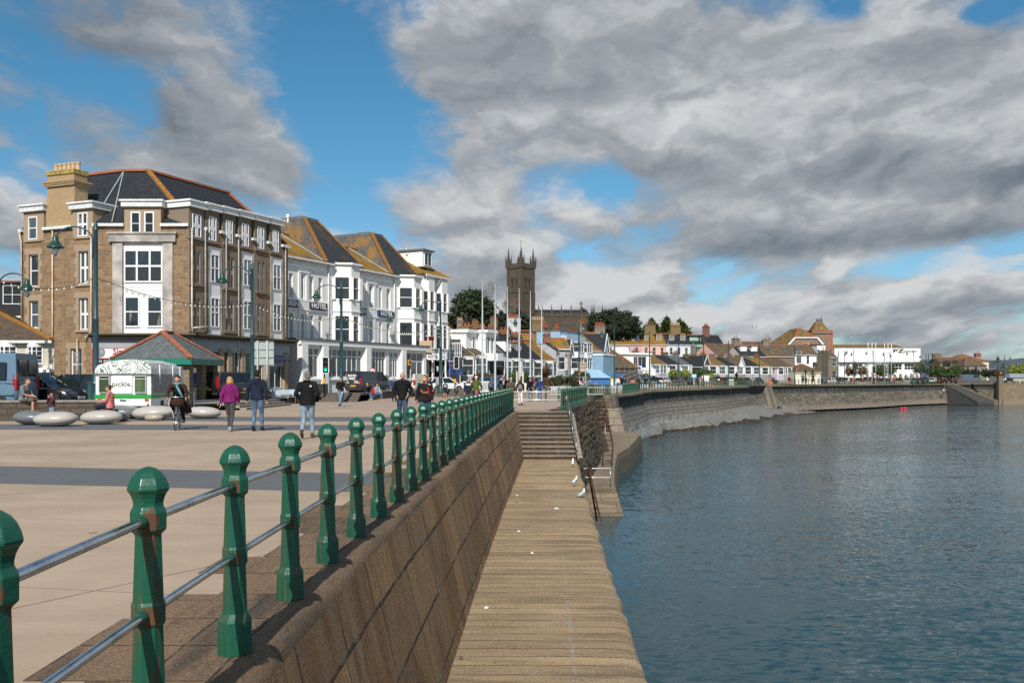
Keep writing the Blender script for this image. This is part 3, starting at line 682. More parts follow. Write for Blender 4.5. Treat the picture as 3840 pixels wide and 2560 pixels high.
# start so that a post falls at y=2.68
railing('near run of green iron posts with steel rails on the granite wall',[p for p in npts],1.298)
ra=[(x,y,0) for y,x in resample(FAR[:3],.5)]
railing('green railing right of the top of the granite steps',ra,1.27,simple=True)
ra=[(x,y,0) for y,x in resample(FAR,.5) if 88.5<=y<=97]
railing('short green railing above the corner pier, orange lifebuoy behind it',ra,.62,simple=True,rails=('green',1))
ra=[(x,y,0.02) for y,x in resample(FAR,.5) if 97<=y<=105.2]
railing('open two-bay railing with one post between two dense runs',ra,4.3,simple=True,rails=('green',1))
ra=[(x,y,zt(y)) for y,x in resample(FAR,.5) if 105<=y<=116.5]
railing('dense green railing at the bend of the curved sea wall',ra,.62,simple=True,rails=('green',1))
s0=[CX+x*F/y for y,x in FARP]
ra=[(x-.25,y+.1,zt(y)) for y,x in FARP if y>117 and CX+x*F/y<2858]
railing('grey-green railing on the curved wall, left of the beach stair',ra,1.32,simple=True,rails=('green',1))
ra=[(x-.25,y+.1,zt(y)) for y,x in FARP if y>117 and 2888<CX+x*F/y<3530]
railing('long grey-green railing on the far wall, right of the beach stair',ra,1.45,simple=True,rails=('green',1))
# bar across the head of the steps
br=thing('barrier','two pale horizontal bars across the head of the steps','barrier',(.05,46.3,0))
for z,nm in ((.95,'top_bar'),(.552,'bottom_bar')):
    mb=MB(); mb.tube([(.02,0,z),(2.46,0,z)],.028,10); mb.build(nm,WRAIL,br,smooth=True)
br=thing('barrier','white rails on three green posts behind the steps barrier','barrier',(2.45,67,0))
for k,(x,y) in enumerate(((0,0),(.95,.3),(1.55,.2))):
    o=post_mesh(True).build('post',GREEN,br); o.location=(x,y,0)
for z,nm in ((1.0,'top_bar'),(.5,'bottom_bar')):
    mb=MB(); mb.tube([(.1,0,z),(4.2,.1,z)],.03,8); mb.build(nm,WRAIL,br,smooth=True)
# hand rail down the steps
hr=thing('handrail','grey tubular handrail down the right side of the granite steps','handrail',(2.72,46.2,0))
T=plain('galvanised',(.32,.34,.36),.35,.15,8,metal=.8)
for z,nm in ((.95,'top_rail'),(.5,'bottom_rail')):
    mb=MB(); mb.tube([(0,0,z),(.2,-4.1,-2.1+z),(.22,-4.5,-2.12+z)],.024,8); mb.build(nm,T,hr,smooth=True)
for k in range(4):
    mb=MB(); f=k/3; mb.tube([(.2*f,-4.1*f,-2.1*f-.0),(.2*f,-4.1*f,-2.1*f+.97)],.022,8); mb.build('post',T,hr,smooth=True)
hr=thing('handrail','two-bar pale handrail on the landing stage above its water steps','handrail',(3.85,51.2,pz(51)))
for z,nm in ((1.05,'top_rail'),(.55,'bottom_rail')):
    mb=MB(); mb.tube([(-.3,0,z),(1.62,0,z)],.028,8); mb.build(nm,WRAIL,hr,smooth=True)
mb=MB(); mb.tube([(1.6,0,0),(1.6,0,1.1)],.026,8); mb.build('post',T,hr,smooth=True)
hr=thing('handrail','single upright grey handrail post on the landing steps','handrail',(7.2,71.4,pz(71)))
mb=MB(); mb.tube([(0,0,0),(0,0,2.3)],.03,8); mb.build('post',T,hr,smooth=True)
# rusty iron fittings on the stonework
RUST=plain('rusty_iron',(.11,.04,.018),.9,.4,8,.5,c2=(.05,.024,.014))
ld=thing('iron_ladder','rusty curved iron ladder bolted to the rough stone wall','ladder',(5.75,61.5,-3.9))
for x in (0,.62):
    mb=MB(); mb.bar((x+.25,-.0,-.2),(x+.35,0,1.0),.09,.14); mb.bar((x+.35,0,1.),(x+.15,.1,2.2),.09,.14); mb.bar((x+.15,.1,2.2),(x-.25,.3,3.0),.09,.14); mb.build('stile',RUST,ld)
for k in range(8):
    mb=MB(); mb.tube([(.3,0,.1+.33*k),(.95,0,.1+.33*k)],.03,6); mb.build('rung',RUST,ld)
ld=thing('iron_ladder','broken rusty iron frame hanging off the walkway edge','ladder',(3.12,37.2,-2.2))
for p,q in (((0,0,.05),(.42,-.4,-1.9)),((.05,1.3,.05),(.4,1.1,-2.1))): mb=MB(); mb.bar(p,q,.075,.06); mb.build('stile',RUST,ld)
for k in range(4):
    mb=MB(); mb.bar((.08+.1*k,.05-.1*k,-.2-.45*k),(.1+.09*k,1.25,-.2-.45*k),.05,.04); mb.build('rung',RUST,ld)
mb=MB(); mb.bar((-.12,.2,.13),(.2,1.5,.08),.1,.05); mb.build('plate',RUST,ld)
# ------------------------------------------------------------ building kit
WHITE=plain('white_paint',(.80,.79,.77),.45,.05,1.2,.05)
UPVC=plain('white_frame',(.78,.78,.78),.35,.04,2)
GUT=plain('white_gutter',(.66,.66,.65),.4,.12,3)
GLASS=glass('window_glass'); GLASSD=glass('dark_glass',(.012,.016,.02),(.2,.2,.19),.12); GLASSB=glass('blue_grey_glass',(.05,.075,.09),(.42,.43,.42),.3)  # three pane tints: standard, near-black and a paler blue-grey
DARK=plain('dark_void',(.012,.012,.013),.8,.1)
LEAD=plain('lead_grey',(.13,.135,.145),.6,.2,2)
TERRA=plain('terracotta',(.36,.105,.042),.75,.25,5)
BUFF=plain('buff_pot',(.5,.36,.22),.8,.2,5)
def mroot(name,label,cat,M,group=None):
    d=M.to_3x3()@Vector((1,0,0)); return thing(name,label,cat,M.translation,math.atan2(d.y,d.x),group)
def wall_holes(mb,u0,u1,z0,z1,holes,rec=.15,mi=0,mr=0,y=0.):
    us=sorted({u0,u1,*[h[0] for h in holes],*[h[1] for h in holes]}); zs=sorted({z0,z1,*[h[2] for h in holes],*[h[3] for h in holes]})
    us=[u for u in us if u0-1e-6<=u<=u1+1e-6]; zs=[z for z in zs if z0-1e-6<=z<=z1+1e-6]
    for a,b in zip(us,us[1:]):
        for c,d in zip(zs,zs[1:]):
            um,zm=(a+b)/2,(c+d)/2
            if any(h[0]<um<h[1] and h[2]<zm<h[3] for h in holes): continue
            mb.face((a,y,c),(b,y,c),(b,y,d),(a,y,d),mi=mi)
    for a,b,c,d in [h[:4] for h in holes]:
        r=y+rec
        mb.face((a,y,c),(a,y,d),(a,r,d),(a,r,c),mi=mr); mb.face((b,y,c),(b,r,c),(b,r,d),(b,y,d),mi=mr)
        mb.face((a,y,c),(a,r,c),(b,r,c),(b,y,c),mi=mr); mb.face((a,y,d),(b,y,d),(b,r,d),(a,r,d),mi=mr)
def window(root,u0,u1,z0,z1,rec=.12,nx=1,nz=2,fm=None,gm=None,fw=.06,bw=.04,sill=None,M=None,name='window',y=0.,cols=None,rows=None):
    fm=fm or UPVC; gm=gm or GLASS; mb=MB(M); ya,yb=y+rec-.07,y+rec+.02
    mb.box((u0,ya,z0),(u0+fw,yb,z1)); mb.box((u1-fw,ya,z0),(u1,yb,z1)); mb.box((u0+fw,ya,z0),(u1-fw,yb,z0+fw)); mb.box((u0+fw,ya,z1-fw),(u1-fw,yb,z1))
    cs=cols or [k/nx for k in range(1,nx)]; rs=rows or [k/nz for k in range(1,nz)]
    for k in cs: x=lerp(u0,u1,k); mb.box((x-bw/2,ya+.015,z0+fw),(x+bw/2,yb-.01,z1-fw))
    for k in rs: z=lerp(z0,z1,k); mb.box((u0+fw,ya+.01,z-bw/2),(u1-fw,yb-.012,z+bw/2))
    f=mb.build(name,fm,root)
    if sill:
        sb=MB(M); sb.box((u0-.08,y-.09,z0-.1),(u1+.08,y+rec-.08,z0-.003)); sb.build('sill',sill,f)
    pb=MB(M); pb.face((u0+fw*.5,y+rec-.02,z0+fw*.5),(u1-fw*.5,y+rec-.02,z0+fw*.5),(u1-fw*.5,y+rec-.02,z1-fw*.5),(u0+fw*.5,y+rec-.02,z1-fw*.5)); pb.build('pane',gm,f)
    return f
def bay(root,u0,u1,proj,z0,z1,zs,zh,cant=.8,wm=None,fm=None,gm=None,M=None,cols=(1,2,1),trans=.62,roof=None,name='bay_window',parts=True,post=.11,headm=None):
    """canted bay: wall panels below zs and above zh, glazing between; glass is a sub-part"""
    fm=fm or UPVC; gm=gm or GLASS; wm=wm or fm
    P=[(u0,0.),(u0+proj*cant,-proj),(u1-proj*cant,-proj),(u1,0.)]
    mb=MB(M); gb=MB(M)
    def prism(z_a,z_b,e,mi):
        q=[(P[0][0]-e,.02),(P[1][0]-e*.6,P[1][1]-e),(P[2][0]+e*.6,P[2][1]-e),(P[3][0]+e,.02)]
        mb.hexa([(x,y,z_a) for x,y in q],[(x,y,z_b) for x,y in q],mi)
    if zs>z0: prism(z0,zs-.08,0,0)
    prism(zs-.08,zs,.07,1); prism(zh,z1-.1,0.0,2); prism(z1-.1,z1,.1,1)
    for k,(a,b) in enumerate(zip(P,P[1:])):
        n=cols[k]; A=Vector((*a,0));B=Vector((*b,0)); d=(B-A)
        inw=Vector((-d.y,d.x,0)).normalized()*.06
        for j in range(n+1):
            if k>0 and j==0: continue
            q=A+d*(j/n); w_=post if j in (0,n) else post*.6
            mb.bar(q+Vector((0,0,zs)),q+Vector((0,0,zh)),w_,w_,1,up=d.normalized())
        zt_=lerp(zs,zh,trans); mb.bar(A+Vector((0,0,zt_)),B+Vector((0,0,zt_)),.06,.06,1)
        mb.bar(A+Vector((0,0,zs+.03)),B+Vector((0,0,zs+.03)),.07,.07,1)
        gb.face(A+inw+Vector((0,0,zs)),B+inw+Vector((0,0,zs)),B+inw+Vector((0,0,zh)),A+inw+Vector((0,0,zh)))
    f=mb.build(name,[wm,fm,headm or wm],root); gb.build('pane',gm,f)
    if roof:
        rb=MB(M); e=.16; q=[(P[0][0]-e,.0),(P[1][0]-e,P[1][1]-e),(P[2][0]+e,P[2][1]-e),(P[3][0]+e,.0)]
        h=roof[1]; t_=[(P[0][0]+.2,.0),(lerp(P[1][0],P[2][0],.3),-.05),(lerp(P[1][0],P[2][0],.7),-.05),(P[3][0]-.2,.0)]
        rb.hexa([(x,y,z1) for x,y in q],[(x,y,z1+h) for x,y in t_]); rb.build('bay_roof',roof[0],f)
    return f
def chimney(root,x,y,z0,z1,wx_,wy,mat,pots=4,potm=None,M=None,roof=None,poth=.5,cap=True,row='x',capm=None):
    mb=MB(M); mb.box((x-wx_/2,y-wy/2,z0),(x+wx_/2,y+wy/2,z1))
    if cap:
        mb.cur=1; mb.box((x-wx_/2-.07,y-wy/2-.07,z1-.32),(x+wx_/2+.07,y+wy/2+.07,z1-.2)); mb.box((x-wx_/2-.1,y-wy/2-.1,z1),(x+wx_/2+.1,y+wy/2+.1,z1+.12))
    c=mb.build('chimney',[mat,capm or mat],root)
    for k in range(pots):
        f=(k+.5)/pots-.5; pb=MB(M); r=min(.13,(wx_ if row=='x' else wy)/pots*.42)
        px_,py_=(x+f*wx_*.92,y) if row=='x' else (x,y+f*wy*.92)
        pb.lathe([(r*1.1,0),(r*.95,poth*.5),(r*.85,poth*.85),(r*1.1,poth*.88),(r*1.1,poth),(r*.7,poth)],8,(px_,py_,z1+.1)); pb.build('chimney_pot',potm or TERRA,c,smooth=True)
    return c
def slab(mb,pts,th=.1,mi=None):
    """roof plane: polygon with thickness along its normal"""
    P=[Vector(p) for p in pts]; n=(P[1]-P[0]).cross(P[2]-P[0]).normalized()
    mb.hexa([p-n*th for p in P],P,mi)
LICH=(.28,.14,.02)
SL_DARK=slate('slate_dark',(.017,.019,.023),(.028,.031,.036))
SL_GREY=slate('slate_grey',(.085,.095,.095),(.11,.12,.118))
SL_L1=slate('slate_some_lichen',(.05,.05,.048),(.072,.068,.062),(.26,.13,.02),.8,.55)
SL_L2=slate('slate_lichen',(.07,.06,.04),(.10,.08,.05),(.26,.14,.022),.75,.48)
SL_L3=slate('slate_gold',(.10,.075,.035),(.13,.09,.04),(.29,.15,.02),.8,.46)
SL_BR=slate('slate_brown',(.075,.06,.045),(.1,.078,.055),(.28,.14,.02),.8,.56)
def house(label,x0,x1,d0,dirv,zb,ze,rise,D,wall,roof,wins=(),bays=(),chim=(),dorm=(),kind='gable',cat='house',group=None,fm=None,gm=None,nx=1,nz=2,ridge=TERRA,hipl=.0,hipr=.0,name='terraced_house',flatm=None,parapet=0.,gut=True,eave=.25,skyl=(),gabf=(),endwall=None,rec=.12,sill=None,ends=(0,0)):
    d=Vector((dirv[0],dirv[1],0)).normalized(); A=Vector((wx(x0,d0),d0,0)); k=(x1-CX)/F
    W_=(k*A.y-A.x)/(d.x-k*d.y); M=frame((A.x,A.y,0),d); root=mroot(name,label,cat,M,group)
    holes=[(u*W_-w/2,u*W_+w/2,z,z+h) for u,z,w,h in wins]
    mb=MB(); wall_holes(mb,0,W_,zb-1,ze,holes,rec)
    for u in (0,W_):
        pts=[(u,0,zb-1),(u,D,zb-1),(u,D,ze)]+([(u,D/2,ze+rise-.06)] if kind=='gable' and not (hipl if u==0 else hipr) else [])+[(u,0,ze)]
        mb.face(*(pts if u==W_ else pts[::-1]),mi=1)
    mb.face((W_,D,zb-1),(0,D,zb-1),(0,D,ze),(W_,D,ze))
    if kind=='flat': mb.face((0,0,ze-.02),(W_,0,ze-.02),(W_,D,ze-.02),(0,D,ze-.02))
    mb.build('wall',[wall,endwall or wall],root)
    for h in holes: window(root,*h,rec=rec,nx=nx,nz=nz,fm=fm,gm=gm,sill=sill)
    for b in bays:
        u0,u1,pr,z0,z1,zs,zh=b[:7]; kw=dict(fm=fm,gm=gm); kw.update(b[7] if len(b)>7 else {})
        bay(root,u0*W_,u1*W_,pr,z0,z1,zs,zh,**kw)
    e=eave
    if kind=='flat':
        rb=MB(); p=.14; 
        rb.box((-p,-e-p,ze),(W_+p,D+p,ze+.35)); rb.build('roof',flatm or WHITE,root,bevel=.02)
        rz_=lambda y: ze
    else:
        zr=ze+rise; rz_=lambda y: ze+rise*min(1,max(0,1-abs(y-D/2)/(D/2)))
        sl=-e*rise/(D/2); rb=MB(); hl,hr=hipl,hipr; a,c=-ends[0],W_+ends[1]
        F1=[(a,-e,ze+sl),(c,-e,ze+sl),(c-hr,D/2,zr),(a+hl,D/2,zr)]
        B1=[(c,D+e,ze+sl),(a,D+e,ze+sl),(a+hl,D/2,zr),(c-hr,D/2,zr)]
        slab(rb,F1); slab(rb,B1)
        if hl: slab(rb,[(a,D+e,ze+sl),(a,-e,ze+sl),(a+hl,D/2,zr)])
        if hr: slab(rb,[(c,-e,ze+sl),(c,D+e,ze+sl),(c-hr,D/2,zr)])
        ro=rb.build('roof',roof,root)
        if ridge:
            rt=MB(); rt.bar((a+hl,D/2,zr+.05),(c-hr,D/2,zr+.05),.26,.16)
            for h_,u,s in ((hl,a,1),(hr,c,-1)):
                if h_:
                    for yy in (-e,D+e): rt.bar((u,yy,ze+sl+.05),(u+s*h_,D/2,zr+.05),.22,.14)
            rt.build('ridge_tiles',ridge,ro)
        if gut:
            g=MB(); g.box((a,-e-.1,ze+sl-.16),(c,-e,ze+sl-.02)); g.build('gutter',GUT,root)
        for u in skyl:
            y=D*.22; z=rz_(y); s=MB(); k=rise/(D/2)
            s.hexa([(u*W_-.35,y,z+.02),(u*W_+.35,y,z+.02),(u*W_+.35,y+.9,z+.02+.9*k),(u*W_-.35,y+.9,z+.02+.9*k)],[(u*W_-.35,y,z+.1),(u*W_+.35,y,z+.1),(u*W_+.35,y+.9,z+.1+.9*k),(u*W_-.35,y+.9,z+.1+.9*k)]); s.build('skylight',GLASSB,root)
    for ch in chim:
        u,y,w_,dp,h,mat,n,pm=ch[:8]; yy=y*D
        chimney(root,u*W_,yy,rz_(yy)-.6,(ze+rise if kind!='flat' else ze)+h,w_,dp,mat,n,pm,row='x' if w_>=dp else 'y',poth=.95 if w_>2.6 else (.7 if w_>1.5 else .5))
    for i_,ch in enumerate(chim[:1]):
        u,y=ch[0]*W_+.3,ch[1]*D; zt__=(ze+rise if kind!='flat' else ze)+ch[4]; a=MB(); a.tube([(u,y,zt__-.6),(u,y,zt__+1.5)],.028,5)
        for q in range(5): a.bar((u-.32+.02*q,y-.3+.16*q,zt__+1.4),(u+.32-.02*q,y-.3+.16*q,zt__+1.4),.025)
        a.bar((u,y-.35,zt__+1.4),(u,y+.4,zt__+1.4),.03); a.build('aerial',LEAD,root)
    for dm in dorm:
        u,w_,h,y,rm=dm[:5]; cu=u*W_; yy=y*D; z0=rz_(yy)
        m2=MB(); m2.box((cu-w_/2,yy,z0-.1),(cu+w_/2,yy+h*D/2/max(rise,.1)+.2,z0+h)); m2.build('dormer',dm[5] if len(dm)>5 else wall,root)
        window(root,cu-w_/2+.1,cu+w_/2-.1,z0+.12,z0+h-.1,rec=0.0,nx=dm[6] if len(dm)>6 else 1,nz=2,y=yy+.03,fm=fm,gm=GLASSD)
        m2=MB(); L_=h*D/2/max(rise,.1)+.4
        m2.hexa([(cu-w_/2-.15,yy-.2,z0+h),(cu+w_/2+.15,yy-.2,z0+h),(cu+w_/2+.15,yy+L_,z0+h+.05),(cu-w_/2-.15,yy+L_,z0+h+.05)],[(cu-w_/2-.15,yy-.2,z0+h+.1),(cu+w_/2+.15,yy-.2,z0+h+.1),(cu+w_/2-.1,yy+L_,z0+h+.5),(cu-w_/2+.1,yy+L_,z0+h+.5)]); m2.build('dormer_roof',rm,root)
    for gf in gabf:   # small gabled front over a bay
        u,w_,h,mat,rm=gf; cu=u*W_
        m2=MB(); m2.face((cu-w_/2,-.4,ze-.1),(cu+w_/2,-.4,ze-.1),(cu,-.4,ze+h)); m2.build('gable_front',mat,root)
        m2=MB(); yb=D*.45
        slab(m2,[(cu-w_/2-.15,-.6,ze-.2),(cu,-.6,ze+h+.12),(cu,yb,ze+h+.12),(cu-w_/2-.15,yb*.1,ze-.2)][::-1],.08); slab(m2,[(cu,-.6,ze+h+.12),(cu+w_/2+.15,-.6,ze-.2),(cu+w_/2+.15,yb*.1,ze-.2),(cu,yb,ze+h+.12)][::-1],.08); m2.build('gable_roof',rm,root)
        m2=MB(); m2.bar((cu-w_/2-.15,-.62,ze-.2),(cu,-.62,ze+h+.1),.1,.18); m2.bar((cu+w_/2+.15,-.62,ze-.2),(cu,-.62,ze+h+.1),.1,.18); m2.build('bargeboard',UPVC,root)
    return root,W_,M
# ------------------------------------------------------------ corner building of brown stone
SEC=stone('brown_rubble',(.36,.225,.12),(.20,.125,.072),(.40,.31,.21),.46,.23,.02,bs=.9,warp=.05,stain=((.11,.075,.05),.35))
DRESS=plain('dressed_granite',(.42,.31,.205),.85,.18,3,.3,c2=(.33,.24,.155),bsc=30)
DRESS2=plain('weathered_granite',(.30,.235,.17),.85,.3,1.5,.3,c2=(.2,.155,.12),bsc=30)
YBR=stone('yellow_brick',(.52,.36,.195),(.43,.295,.16),(.3,.24,.16),.23,.077,.008,bs=.4,warp=.005)
PIL=plain('stained_pilaster',(.36,.335,.31),.8,.3,1.,.2,c2=(.52,.47,.42))
A=Vector((-35.4,66.6,0));Bm=Vector((-29.0,64,0));Bc=Vector((-22.34,64,0));Cc=Vector((-18.05,74.5,0))
MM=frame(Bm,(1,0)); MI=MM.inverted()
cb=mroot('corner_building','four-storey brown stone corner building with slate roof and yellow chimney','building',MM)
ML=frame(A,Bm-A); MR=frame(Bc,Cc-Bc)
L_=MI@ML; R_=MI@MR; wl=(Bm-A).length; wm_=(Bc-Bm).length; wr=(Cc-Bc).length
ZG,ZE=.2,12.35
def z1(x,y): return (x/2.119,580+y/2.119)
def rectz(Mw,a,b,c,d): # zoom-1 px rect -> local (u0,u1,z0,z1) using centre row
    u0,_=fpx(Mw,*z1(a,d)); u1,_=fpx(Mw,*z1(b,d)); _,za=fpx(Mw,*z1((a+b)/2,d)); _,zb=fpx(Mw,*z1((a+b)/2,c)); return [u0,u1,za,zb]
Lw=[rectz(ML,*r) for r in ((232,303,495,675),(230,305,793,1048),(234,306,1160,1378),(625,703,462,650),(626,703,766,1027),(627,702,1138,1392),(560,650,1540,1790))]
Mw=[rectz(MM,*r) for r in ((1042,1120,455,640),(1150,1228,455,640))]
Mb=rectz(MM,980,1293,698,1445)
Rw=[];RB=[]
for c in ((1523,1592,475,655),(1655,1712,497,684),(1790,1842,524,705),(1917,1970,550,728),(2042,2092,577,750),(2163,2208,603,772)): Rw.append(rectz(MR,*c))
for c in ((1522,1592,765,1022),(1792,1860,812,1058),(2048,2098,855,1085),(1522,1592,1135,1388),(1795,1858,1160,1398),(2048,2098,1190,1418)): Rw.append(rectz(MR,*c))
for c in ((1648,1762,735,1450),(1910,2018,775,1465),(2148,2248,820,1475)): RB.append(rectz(MR,*c))
mb=MB(L_); wall_holes(mb,0,wl,ZG,ZE,Lw,.2,0,1)
mb.M=None; wall_holes(mb,0,wm_,ZG+4.3,ZE,Mw+[(Mb[0],Mb[1],Mb[2],Mb[3])],.25,0,1)
mb.M=R_; wall_holes(mb,0,wr,ZG+4.3,ZE,Rw+[tuple(r) for r in RB],.18,0,1)
mb.M=MI
A2=A+Vector((3,9,0)); C2=Cc+Vector((-9,3.6,0))
for p,q in ((Cc,C2),(C2,A2),(A2,A)): mb.face((p.x,p.y,ZG),(q.x,q.y,ZG),(q.x,q.y,ZE),(p.x,p.y,ZE),mi=0)
mb.build('wall',[SEC,DRESS],cb)
# windows, with dressed surrounds
def surround(Mx,r,w_=.24,lint=.42,sill=.16,quoin=True):
    b=MB(Mx); u0,u1,za,zb=r
    b.box((u0-w_*1.7,-.035,zb),(u1+w_*1.7,.05,zb+lint)); b.box((u0-.3,-.11,za-sill),(u1+.3,.06,za))
    n=max(3,int((zb-za)/.42))
    for k in range(n):
        e=w_*(1.75 if k%2 else 1.)
        z0=lerp(za,zb,k/n)+.004; z1_=lerp(za,zb,(k+1)/n)-.004
        b.box((u0-e,-.03,z0),(u0,.05,z1_)); b.box((u1,-.03,z0),(u1+e,.05,z1_))
    return b.build('window_surround',DRESS,cb)
for i,r in enumerate(Lw):
    surround(L_,r); nxx=2 if i in (3,4,5) else 1
    window(cb,*r,rec=.03 if i in (0,3) else .2,y=-.06 if i in (0,3) else 0.,nx=nxx,nz=2,M=L_,gm=GLASS if i%2 else GLASSB,bw=.16 if nxx==2 else .07,fw=.08)
for r in Mw: window(cb,*r,rec=.03,y=-.06,nx=1,nz=2,gm=GLASSD,fw=.09)
# flush dormers in dressed stone with white fascias
def dormer(Mx,u0,u1,z0,z1_,zf,deep,holes,label=None,mat=None):
    b=MB(Mx)
    wall_holes(b,u0,u1,z0,z1_,holes,.2,0,0,y=-.05)
    for a,s in ((u0,1),(u1,-1)): b.face((a,-.05,z0),(a,-.05,z1_),(a,deep,z1_),(a,deep,z0))
    b.face((u0,-.05,z0),(u1,-.05,z0),(u1,.02,z0),(u0,.02,z0))
    b.build('dormer',mat or DRESS,cb)
    b=MB(Mx); b.box((u0-.16,-.28,z1_),(u1+.16,deep+1.,z1_+.36)); b.box((u0-.26,-.38,z1_+.36),(u1+.26,deep+1.,z1_+.5)); b.build('dormer_fascia',GUT if mat is None else WHITE,cb,bevel=.02)
def dz(Mx,a,b,c,d): return rectz(Mx,a,b,c,d)
r=dz(MM,990,1280,418,660); dormer(None,r[0],r[1],r[2],r[3],0,3.2,[tuple(x) for x in Mw])
r=dz(ML,192,352,455,690); dormer(L_,max(r[0],.02),r[1],r[2],r[3],0,3.,[tuple(Lw[0])])
r=dz(ML,582,742,435,655); dormer(L_,r[0],r[1],r[2],r[3],0,3.,[tuple(Lw[3])])
for k in range(6):
    w_=Rw[k]; dormer(R_,w_[0]-.33,w_[1]+.33,w_[2]-.15,w_[3]+.42,0,3.,[tuple(w_)],mat=DRESS2)
for k,w_ in enumerate(Rw):
    f=window(cb,*w_,rec=.03 if k<6 else .14,y=-.06 if k<6 else 0.,nx=2,nz=2,M=R_,bw=.28,fw=.06,gm=GLASS if k%3 else GLASSB)
    mu=(w_[0]+w_[1])/2; b=MB(R_); b.box((mu-.13,-.075 if k<6 else -.02,w_[2]),(mu+.13,.12,w_[3])); 
    if k>5:
        b.box((w_[0]-.25,-.03,w_[2]),(w_[0],.1,w_[3]+.3)); b.box((w_[1],-.03,w_[2]),(w_[1]+.25,.1,w_[3]+.3)); b.box((w_[0],-.03,w_[3]),(w_[1],.1,w_[3]+.3))
    b.box((w_[0]-.3,-.14,w_[2]-.2),(w_[1]+.3,.06,w_[2]-.01)); b.build('window_surround',DRESS2,cb)
# white panelled bay on the chamfer
u0,u1,za,zb=Mb
b=MB(); 
for e0,e1 in ((u0-.72,u0-.02),(u1+.02,u1+.72)): b.box((e0,-.12,za-.1),(e1,.1,zb+.02))
b.box((u0-.95,-.25,zb+.02),(u1+.95,.1,zb+.55)); b.box((u0-1.05,-.34,zb+.55),(u1+1.05,.1,zb+.7)); b.build('bay_surround',PIL,cb,bevel=.02)
b=MB(); b.box((u0,.06,za),(u1,.24,zb))
BP=plain('white_boarding',(.78,.78,.78),.5,.04,2)
b.build('bay_panel',BP,cb)
for c in ((985,1292,755,1014,3,2),(988,1110,1125,1370,1,2),(1168,1292,1125,1370,1,2)):
    r=dz(MM,*c[:4]); window(cb,r[0],r[1],r[2],r[3],rec=.0,nx=c[4],nz=c[5],y=.04,gm=GLASSD if c[4]==3 else GLASS,fw=.1,bw=.13 if c[4]>1 else .08)
b=MB()
for k in range(9): z=lerp(dz(MM,985,1290,1020,1120)[2],dz(MM,985,1290,1020,1120)[3],(k+.5)/9); b.box((u0+.02,.045,z-.008),(u1-.02,.056,z+.008))
b.build('board_joints',plain('joint_grey',(.5,.5,.5),.6,.05),cb)
for r in RB:
    u0_,u1_,za_,zb_=r; b=MB(R_)
    b.box((u0_-.0,-.05,za_),(u0_+.24,.16,zb_)); b.box((u1_-.24,-.05,za_),(u1_,.16,zb_)); b.split('bay_surround',PIL,cb)
    b=MB(R_); b.box((u0_+.24,.02,za_),(u1_-.24,.16,zb_)); b.build('bay_panel',BP,cb)
    H=zb_-za_
    for f0,f1 in ((.11,.44),(.61,.92)): window(cb,u0_+.3,u1_-.3,za_+H*f0,za_+H*f1,rec=0.,y=.01,nx=2,nz=2,M=R_,bw=.09,fw=.08,gm=GLASSB)
# roof
def apex(px,py,d): return W(px,py,d)
R1=Vector((-33.3,71.0,17.1));R2=Vector((-29.1,69.3,17.15));R3=Vector((-27.25,69.3,17.15));R4=Vector((-23.8,77.8,17.2))
def ev(p,out): return Vector((p.x+out[0],p.y+out[1],ZE))
eA=ev(A,(-.02,.02));eB=ev(Bm,(.0,.02));eC=ev(Bc,(-.02,.02));eD=ev(Cc,(.0,.1));eE=ev(C2,(0,.3));eF=ev(A2,(-.3,.3))
b=MB(MI)
for f in ((eA,eB,R2,R1),(eB,eC,R3,R2),(eC,eD,R4,R3),(eD,eE,R4),(eE,eF,R1,R2),(eF,eA,R1),(eE,R2,R3,R4)): slab(b,f,.12)
rf=b.build('roof',SL_DARK,cb)
b=MB(MI); b.bar(R1+Vector((0,0,.08)),R2+Vector((0,0,.08)),.3,.16); b.bar(R2+Vector((0,0,.08)),R3+Vector((0,0,.1)),.3,.16); b.bar(R3+Vector((0,0,.08)),R4+Vector((0,0,.08)),.3,.16)
b.bar(eD,R4+Vector((0,0,.05)),.26,.14); b.build('ridge_tiles',TERRA,rf)
b=MB(MI); b.bar(eC+Vector((-.9,1.2,1.05)),R3+Vector((0,0,.06)),.34,.16); b.build('hip_tiles',plain('ochre_tiles',(.30,.13,.02),.8,.3,4),rf)
b=MB(MI); b.bar(eB+Vector((0,0,.12)),R2+Vector((-.0,0,.02)),.07,.1); b.bar(eB+Vector((1.3,0,.12)),R2+Vector((-.02,0,.0)),.07,.1); b.build('lead_flashing',plain('lead_light',(.3,.33,.32),.5,.2,2),rf)
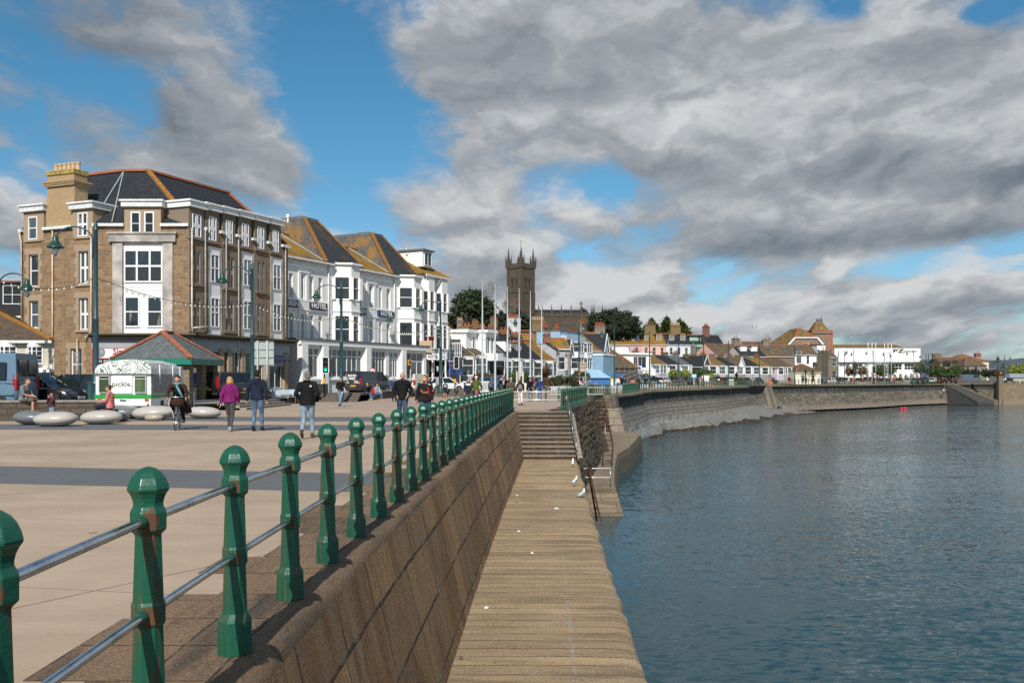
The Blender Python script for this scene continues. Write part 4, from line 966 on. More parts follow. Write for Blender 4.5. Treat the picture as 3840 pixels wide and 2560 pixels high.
# gutters, string course, shop front
def gutters(Mx,L,spans):
    us=[0]+[x for r in spans for x in r]+[L]; b=MB(Mx)
    for a_,c_ in zip(us[0::2],us[1::2]):
        if c_-a_>.05: b.box((a_,-.24,ZE-.2),(c_,-.02,ZE-.0))
    b.split('gutter',GUT,cb)
r=dz(ML,192,352,455,690);q=dz(ML,582,742,435,655);gutters(L_,wl,[(max(r[0],.02),r[1]),(q[0],q[1])])
r=dz(MM,990,1280,418,660);gutters(None,wm_,[(r[0],r[1])])
b=MB(R_)
us=[0]+[x for r in sorted(Rw[:6]) for x in (r[0]-.36,r[1]+.36)]+[wr]
for a_,c_ in zip(us[0::2],us[1::2]): 
    if c_-a_>.05: b.box((a_,-.25,ZE-.22),(c_,-.02,ZE-.02))
b.split('gutter',GUT,cb)
ZS=4.75
b=MB(); b.box((-.1,-.55,ZS-.3),(wm_+.5,.05,ZS-.12)); b.box((-.2,-.75,ZS-.12),(wm_+.7,.05,ZS)); b.M=R_; b.box((0,-.5,ZS-.3),(wr+.3,.05,ZS-.12)); b.box((-.3,-.72,ZS-.12),(wr+.5,.05,ZS)); b.build('cornice',plain('mossy_cornice',(.17,.145,.1),.9,.4,2,.4,c2=(.09,.075,.04)),cb)
GREYP=plain('grey_fascia',(.33,.34,.36),.5,.1,1)
b=MB(); b.box((-.05,-.12,ZS-1.35),(wm_,.1,ZS-.3)); b.M=R_; b.box((.0,-.12,ZS-1.2),(wr,.1,ZS-.3)); b.build('shop_fascia',GREYP,cb)
b=MB(); b.box((.0,.45,ZG),(wm_,.5,ZS-1.3)); b.M=R_; b.box((0.,.45,ZG),(wr,.5,ZS-1.2)); b.build('shop_interior',DARK,cb)
b=MB()
for u in (-.02,.9,3.3,5.9): b.box((u,-.22,ZG),(u+.55,.12,ZS-1.05))
b.M=R_
for u in (.0,2.9,3.8,5.3,8.2,10.6): b.box((u,-.22,ZG),(u+.5,.12,ZS-.95))
b.split('pilaster',DRESS,cb,bevel=.03)
SHOPG=glass('shop_glass',(.03,.035,.036),(.3,.3,.28),.2)
for (Mx,a_,c_) in ((None,1.6,3.2),(None,4.,5.8),(R_,.65,2.8),(R_,4.4,5.2),(R_,6.,8.1),(R_,8.9,10.5)):
    window(cb,a_,c_,ZG+.7,ZS-1.15,rec=.1,nx=2,nz=1,M=Mx,gm=SHOPG,fm=GUT,bw=.06)
b=MB(R_); b.box((4.35,-.02,ZG),(8.2,.2,ZG+.7)); b.box((8.75,-.02,ZG),(10.6,.2,ZG+.7)); b.box((8.3,-.14,ZS-2.15),(10.6,.18,ZS-1.1)); b.build('stall_riser',GREYP,cb)
b=MB(R_); b.hexa([(8.8,-.9,3.),(10.5,-.9,3.),(10.5,-.1,3.3),(8.8,-.1,3.3)],[(8.8,-.9,3.08),(10.5,-.9,3.08),(10.5,-.1,3.5),(8.8,-.1,3.5)]); b.build('awning',plain('navy_cloth',(.015,.02,.05),.8,.1),cb)
# shop sign
sx0=(365+5-1920)*64/F+29.0; SG=plain('sign_white',(.75,.74,.74),.4,.03); SR=plain('sign_red',(.42,.015,.02),.4,.05); SBK=plain('sign_black',(.02,.02,.022),.4,.05); SGR=plain('sign_grey',(.22,.22,.23),.4,.05)
ru=[(x-1920)*64/F+29. for x in (352,368,475,500)]
zsn=lambda y: wz(y,64)
b=MB(); b.box((ru[0],-.3,zsn(1345)),(ru[3]+.8,-.2,zsn(1306))); sg=b.build('shop_sign',SR,cb)
b=MB(); b.box((ru[0]+.07,-.32,zsn(1343)),(ru[3]+.75,-.302,zsn(1308))); b.build('sign_face',SG,sg)
T_=Matrix.Translation
lettering('Simpsons',.62,T_((ru[0]+1.45,-.325,zsn(1319)))@Matrix.Identity(4),SR,sg,bold=.012,sx=.95,align='LEFT')
lettering('Multimedia',.42,T_((ru[0]+1.5,-.325,zsn(1335))),SR,sg,bold=.006,align='LEFT')
b=MB(); b.lathe([(.3,0),(.3,.02)],20); 
for v in b.v: v.xyz=(v.x+ru[0]+.62,-.325-v.z,v.y*1.1+zsn(1321))
b.build('logo',SGR,sg); lettering('Fi',.28,T_((ru[0]+.72,-.36,zsn(1320))),SG,sg)
lettering('SPARES',.14,T_((ru[0]+.2,-.325,zsn(1339))),SGR,sg,align='LEFT')
b=MB(); b.box((ru[0],-.3,zsn(1392)),(ru[3]+.8,-.2,zsn(1346.5))); s2=b.build('shop_sign',SR,cb); b=MB(); b.box((ru[0]+.07,-.32,zsn(1390)),(ru[3]+.75,-.302,zsn(1348))); b.build('sign_face',SBK,s2)
lettering('Sales and Repairs',.34,T_((ru[0]+.12,-.325,zsn(1353))),SG,s2,align='LEFT',sx=.9)
lettering('Computers - TV',.34,T_((ru[0]+.12,-.325,zsn(1366))),SR,s2,align='LEFT',sx=.9)
# chimney
cx_,_=fpx(ML,*z1(478,560)); w_=rectz(ML,360,585,150,560); chm=chimney(cb,0,0,0,0.01,.01,.01,YBR,0) if 0 else None
b=MB(L_); c0,c1=w_[0],w_[1]; zt_=wz(580+140/2.119,66)
b.box((c0,.05,ZE-.1),(c1,1.35,zt_-2.0)); b.box((c0+.08,.1,zt_-2.0),(c1-.02,1.25,zt_-.8)); 
for k in range(3): b.box((c0-.04-.07*k,-.04-.05*k,zt_-1.15+.12*k),(c1+.06+.07*k,1.4+.05*k,zt_-1.03+.12*k))
b.box((c0+.1,.1,zt_-.8),(c1-.06,1.25,zt_)); b.cur=1; b.box((c0+.05,.02,zt_-.32),(c1,1.3,zt_-.02))
ch=b.build('chimney',[YBR,plain('lichened_brick',(.33,.24,.06),.9,.4,4,.3)],cb)
for k in range(6):
    pb=MB(L_); x=lerp(c0+.35,c1-.3,k/5); pb.lathe([(.17,0),(.16,.45),(.19,.47),(.19,.58),(.13,.58)],10,(x,.65,zt_)); pb.build('chimney_pot',BUFF,ch,smooth=True,auto=R(40))
# down-pipes
PIPE=plain('rust_stained_pipe',(.72,.7,.66),.5,.1,1,c2=(.55,.33,.16))
def pipe(pts,Mx,r=.055,mat=None):
    p=MB(Mx); p.tube(pts,r,8); p.build('drain_pipe',mat or PIPE,cb,smooth=True)
u,_=fpx(ML,*z1(428,900)); pipe([(u,-.12,.3),(u,-.12,ZE-.2)],L_)
u,_=fpx(ML,*z1(737,900)); pipe([(u-.5,-.16,4.3),(u-.5,-.16,4.5),(u,-.14,4.9),(u,-.14,ZE-.3)],L_)
u,_=fpx(ML,*z1(186,900)); pipe([(u,-.14,6.),(u-.05,-.14,ZE-.9),(u-.2,-.2,ZE-.2)],L_)
pipe([(.1,-.2,4.8),(.1,-.14,5.4),(.1,-.14,ZE-.3)],R_)
for a_,c_ in ((1620,5.3),(1786,6.),(1885,.4),(2258,5.)):
    u,_=fpx(MR,*z1(a_,900)); pipe([(u,-.14,c_),(u,-.14,ZE-.3),(u-.05,-.24,ZE-.15)],R_,.05,GUT)
pipe([(.15,-.15,5.15),(1.7,-.15,5.32)],R_,.05,GUT)
u,_=fpx(ML,*z1(632,1520)); pipe([(u,-.2,.3),(u,-.2,4.4)],L_,.07,plain('rust_pipe',(.42,.17,.05),.8,.4,3,c2=(.6,.5,.4)))
b=MB(R_); b.ell((wr-.3,-.2,ZE+1.75+.55),.14,.14,.2); b.lathe([(.1,ZE+1.75),(.06,ZE+2.1)],8,(wr-.3,-.2,0)); b.build('finial',WHITE,cb,smooth=True)
# ------------------------------------------------------------ white hotel with yellow-lichened roofs
HM=frame((-19.6,80,0),(.485,1)); ht=mroot('hotel','long white rendered hotel with orange-lichened slate turrets and blue name boards','hotel',HM)
HW=plain('white_render',(.80,.79,.77),.75,.06,.7,.04,c2=(.74,.73,.70),bsc=12)
HG=glass('hotel_glass',(.05,.055,.06),(.35,.35,.33),.3)
def z3(x,y): return (1000+x/3.136,820+y/3.136)
U=lambda x,y=600: fpx(HM,*z3(x,y))[0]
EV=12.3; L_h=27.2
up=(8.75,10.85); lo=(4.75,7.35)
B1=(6.75,10.05);B2=(17.75,21.15);B3=(21.75,24.3);B4=(24.55,27.1)
ops=[(U(262),U(308)),(U(400),U(440)),(U(507),U(552)),(U(610),U(655)),(U(1066),U(1110)),(U(1206),U(1243)),(U(1325),U(1357)),(U(1412),U(1457))]
holes=[]
for a,b_ in ops: holes+= [(a,b_,*up),(a,b_,*lo)]
mb=MB(); wall_holes(mb,-1.5,L_h,.2,EV,holes,.42)
D=11
for pts in (((-1.5,0),(-1.5,D)),((L_h,0),(L_h,D)),((-1.5,D),(L_h,D))):
    (a,b_),(c,d_)=pts; mb.face((a,b_,.2),(c,d_,.2),(c,d_,EV),(a,b_,EV))
mb.build('wall',HW,ht)
for h in holes: window(ht,*h,rec=.42,nx=2,nz=2,gm=HG,fm=WHITE,fw=.07,bw=.035)
# strings, pilasters, cornices
b=MB()
def lintel(u0,u1,z0,z1,o): b.box((u0,-o,z0),(u1,.02,z1))
for a,c in ((-1.4,B1[0]-.9),(B1[1]+.2,B2[0]-.9)):
    lintel(a,c,7.72,7.86,.14); lintel(a,c,8.52,8.64,.12); lintel(a,c,4.42,4.56,.1); lintel(a,c,EV-.35,EV-.12,.12)
for x in (382,470,1182,1262): u=U(x); lintel(u-.16,u+.16,4.8,7.7,.1); lintel(u-.16,u+.16,8.64,11.1,.1)
for x in ((372,492),(1172,1290)): lintel(U(x[0]),U(x[1]),7.86,8.52,.1); lintel(U(x[0]),U(x[1]),11.05,11.2,.14)
b.split('moulding',HW,ht)
for bb in (B1,B2):
    for k in range(12):
        w_=.42 if k%2 else .28; b=MB(); z=4.5+k*.62; b.box((bb[0]-.42-w_/2,-.07,z),(bb[0]-.42+w_/2,.02,z+.58)); b.build('quoin',HW,ht)
    b=MB(); b.tube([(bb[0]-.85,-.12,4.6),(bb[0]-.85,-.12,EV-.2)],.07,8); b.build('drain_pipe',GUT,ht,smooth=True)
# canted bays, two storeys each
for i,(a,c) in enumerate((B1,B2,B3,B4)):
    pr=1.35 if i<2 else .95; cols=(2,2,2) if i<2 else (1,1,1)
    tp=EV if i<2 else EV+.6
    for z0,zs,zh,zt_ in ((.3,4.95,7.5,8.0),(8.0,9.05,11.1,tp)):
        bay(ht,a,c,pr,z0,zt_,zs,zh,cant=.72 if i<2 else .7,wm=HW,fm=WHITE,gm=GLASSD,cols=(1,1,1),trans=.52,post=.42 if i<2 else .3)
    if i>1:
        b=MB(); b.box((a-.02,-pr+.15,4.9),(c+.02,-.2,7.4))
# name boards
BL=plain('sign_blue',(.012,.03,.12),.35,.1); BLD=plain('sign_navy',(.012,.02,.06),.4,.15)
for x0,x1,txt,m_,ts in ((150,350,'QUEENS',BLD,.72),(498,690,'HOTEL',BLD,.72),(975,1160,'QUEENS',BLD,.66),(1300,1485,'HOTEL',BL,.66)):
    a,c=U(x0,850),U(x1,850); a=max(a,-1.3)
    b=MB(); b.box((a,-.2,7.88),(c,-.1,8.5)); sgn=b.build('name_board',m_,ht)
    lettering(txt,.6,T_(((a+c)/2+(.2 if txt=='QUEENS' else 0),-.22,8.19)),WHITE,sgn,bold=.012,sx=1.15)
# roofs
HL=slate('hotel_slate',(.05,.05,.045),(.075,.07,.06),(.30,.165,.02),.85,.45,lsc=.35,rw=.35,rh=.25)
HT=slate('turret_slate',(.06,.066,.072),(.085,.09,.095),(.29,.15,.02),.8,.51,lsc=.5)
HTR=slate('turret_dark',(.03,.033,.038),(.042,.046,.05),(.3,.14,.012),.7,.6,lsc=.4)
ORT=plain('orange_hip',(.25,.09,.02),.85,.35,6,c2=(.29,.14,.025))
b=MB(); RD=3.0
slab(b,[(-1.5,-.3,EV),(L_h-5.2,-.3,EV),(L_h-5.2,5.,EV+RD),(-1.5,5.,EV+RD)]); slab(b,[(L_h-5.2,10.3,EV),(-1.5,10.3,EV),(-1.5,5,EV+RD),(L_h-5.2,5,EV+RD)])
rf=b.build('roof',HL,ht); b=MB(); b.bar((-1.5,5,EV+RD+.05),(L_h-5.2,5,EV+RD+.05),.3,.14); b.build('ridge_tiles',plain('lichen_tile',(.32,.14,.02),.85,.3,5),rf)
def turret(u0,u1,t0,t1,y0,y1,zt_,dep=10.2):
    lo_=[(u0,-.32,EV+.04),(u1,-.32,EV+.04),(u1,dep,EV+.04),(u0,dep,EV+.04)]; hi=[(t0,y0,zt_),(t1,y0,zt_),(t1,y1,zt_),(t0,y1,zt_)]
    b=MB()
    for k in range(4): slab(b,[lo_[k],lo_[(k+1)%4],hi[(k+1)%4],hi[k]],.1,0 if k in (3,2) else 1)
    b.cur=2; b.box((t0-.12,y0-.12,zt_-.22),(t1+.12,y1+.12,zt_+.06)); b.box((t0+.3,y0+.6,zt_+.06),(t1-.2,y0+2,zt_+.22))
    r=b.build('turret_roof',[HT,HTR,LEAD],ht)
    for k in (0,1):
        b=MB(); b.bar(Vector(lo_[k])+Vector((0,0,.05)),Vector(hi[k])+Vector((0,0,.03)),.36,.14); b.build('hip_tiles',ORT,r)
    b=MB(); b.bar(Vector(lo_[0])+Vector((-.5,0,.12)),Vector(((lo_[0][0]+lo_[3][0])/2-.2,4.9,EV+RD)),.12,.12); b.build('lead_flashing',MATS['lead_light'],r)
turret(5.3,11.4,7.,9.,3.6,8.2,17.0); turret(16.1,22.1,18.2,20.2,3.6,8.2,17.1)
for a,c in (B1,B2):
    q=MB(); e=.25; pr=1.35; pts=[(a-e,.0),(a+pr*.7-e*.4,-pr-e),(c-pr*.7+e*.4,-pr-e),(c+e,.0)]
    q.hexa([(x,y,EV-.02) for x,y in pts],[(x,y,EV+.16) for x,y in pts]); q.cur=1; q.hexa([(x,y,EV+.16) for x,y in pts],[(lerp(x,(a+c)/2,.25),y*.4,EV+.55) for x,y in pts]); q.build('bay_roof',[HW,SL_DARK],ht)
b=MB(); hi=[(L_h-5.2,5.2,EV+3.9),(L_h-2.3,5.2,EV+3.9)]
E3=EV+.62
slab(b,[(L_h-5.6,-.9,E3),(L_h+.35,-.9,E3),hi[1],hi[0]]); slab(b,[(L_h+.35,-.9,E3),(L_h+.35,10.5,E3),hi[1]]); slab(b,[(L_h-5.6,10.5,E3),(L_h-5.6,-.9,E3),hi[0]])
rf=b.build('roof',HL,ht); b=MB(); b.bar((L_h+.35,-.9,E3+.05),hi[1],.22,.12); b.bar(hi[0],hi[1],.22,.12); b.build('hip_tiles',MATS['lichen_tile'],rf)
b=MB(); b.box((L_h-4.2,.2,E3+1.),(L_h-2.2,3.5,E3+2.75)); b.build('dormer',WHITE,ht)
window(ht,L_h-3.95,L_h-2.45,E3+1.15,E3+2.6,rec=0.,y=.16,nx=2,nz=1,gm=GLASSD)
b=MB(); b.box((L_h-4.4,-.05,E3+2.75),(L_h-2.,3.9,E3+2.92)); b.build('dormer_roof',LEAD,ht)
b=MB()
for a,c in ((-1.4,B1[0]-.3),(B1[1]+.3,B2[0]-.3)): b.box((a,-.48,EV-.18),(c,-.3,EV-.02))
b.box((L_h-5.4,-1.1,E3-.2),(L_h+.3,-.92,E3)); b.split('gutter',GUT,ht)
for x,y,h in ((9.,9.,2.3),(20.6,9.5,2.2)): chimney(ht,x+1.5,y,EV+1,EV+RD+h-.6,1.6,.7,DRESS2,0)
# glazed sun lounge along the front
OE=(-16.7,78.6); EM=frame((OE[0],OE[1],0),(.485,1)); E_=HM.inverted()@EM
def z4(x,y): return (750+x/2.352,1280+y/2.352)
UE=lambda x,y=160: fpx(EM,*z4(x,y))[0]
e0,e1=-2.15,18.1; ET=4.9
lounge=[(882,1052),(1083,1435),(1503,1640),(1668,1752),(1818,1975)]
b=MB(E_); hol=[(UE(a),UE(c),1.75 if i<4 else .9,4.28) for i,(a,c) in enumerate(lounge)]
wall_holes(b,e0,e1,.2,ET,hol,.25); b.face((e0,0,.2),(e0,3.2,.2),(e0,3.2,ET),(e0,0,ET)); b.face((e1,0,.2),(e1,0,ET),(e1,3.2,ET),(e1,3.2,.2))
b.face((e0,0,ET-.02),(e1,0,ET-.02),(e1,3.2,ET-.02),(e0,3.2,ET-.02)); b.build('lounge_wall',HW,ht)
b=MB(E_); b.box((e0-.2,-.3,ET-.42),(e1+.2,.0,ET)); 
for u in (e0,UE(1062),UE(1445),UE(1760)): b.box((u-.05,-.35,.2),(u+.75,.02,ET-.45))
b.box((e0+.6,-.18,1.5),(e1-2.8,.02,1.68)); b.split('lounge_trim',WHITE,ht,bevel=.03)
b=MB(E_); b.box((e0-.3,-.38,ET),(e1+.3,3.2,ET+.14)); b.build('flat_roof',LEAD,ht)
for (a,c,z0,z1_),n in zip(hol,(4,8,5,4,3)): window(ht,a,c,z0,z1_,rec=.22,nx=n,nz=2,rows=[.74],M=E_,gm=HG if n!=8 else GLASSB,bw=.09,fw=.09)
window(ht,.6,1.6,1.9,3.9,rec=0.,y=-.02,nx=2,nz=1,M=E_@T_((e0-.01,3.2,0))@Matrix.Rotation(R(-90),4,'Z'),gm=GLASSB)
b=MB(E_)
YS=plain('sign_yellow',(.62,.30,.015),.4,.05)
u=UE(1806,150); b.box((u,-.45,3.0),(u+.42,-.37,3.55)); y_=b.build('rating_sign',YS,ht)
lettering('AA',.32,E_@T_((u+.21,-.46,3.32)),SBK,y_,bold=.008)
b=MB(E_); b.box((u,-.44,2.62),(u+.42,-.38,2.99)); b.build('rating_sign',SBK,ht)
# portico with HOTEL board beyond the lounge
PM=frame((gnd(0,0,0) if 0 else W(1592,1330,97))[:2]+(0,),(1,.12)); P_=HM.inverted()@PM
pw_=lambda x: fpx(PM,x,1335)[0]
b=MB(P_); w1=pw_(1676)
b.box((0,0,3.62),(w1,3.,4.35)); por=b.build('portico',GREYP,ht)
b=MB(P_); b.box((.05,-.06,3.66),(w1*.66,0,4.28)); b.build('name_board',WHITE,ht)
b=MB(P_); b.box((w1*.67,-.05,3.66),(w1*.985,0,4.26)); b.build('name_board',plain('faded_white',(.62,.64,.68),.5,.08),ht)
lettering('HOTEL',.5,P_@T_((w1*.385,-.08,3.97)),BL,por,bold=.015,sx=w1/3.4)
lettering('QUEENS',.34,P_@T_((w1*.825,-.07,3.96)),plain('ghost_blue',(.2,.25,.42),.5,.1),por,sx=w1/5)
b=MB(P_); b.box((.08,-.07,3.7),(w1*.1,-.062,4.24)); b.build('rating_sign',YS,ht)
b=MB(P_); b.box((.1,2.8,.3),(w1,3,3.6)); b.build('entrance_void',DARK,ht)
for u in (.1,w1*.32,w1*.9): 
    b=MB(P_); b.box((u,.0,.3),(u+.16,.16,3.62)); b.build('portico_post',WHITE if u>.2 else BUFF,ht)
for u in (.75,1.35):
    b=MB(P_); b.lathe([(.03,2.4),(.1,2.5),(.13,2.85),(.04,3.0)],8,(u,-.12,0)); b.build('wall_lantern',plain('lantern_glass',(.5,.5,.48),.3,.1),ht)
# plywood box, bucket and scaffold rail on the portico roof
b=MB(P_); b.box((-.55,-.3,4.4),(.75,1.4,5.65)); ply=tag(b.build('plywood_hoarding',plain('chipboard',(.46,.33,.22),.85,.2,14,.2)),'plywood box hoarding standing on the hotel porch roof','hoarding'); ply.matrix_world=ht.matrix_basis.copy()
b=MB(P_); b.lathe([(.26,5.66),(.34,6.1),(.36,6.1)],14,(.7,.2,0)); bk=tag(b.build('red_bucket',plain('red_plastic',(.55,.015,.015),.4,.05),smooth=True),'red plastic tub on top of the plywood box above the porch','tub'); bk.matrix_world=ht.matrix_basis.copy()
sc=thing('scaffold','thin scaffold poles around the hotel porch roof','scaffold',W(1640,1400,96)); SCF=plain('scaffold_pole',(.3,.29,.27),.5,.2,3,metal=.5)
for x in (-.3,.5,1.3): b=MB(); b.tube([(x,-.3,-.9),(x,-.3,4.9)],.03,6); b.build('pole',SCF,sc)
for z in (4.1,4.6): b=MB(); b.tube([(-.5,-.3,z),(1.6,-.3,z)],.03,6); b.build('rail',SCF,sc)
b=MB(); b.tube([(.4,-.4,-.8),(1.3,-.4,3.)],.025,6); b.build('brace',SCF,sc)
# blue-fronted cafe with scalloped awning next to the hotel
CM=frame(W(1672,1400,99)[:2]+(0,),(1,.25)); cf=mroot('cafe','low shop front with scalloped navy blue awning beside the hotel porch','shop',CM)
NB=plain('cafe_blue',(.012,.035,.12),.6,.15,2); cw=fpx(CM,1726,1400)[0]
b=MB(); b.box((0,.3,.2),(cw,4,3.75)); b.build('wall',NB,cf)
b=MB()
n=5
b.hexa([(-.1,-.9,2.35),(cw+.1,-.9,2.35),(cw+.1,.3,3.0),(-.1,.3,3.0)],[(-.1,-.9,2.42),(cw+.1,-.9,2.42),(cw+.1,.3,3.1),(-.1,.3,3.1)])
for k in range(n):
    x0,x1=lerp(-.1,cw+.1,k/n),lerp(-.1,cw+.1,(k+1)/n); b.hexa([(x0,-.92,2.4),(x0,-.92,2.15),((x0+x1)/2,-.92,2.0),(x1,-.92,2.15),(x1,-.92,2.4)],[(x0,-.89,2.4),(x0,-.89,2.15),((x0+x1)/2,-.89,2.0),(x1,-.89,2.15),(x1,-.89,2.4)])
b.build('awning',NB,cf); b=MB(); b.box((0,.2,3.5),(cw,.32,3.62)); b.build('fascia',GREYP,cf)
for k in range(4): window(cf,lerp(.02,cw,k/4)+.05,lerp(.02,cw,(k+1)/4)-.05,.5,2.3,rec=.05,y=.22,nx=1,nz=1,fm=WHITE,gm=GLASS)
lettering('Lugger',.55,T_((cw*.55,.18,3.15)),plain('sign_gold',(.3,.12,.03),.5,.1),cf)
# ------------------------------------------------------------ terraces along the sea front and up the hill
CRM=plain('cream_render',(.62,.57,.47),.8,.1,1); PINK=plain('mauve_render',(.56,.33,.35),.8,.08,1); PEACH=plain('peach_render',(.68,.42,.32),.8,.08,1)
PALEG=plain('pale_green_render',(.55,.6,.5),.8,.08,1); PALEB=plain('pale_grey_render',(.6,.62,.66),.8,.08,1); BLUE=plain('sky_blue_render',(.27,.42,.54),.75,.1,1.2)
BLUE2=plain('mid_blue_render',(.2,.34,.46),.75,.1,1.2); GREYR=plain('grey_render',(.34,.35,.38),.8,.12,1); LILAC=plain('lilac_render',(.6,.45,.52),.8,.08,1)
RUB=stone('town_rubble',(.24,.19,.14),(.17,.135,.1),(.3,.26,.2),.5,.25,.02,bs=.7); BRK=stone('red_brick',(.28,.09,.05),(.2,.065,.04),(.3,.24,.2),.23,.08,.01,bs=.3)
RUBW=stone('grey_rubble',(.3,.29,.27),(.23,.22,.2),(.35,.33,.3),.5,.25,.02,bs=.6); DKR=plain('dark_render',(.06,.055,.05),.85,.2,2)
LCH=plain('lichened_stack',(.30,.19,.05),.9,.4,3,.3,c2=(.18,.14,.09)); STK=plain('grey_stack',(.2,.165,.13),.9,.3,3,.3); WST=plain('white_stack',(.55,.55,.56),.85,.15,2)
GFR=plain('sage_frames',(.33,.5,.36),.5,.05)
def on_line(A,dv,px): k=(px-CX)/F; s=(k*A[1]-A[0])/(dv[0]-k*dv[1]); return A[1]+dv[1]*s
def zat(py,d): return wz(py,d)
# seafront row beside the hotel
D1=(.46,1.); A1=(wx(1727,112),112.)
G1='small terraced houses on the sea front'
rows=[ # x0,x1,eave z,rise,wall,roof,chim mat,label extra
 (1729,1781,4.55,2.9,RUB,SL_BR,STK,'stone terraced house with brown slate roof nearest the blue awning'),
 (1781,1820,4.75,2.6,CRM,SL_BR,BRK,'narrow cream house with crested red ridge left of the white modern house'),
 (1856,1882,4.6,3.2,GREYR,SL_L3,LCH,'narrow house with grey and golden lichened roof beside the white balcony'),
 (1882,1911,4.5,3.1,WHITE,SL_GREY,LCH,'white bayed house under a grey slate roof between flagpoles'),
 (1911,1952,4.6,3.3,RUB,SL_DARK,STK,'terraced house with dark roof and white framed dormer'),
 (1952,1997,4.55,3.5,GREYR,SL_DARK,LCH,'terraced house with tall dark roof and orange dormer ridge'),
 (1997,2036,4.5,3.3,WHITE,SL_DARK,LCH,'white bayed house with dark roof and orange hip tiles by the palm'),
 (2036,2086,4.5,2.9,WHITE,SL_L3,LCH,'white bayed house with golden lichened roof right of the last flagpole')]
for i,(a,b_,ze,rs,wm,rm,cm,lb) in enumerate(rows):
    d0=on_line(A1,D1,a); kw={}
    bz=[(.1,.72,1.05,.2,ze-.12,2.1,ze-.5,dict(wm=wm if wm in (WHITE,GREYR) else GREYR,cols=(1,1,1),headm=WHITE))]
    dm=[]
    if i==4: dm=[(.45,1.9,1.5,.12,SL_DARK,WHITE,2)]
    if i==5: dm=[(.5,1.6,1.2,.15,TERRA,LEAD,2)]
    house(lb,a,b_,d0,D1,.3,ze,rs,8.,wm,rm,bays=bz,wins=[(.87,2.3,.6,1.7)],chim=[(.02,.55,.9,1.6,.75,cm,3,TERRA)],dorm=dm,group=G1,gm=GLASSB if i%2 else GLASS,skyl=(.5,) if i==0 else ())
# modern white house
d0=on_line(A1,D1,1820); r,w_,M_=house('white modern flat-roofed house with curved balcony over the seafront row',1820,1856,d0,D1,.3,7.6,0,7,WHITE,None,kind='flat',wins=[(.3,4.9,1.1,2.2),(.75,4.9,.9,2.2),(.5,2.,2.6,2.0)],group=None,nx=2,nz=1,gm=GLASSB)
b=MB(); pts=[(-.2,0),(0.,-1.0),(.6,-1.5),(w_-.6,-1.5),(w_,-1.0),(w_+.2,0)]; b.hexa([(x,y,4.0) for x,y in pts],[(x,y,4.95) for x,y in pts]); b.build('balcony',WHITE,r)
b=MB(); b.box((-3.,1.2,5.),(.05,6,7.5)); b.build('side_wing',WHITE,r); window(r,-1.4,-.7,5.6,7.,rec=0,y=1.18,gm=GLASSD,nz=1); b=MB(); b.box((-3.2,.8,7.5),(.1,6.2,7.9)); b.build('wing_roof',WHITE,r)
r,w_,M_=house('cream flat-roofed house with striped blinds between hotel and terrace',1658,1727,106,(1,.35),.3,6.2,0,6,CRM,None,kind='flat',wins=[(.2,4.1,.75,1.5),(.72,3.6,1.5,2.1)],nx=1,nz=2,gm=GLASSB)
for k in range(5): b=MB(); x=w_*.72-.6+.27*k; b.box((x,.05,3.65),(x+.06,.09,5.65)); b.build('blind',WHITE,r)
# taller houses right of the row
def tall(lb,a,b_,ze,rs,wm,rm,D=9.,**k):
    return house(lb,a,b_,on_line(A1,D1,a),D1,.3,ze,rs,D,wm,rm,**k)
tall('grey rendered lower house with white windows by the brown signs',2086,2138,6.,1.2,GREYR,SL_DARK,D=4,wins=[(.7,3.2,1.3,1.9)],bays=[(.1,.5,.9,.3,5.6,3.1,5.,dict(wm=GREYR))],gabf=[(.85,1.6,1.7,BLUE2,SL_DARK)])
house('stone gabled wing with golden lichened roof facing the palm',2062,2138,142,(1,.22),.3,6.5,1.5,4.5,RUBW,SL_L3,wins=[(.6,4.7,.75,.8)],chim=[(.02,.5,1.,.8,.6,BRK,2,TERRA)],gut=True)
r,w_,M_=tall('tall blue and white house with stacked bay windows and flat parapet',2140,2206,7.5,0,BLUE,None,kind='flat',flatm=BLUE2,D=4.6,bays=[(u0,u1,1.,z0,z1,zs,zh,dict(wm=WHITE,cols=(1,2,1))) for u0,u1 in ((.02,.5),(.5,.98)) for z0,z1,zs,zh in ((2.4,5.2,3.3,5.0),(5.2,7.6,5.95,7.4))],gm=GLASSD)
b=MB(); b.box((-1.5,1.2,7.3),(w_,5.2,9.2)); b.build('upper_block',BLUE,r); b=MB(); b.box((-1.6,1.1,9.2),(w_+.1,5.3,9.36)); b.build('block_cap',LEAD,r); b=MB(); b.box((-1.2,.2,7.3),(w_*.9,4.4,8.55)); b.build('parapet',plain('grey_blue',(.42,.48,.55),.8,.1),r)
for x,y,n in ((.3,4.6,7),(w_*.7,4.6,6)): chimney(r,x,y,9.2,9.75,1.7,.6,LCH if x<1 else BRK,n,TERRA,row='x',poth=.8)
r,w_,M_=tall('sky blue house with white square bay and steep lichened roof',2206,2280,6.6,3.4,BLUE,SL_L3,wins=[(.75,6.1,.8,1.3)],bays=[(.62,1.02,1.3,.3,6.,2.9,5.7,dict(wm=BLUE,cols=(2,2,2),cant=.25))],gabf=[(.78,2.4,2.8,BLUE,SL_DARK)],chim=[(.9,.5,2.2,.8,1.3,STK,6,TERRA)])
b=MB(); b.box((.0,-2.6,.2),(w_*.6,.0,5.6)); b.build('wing',BLUE2,r); b=MB(); b.box((-.1,-2.7,5.6),(w_*.6+.1,0,5.85)); b.build('wing_parapet',WHITE,r)
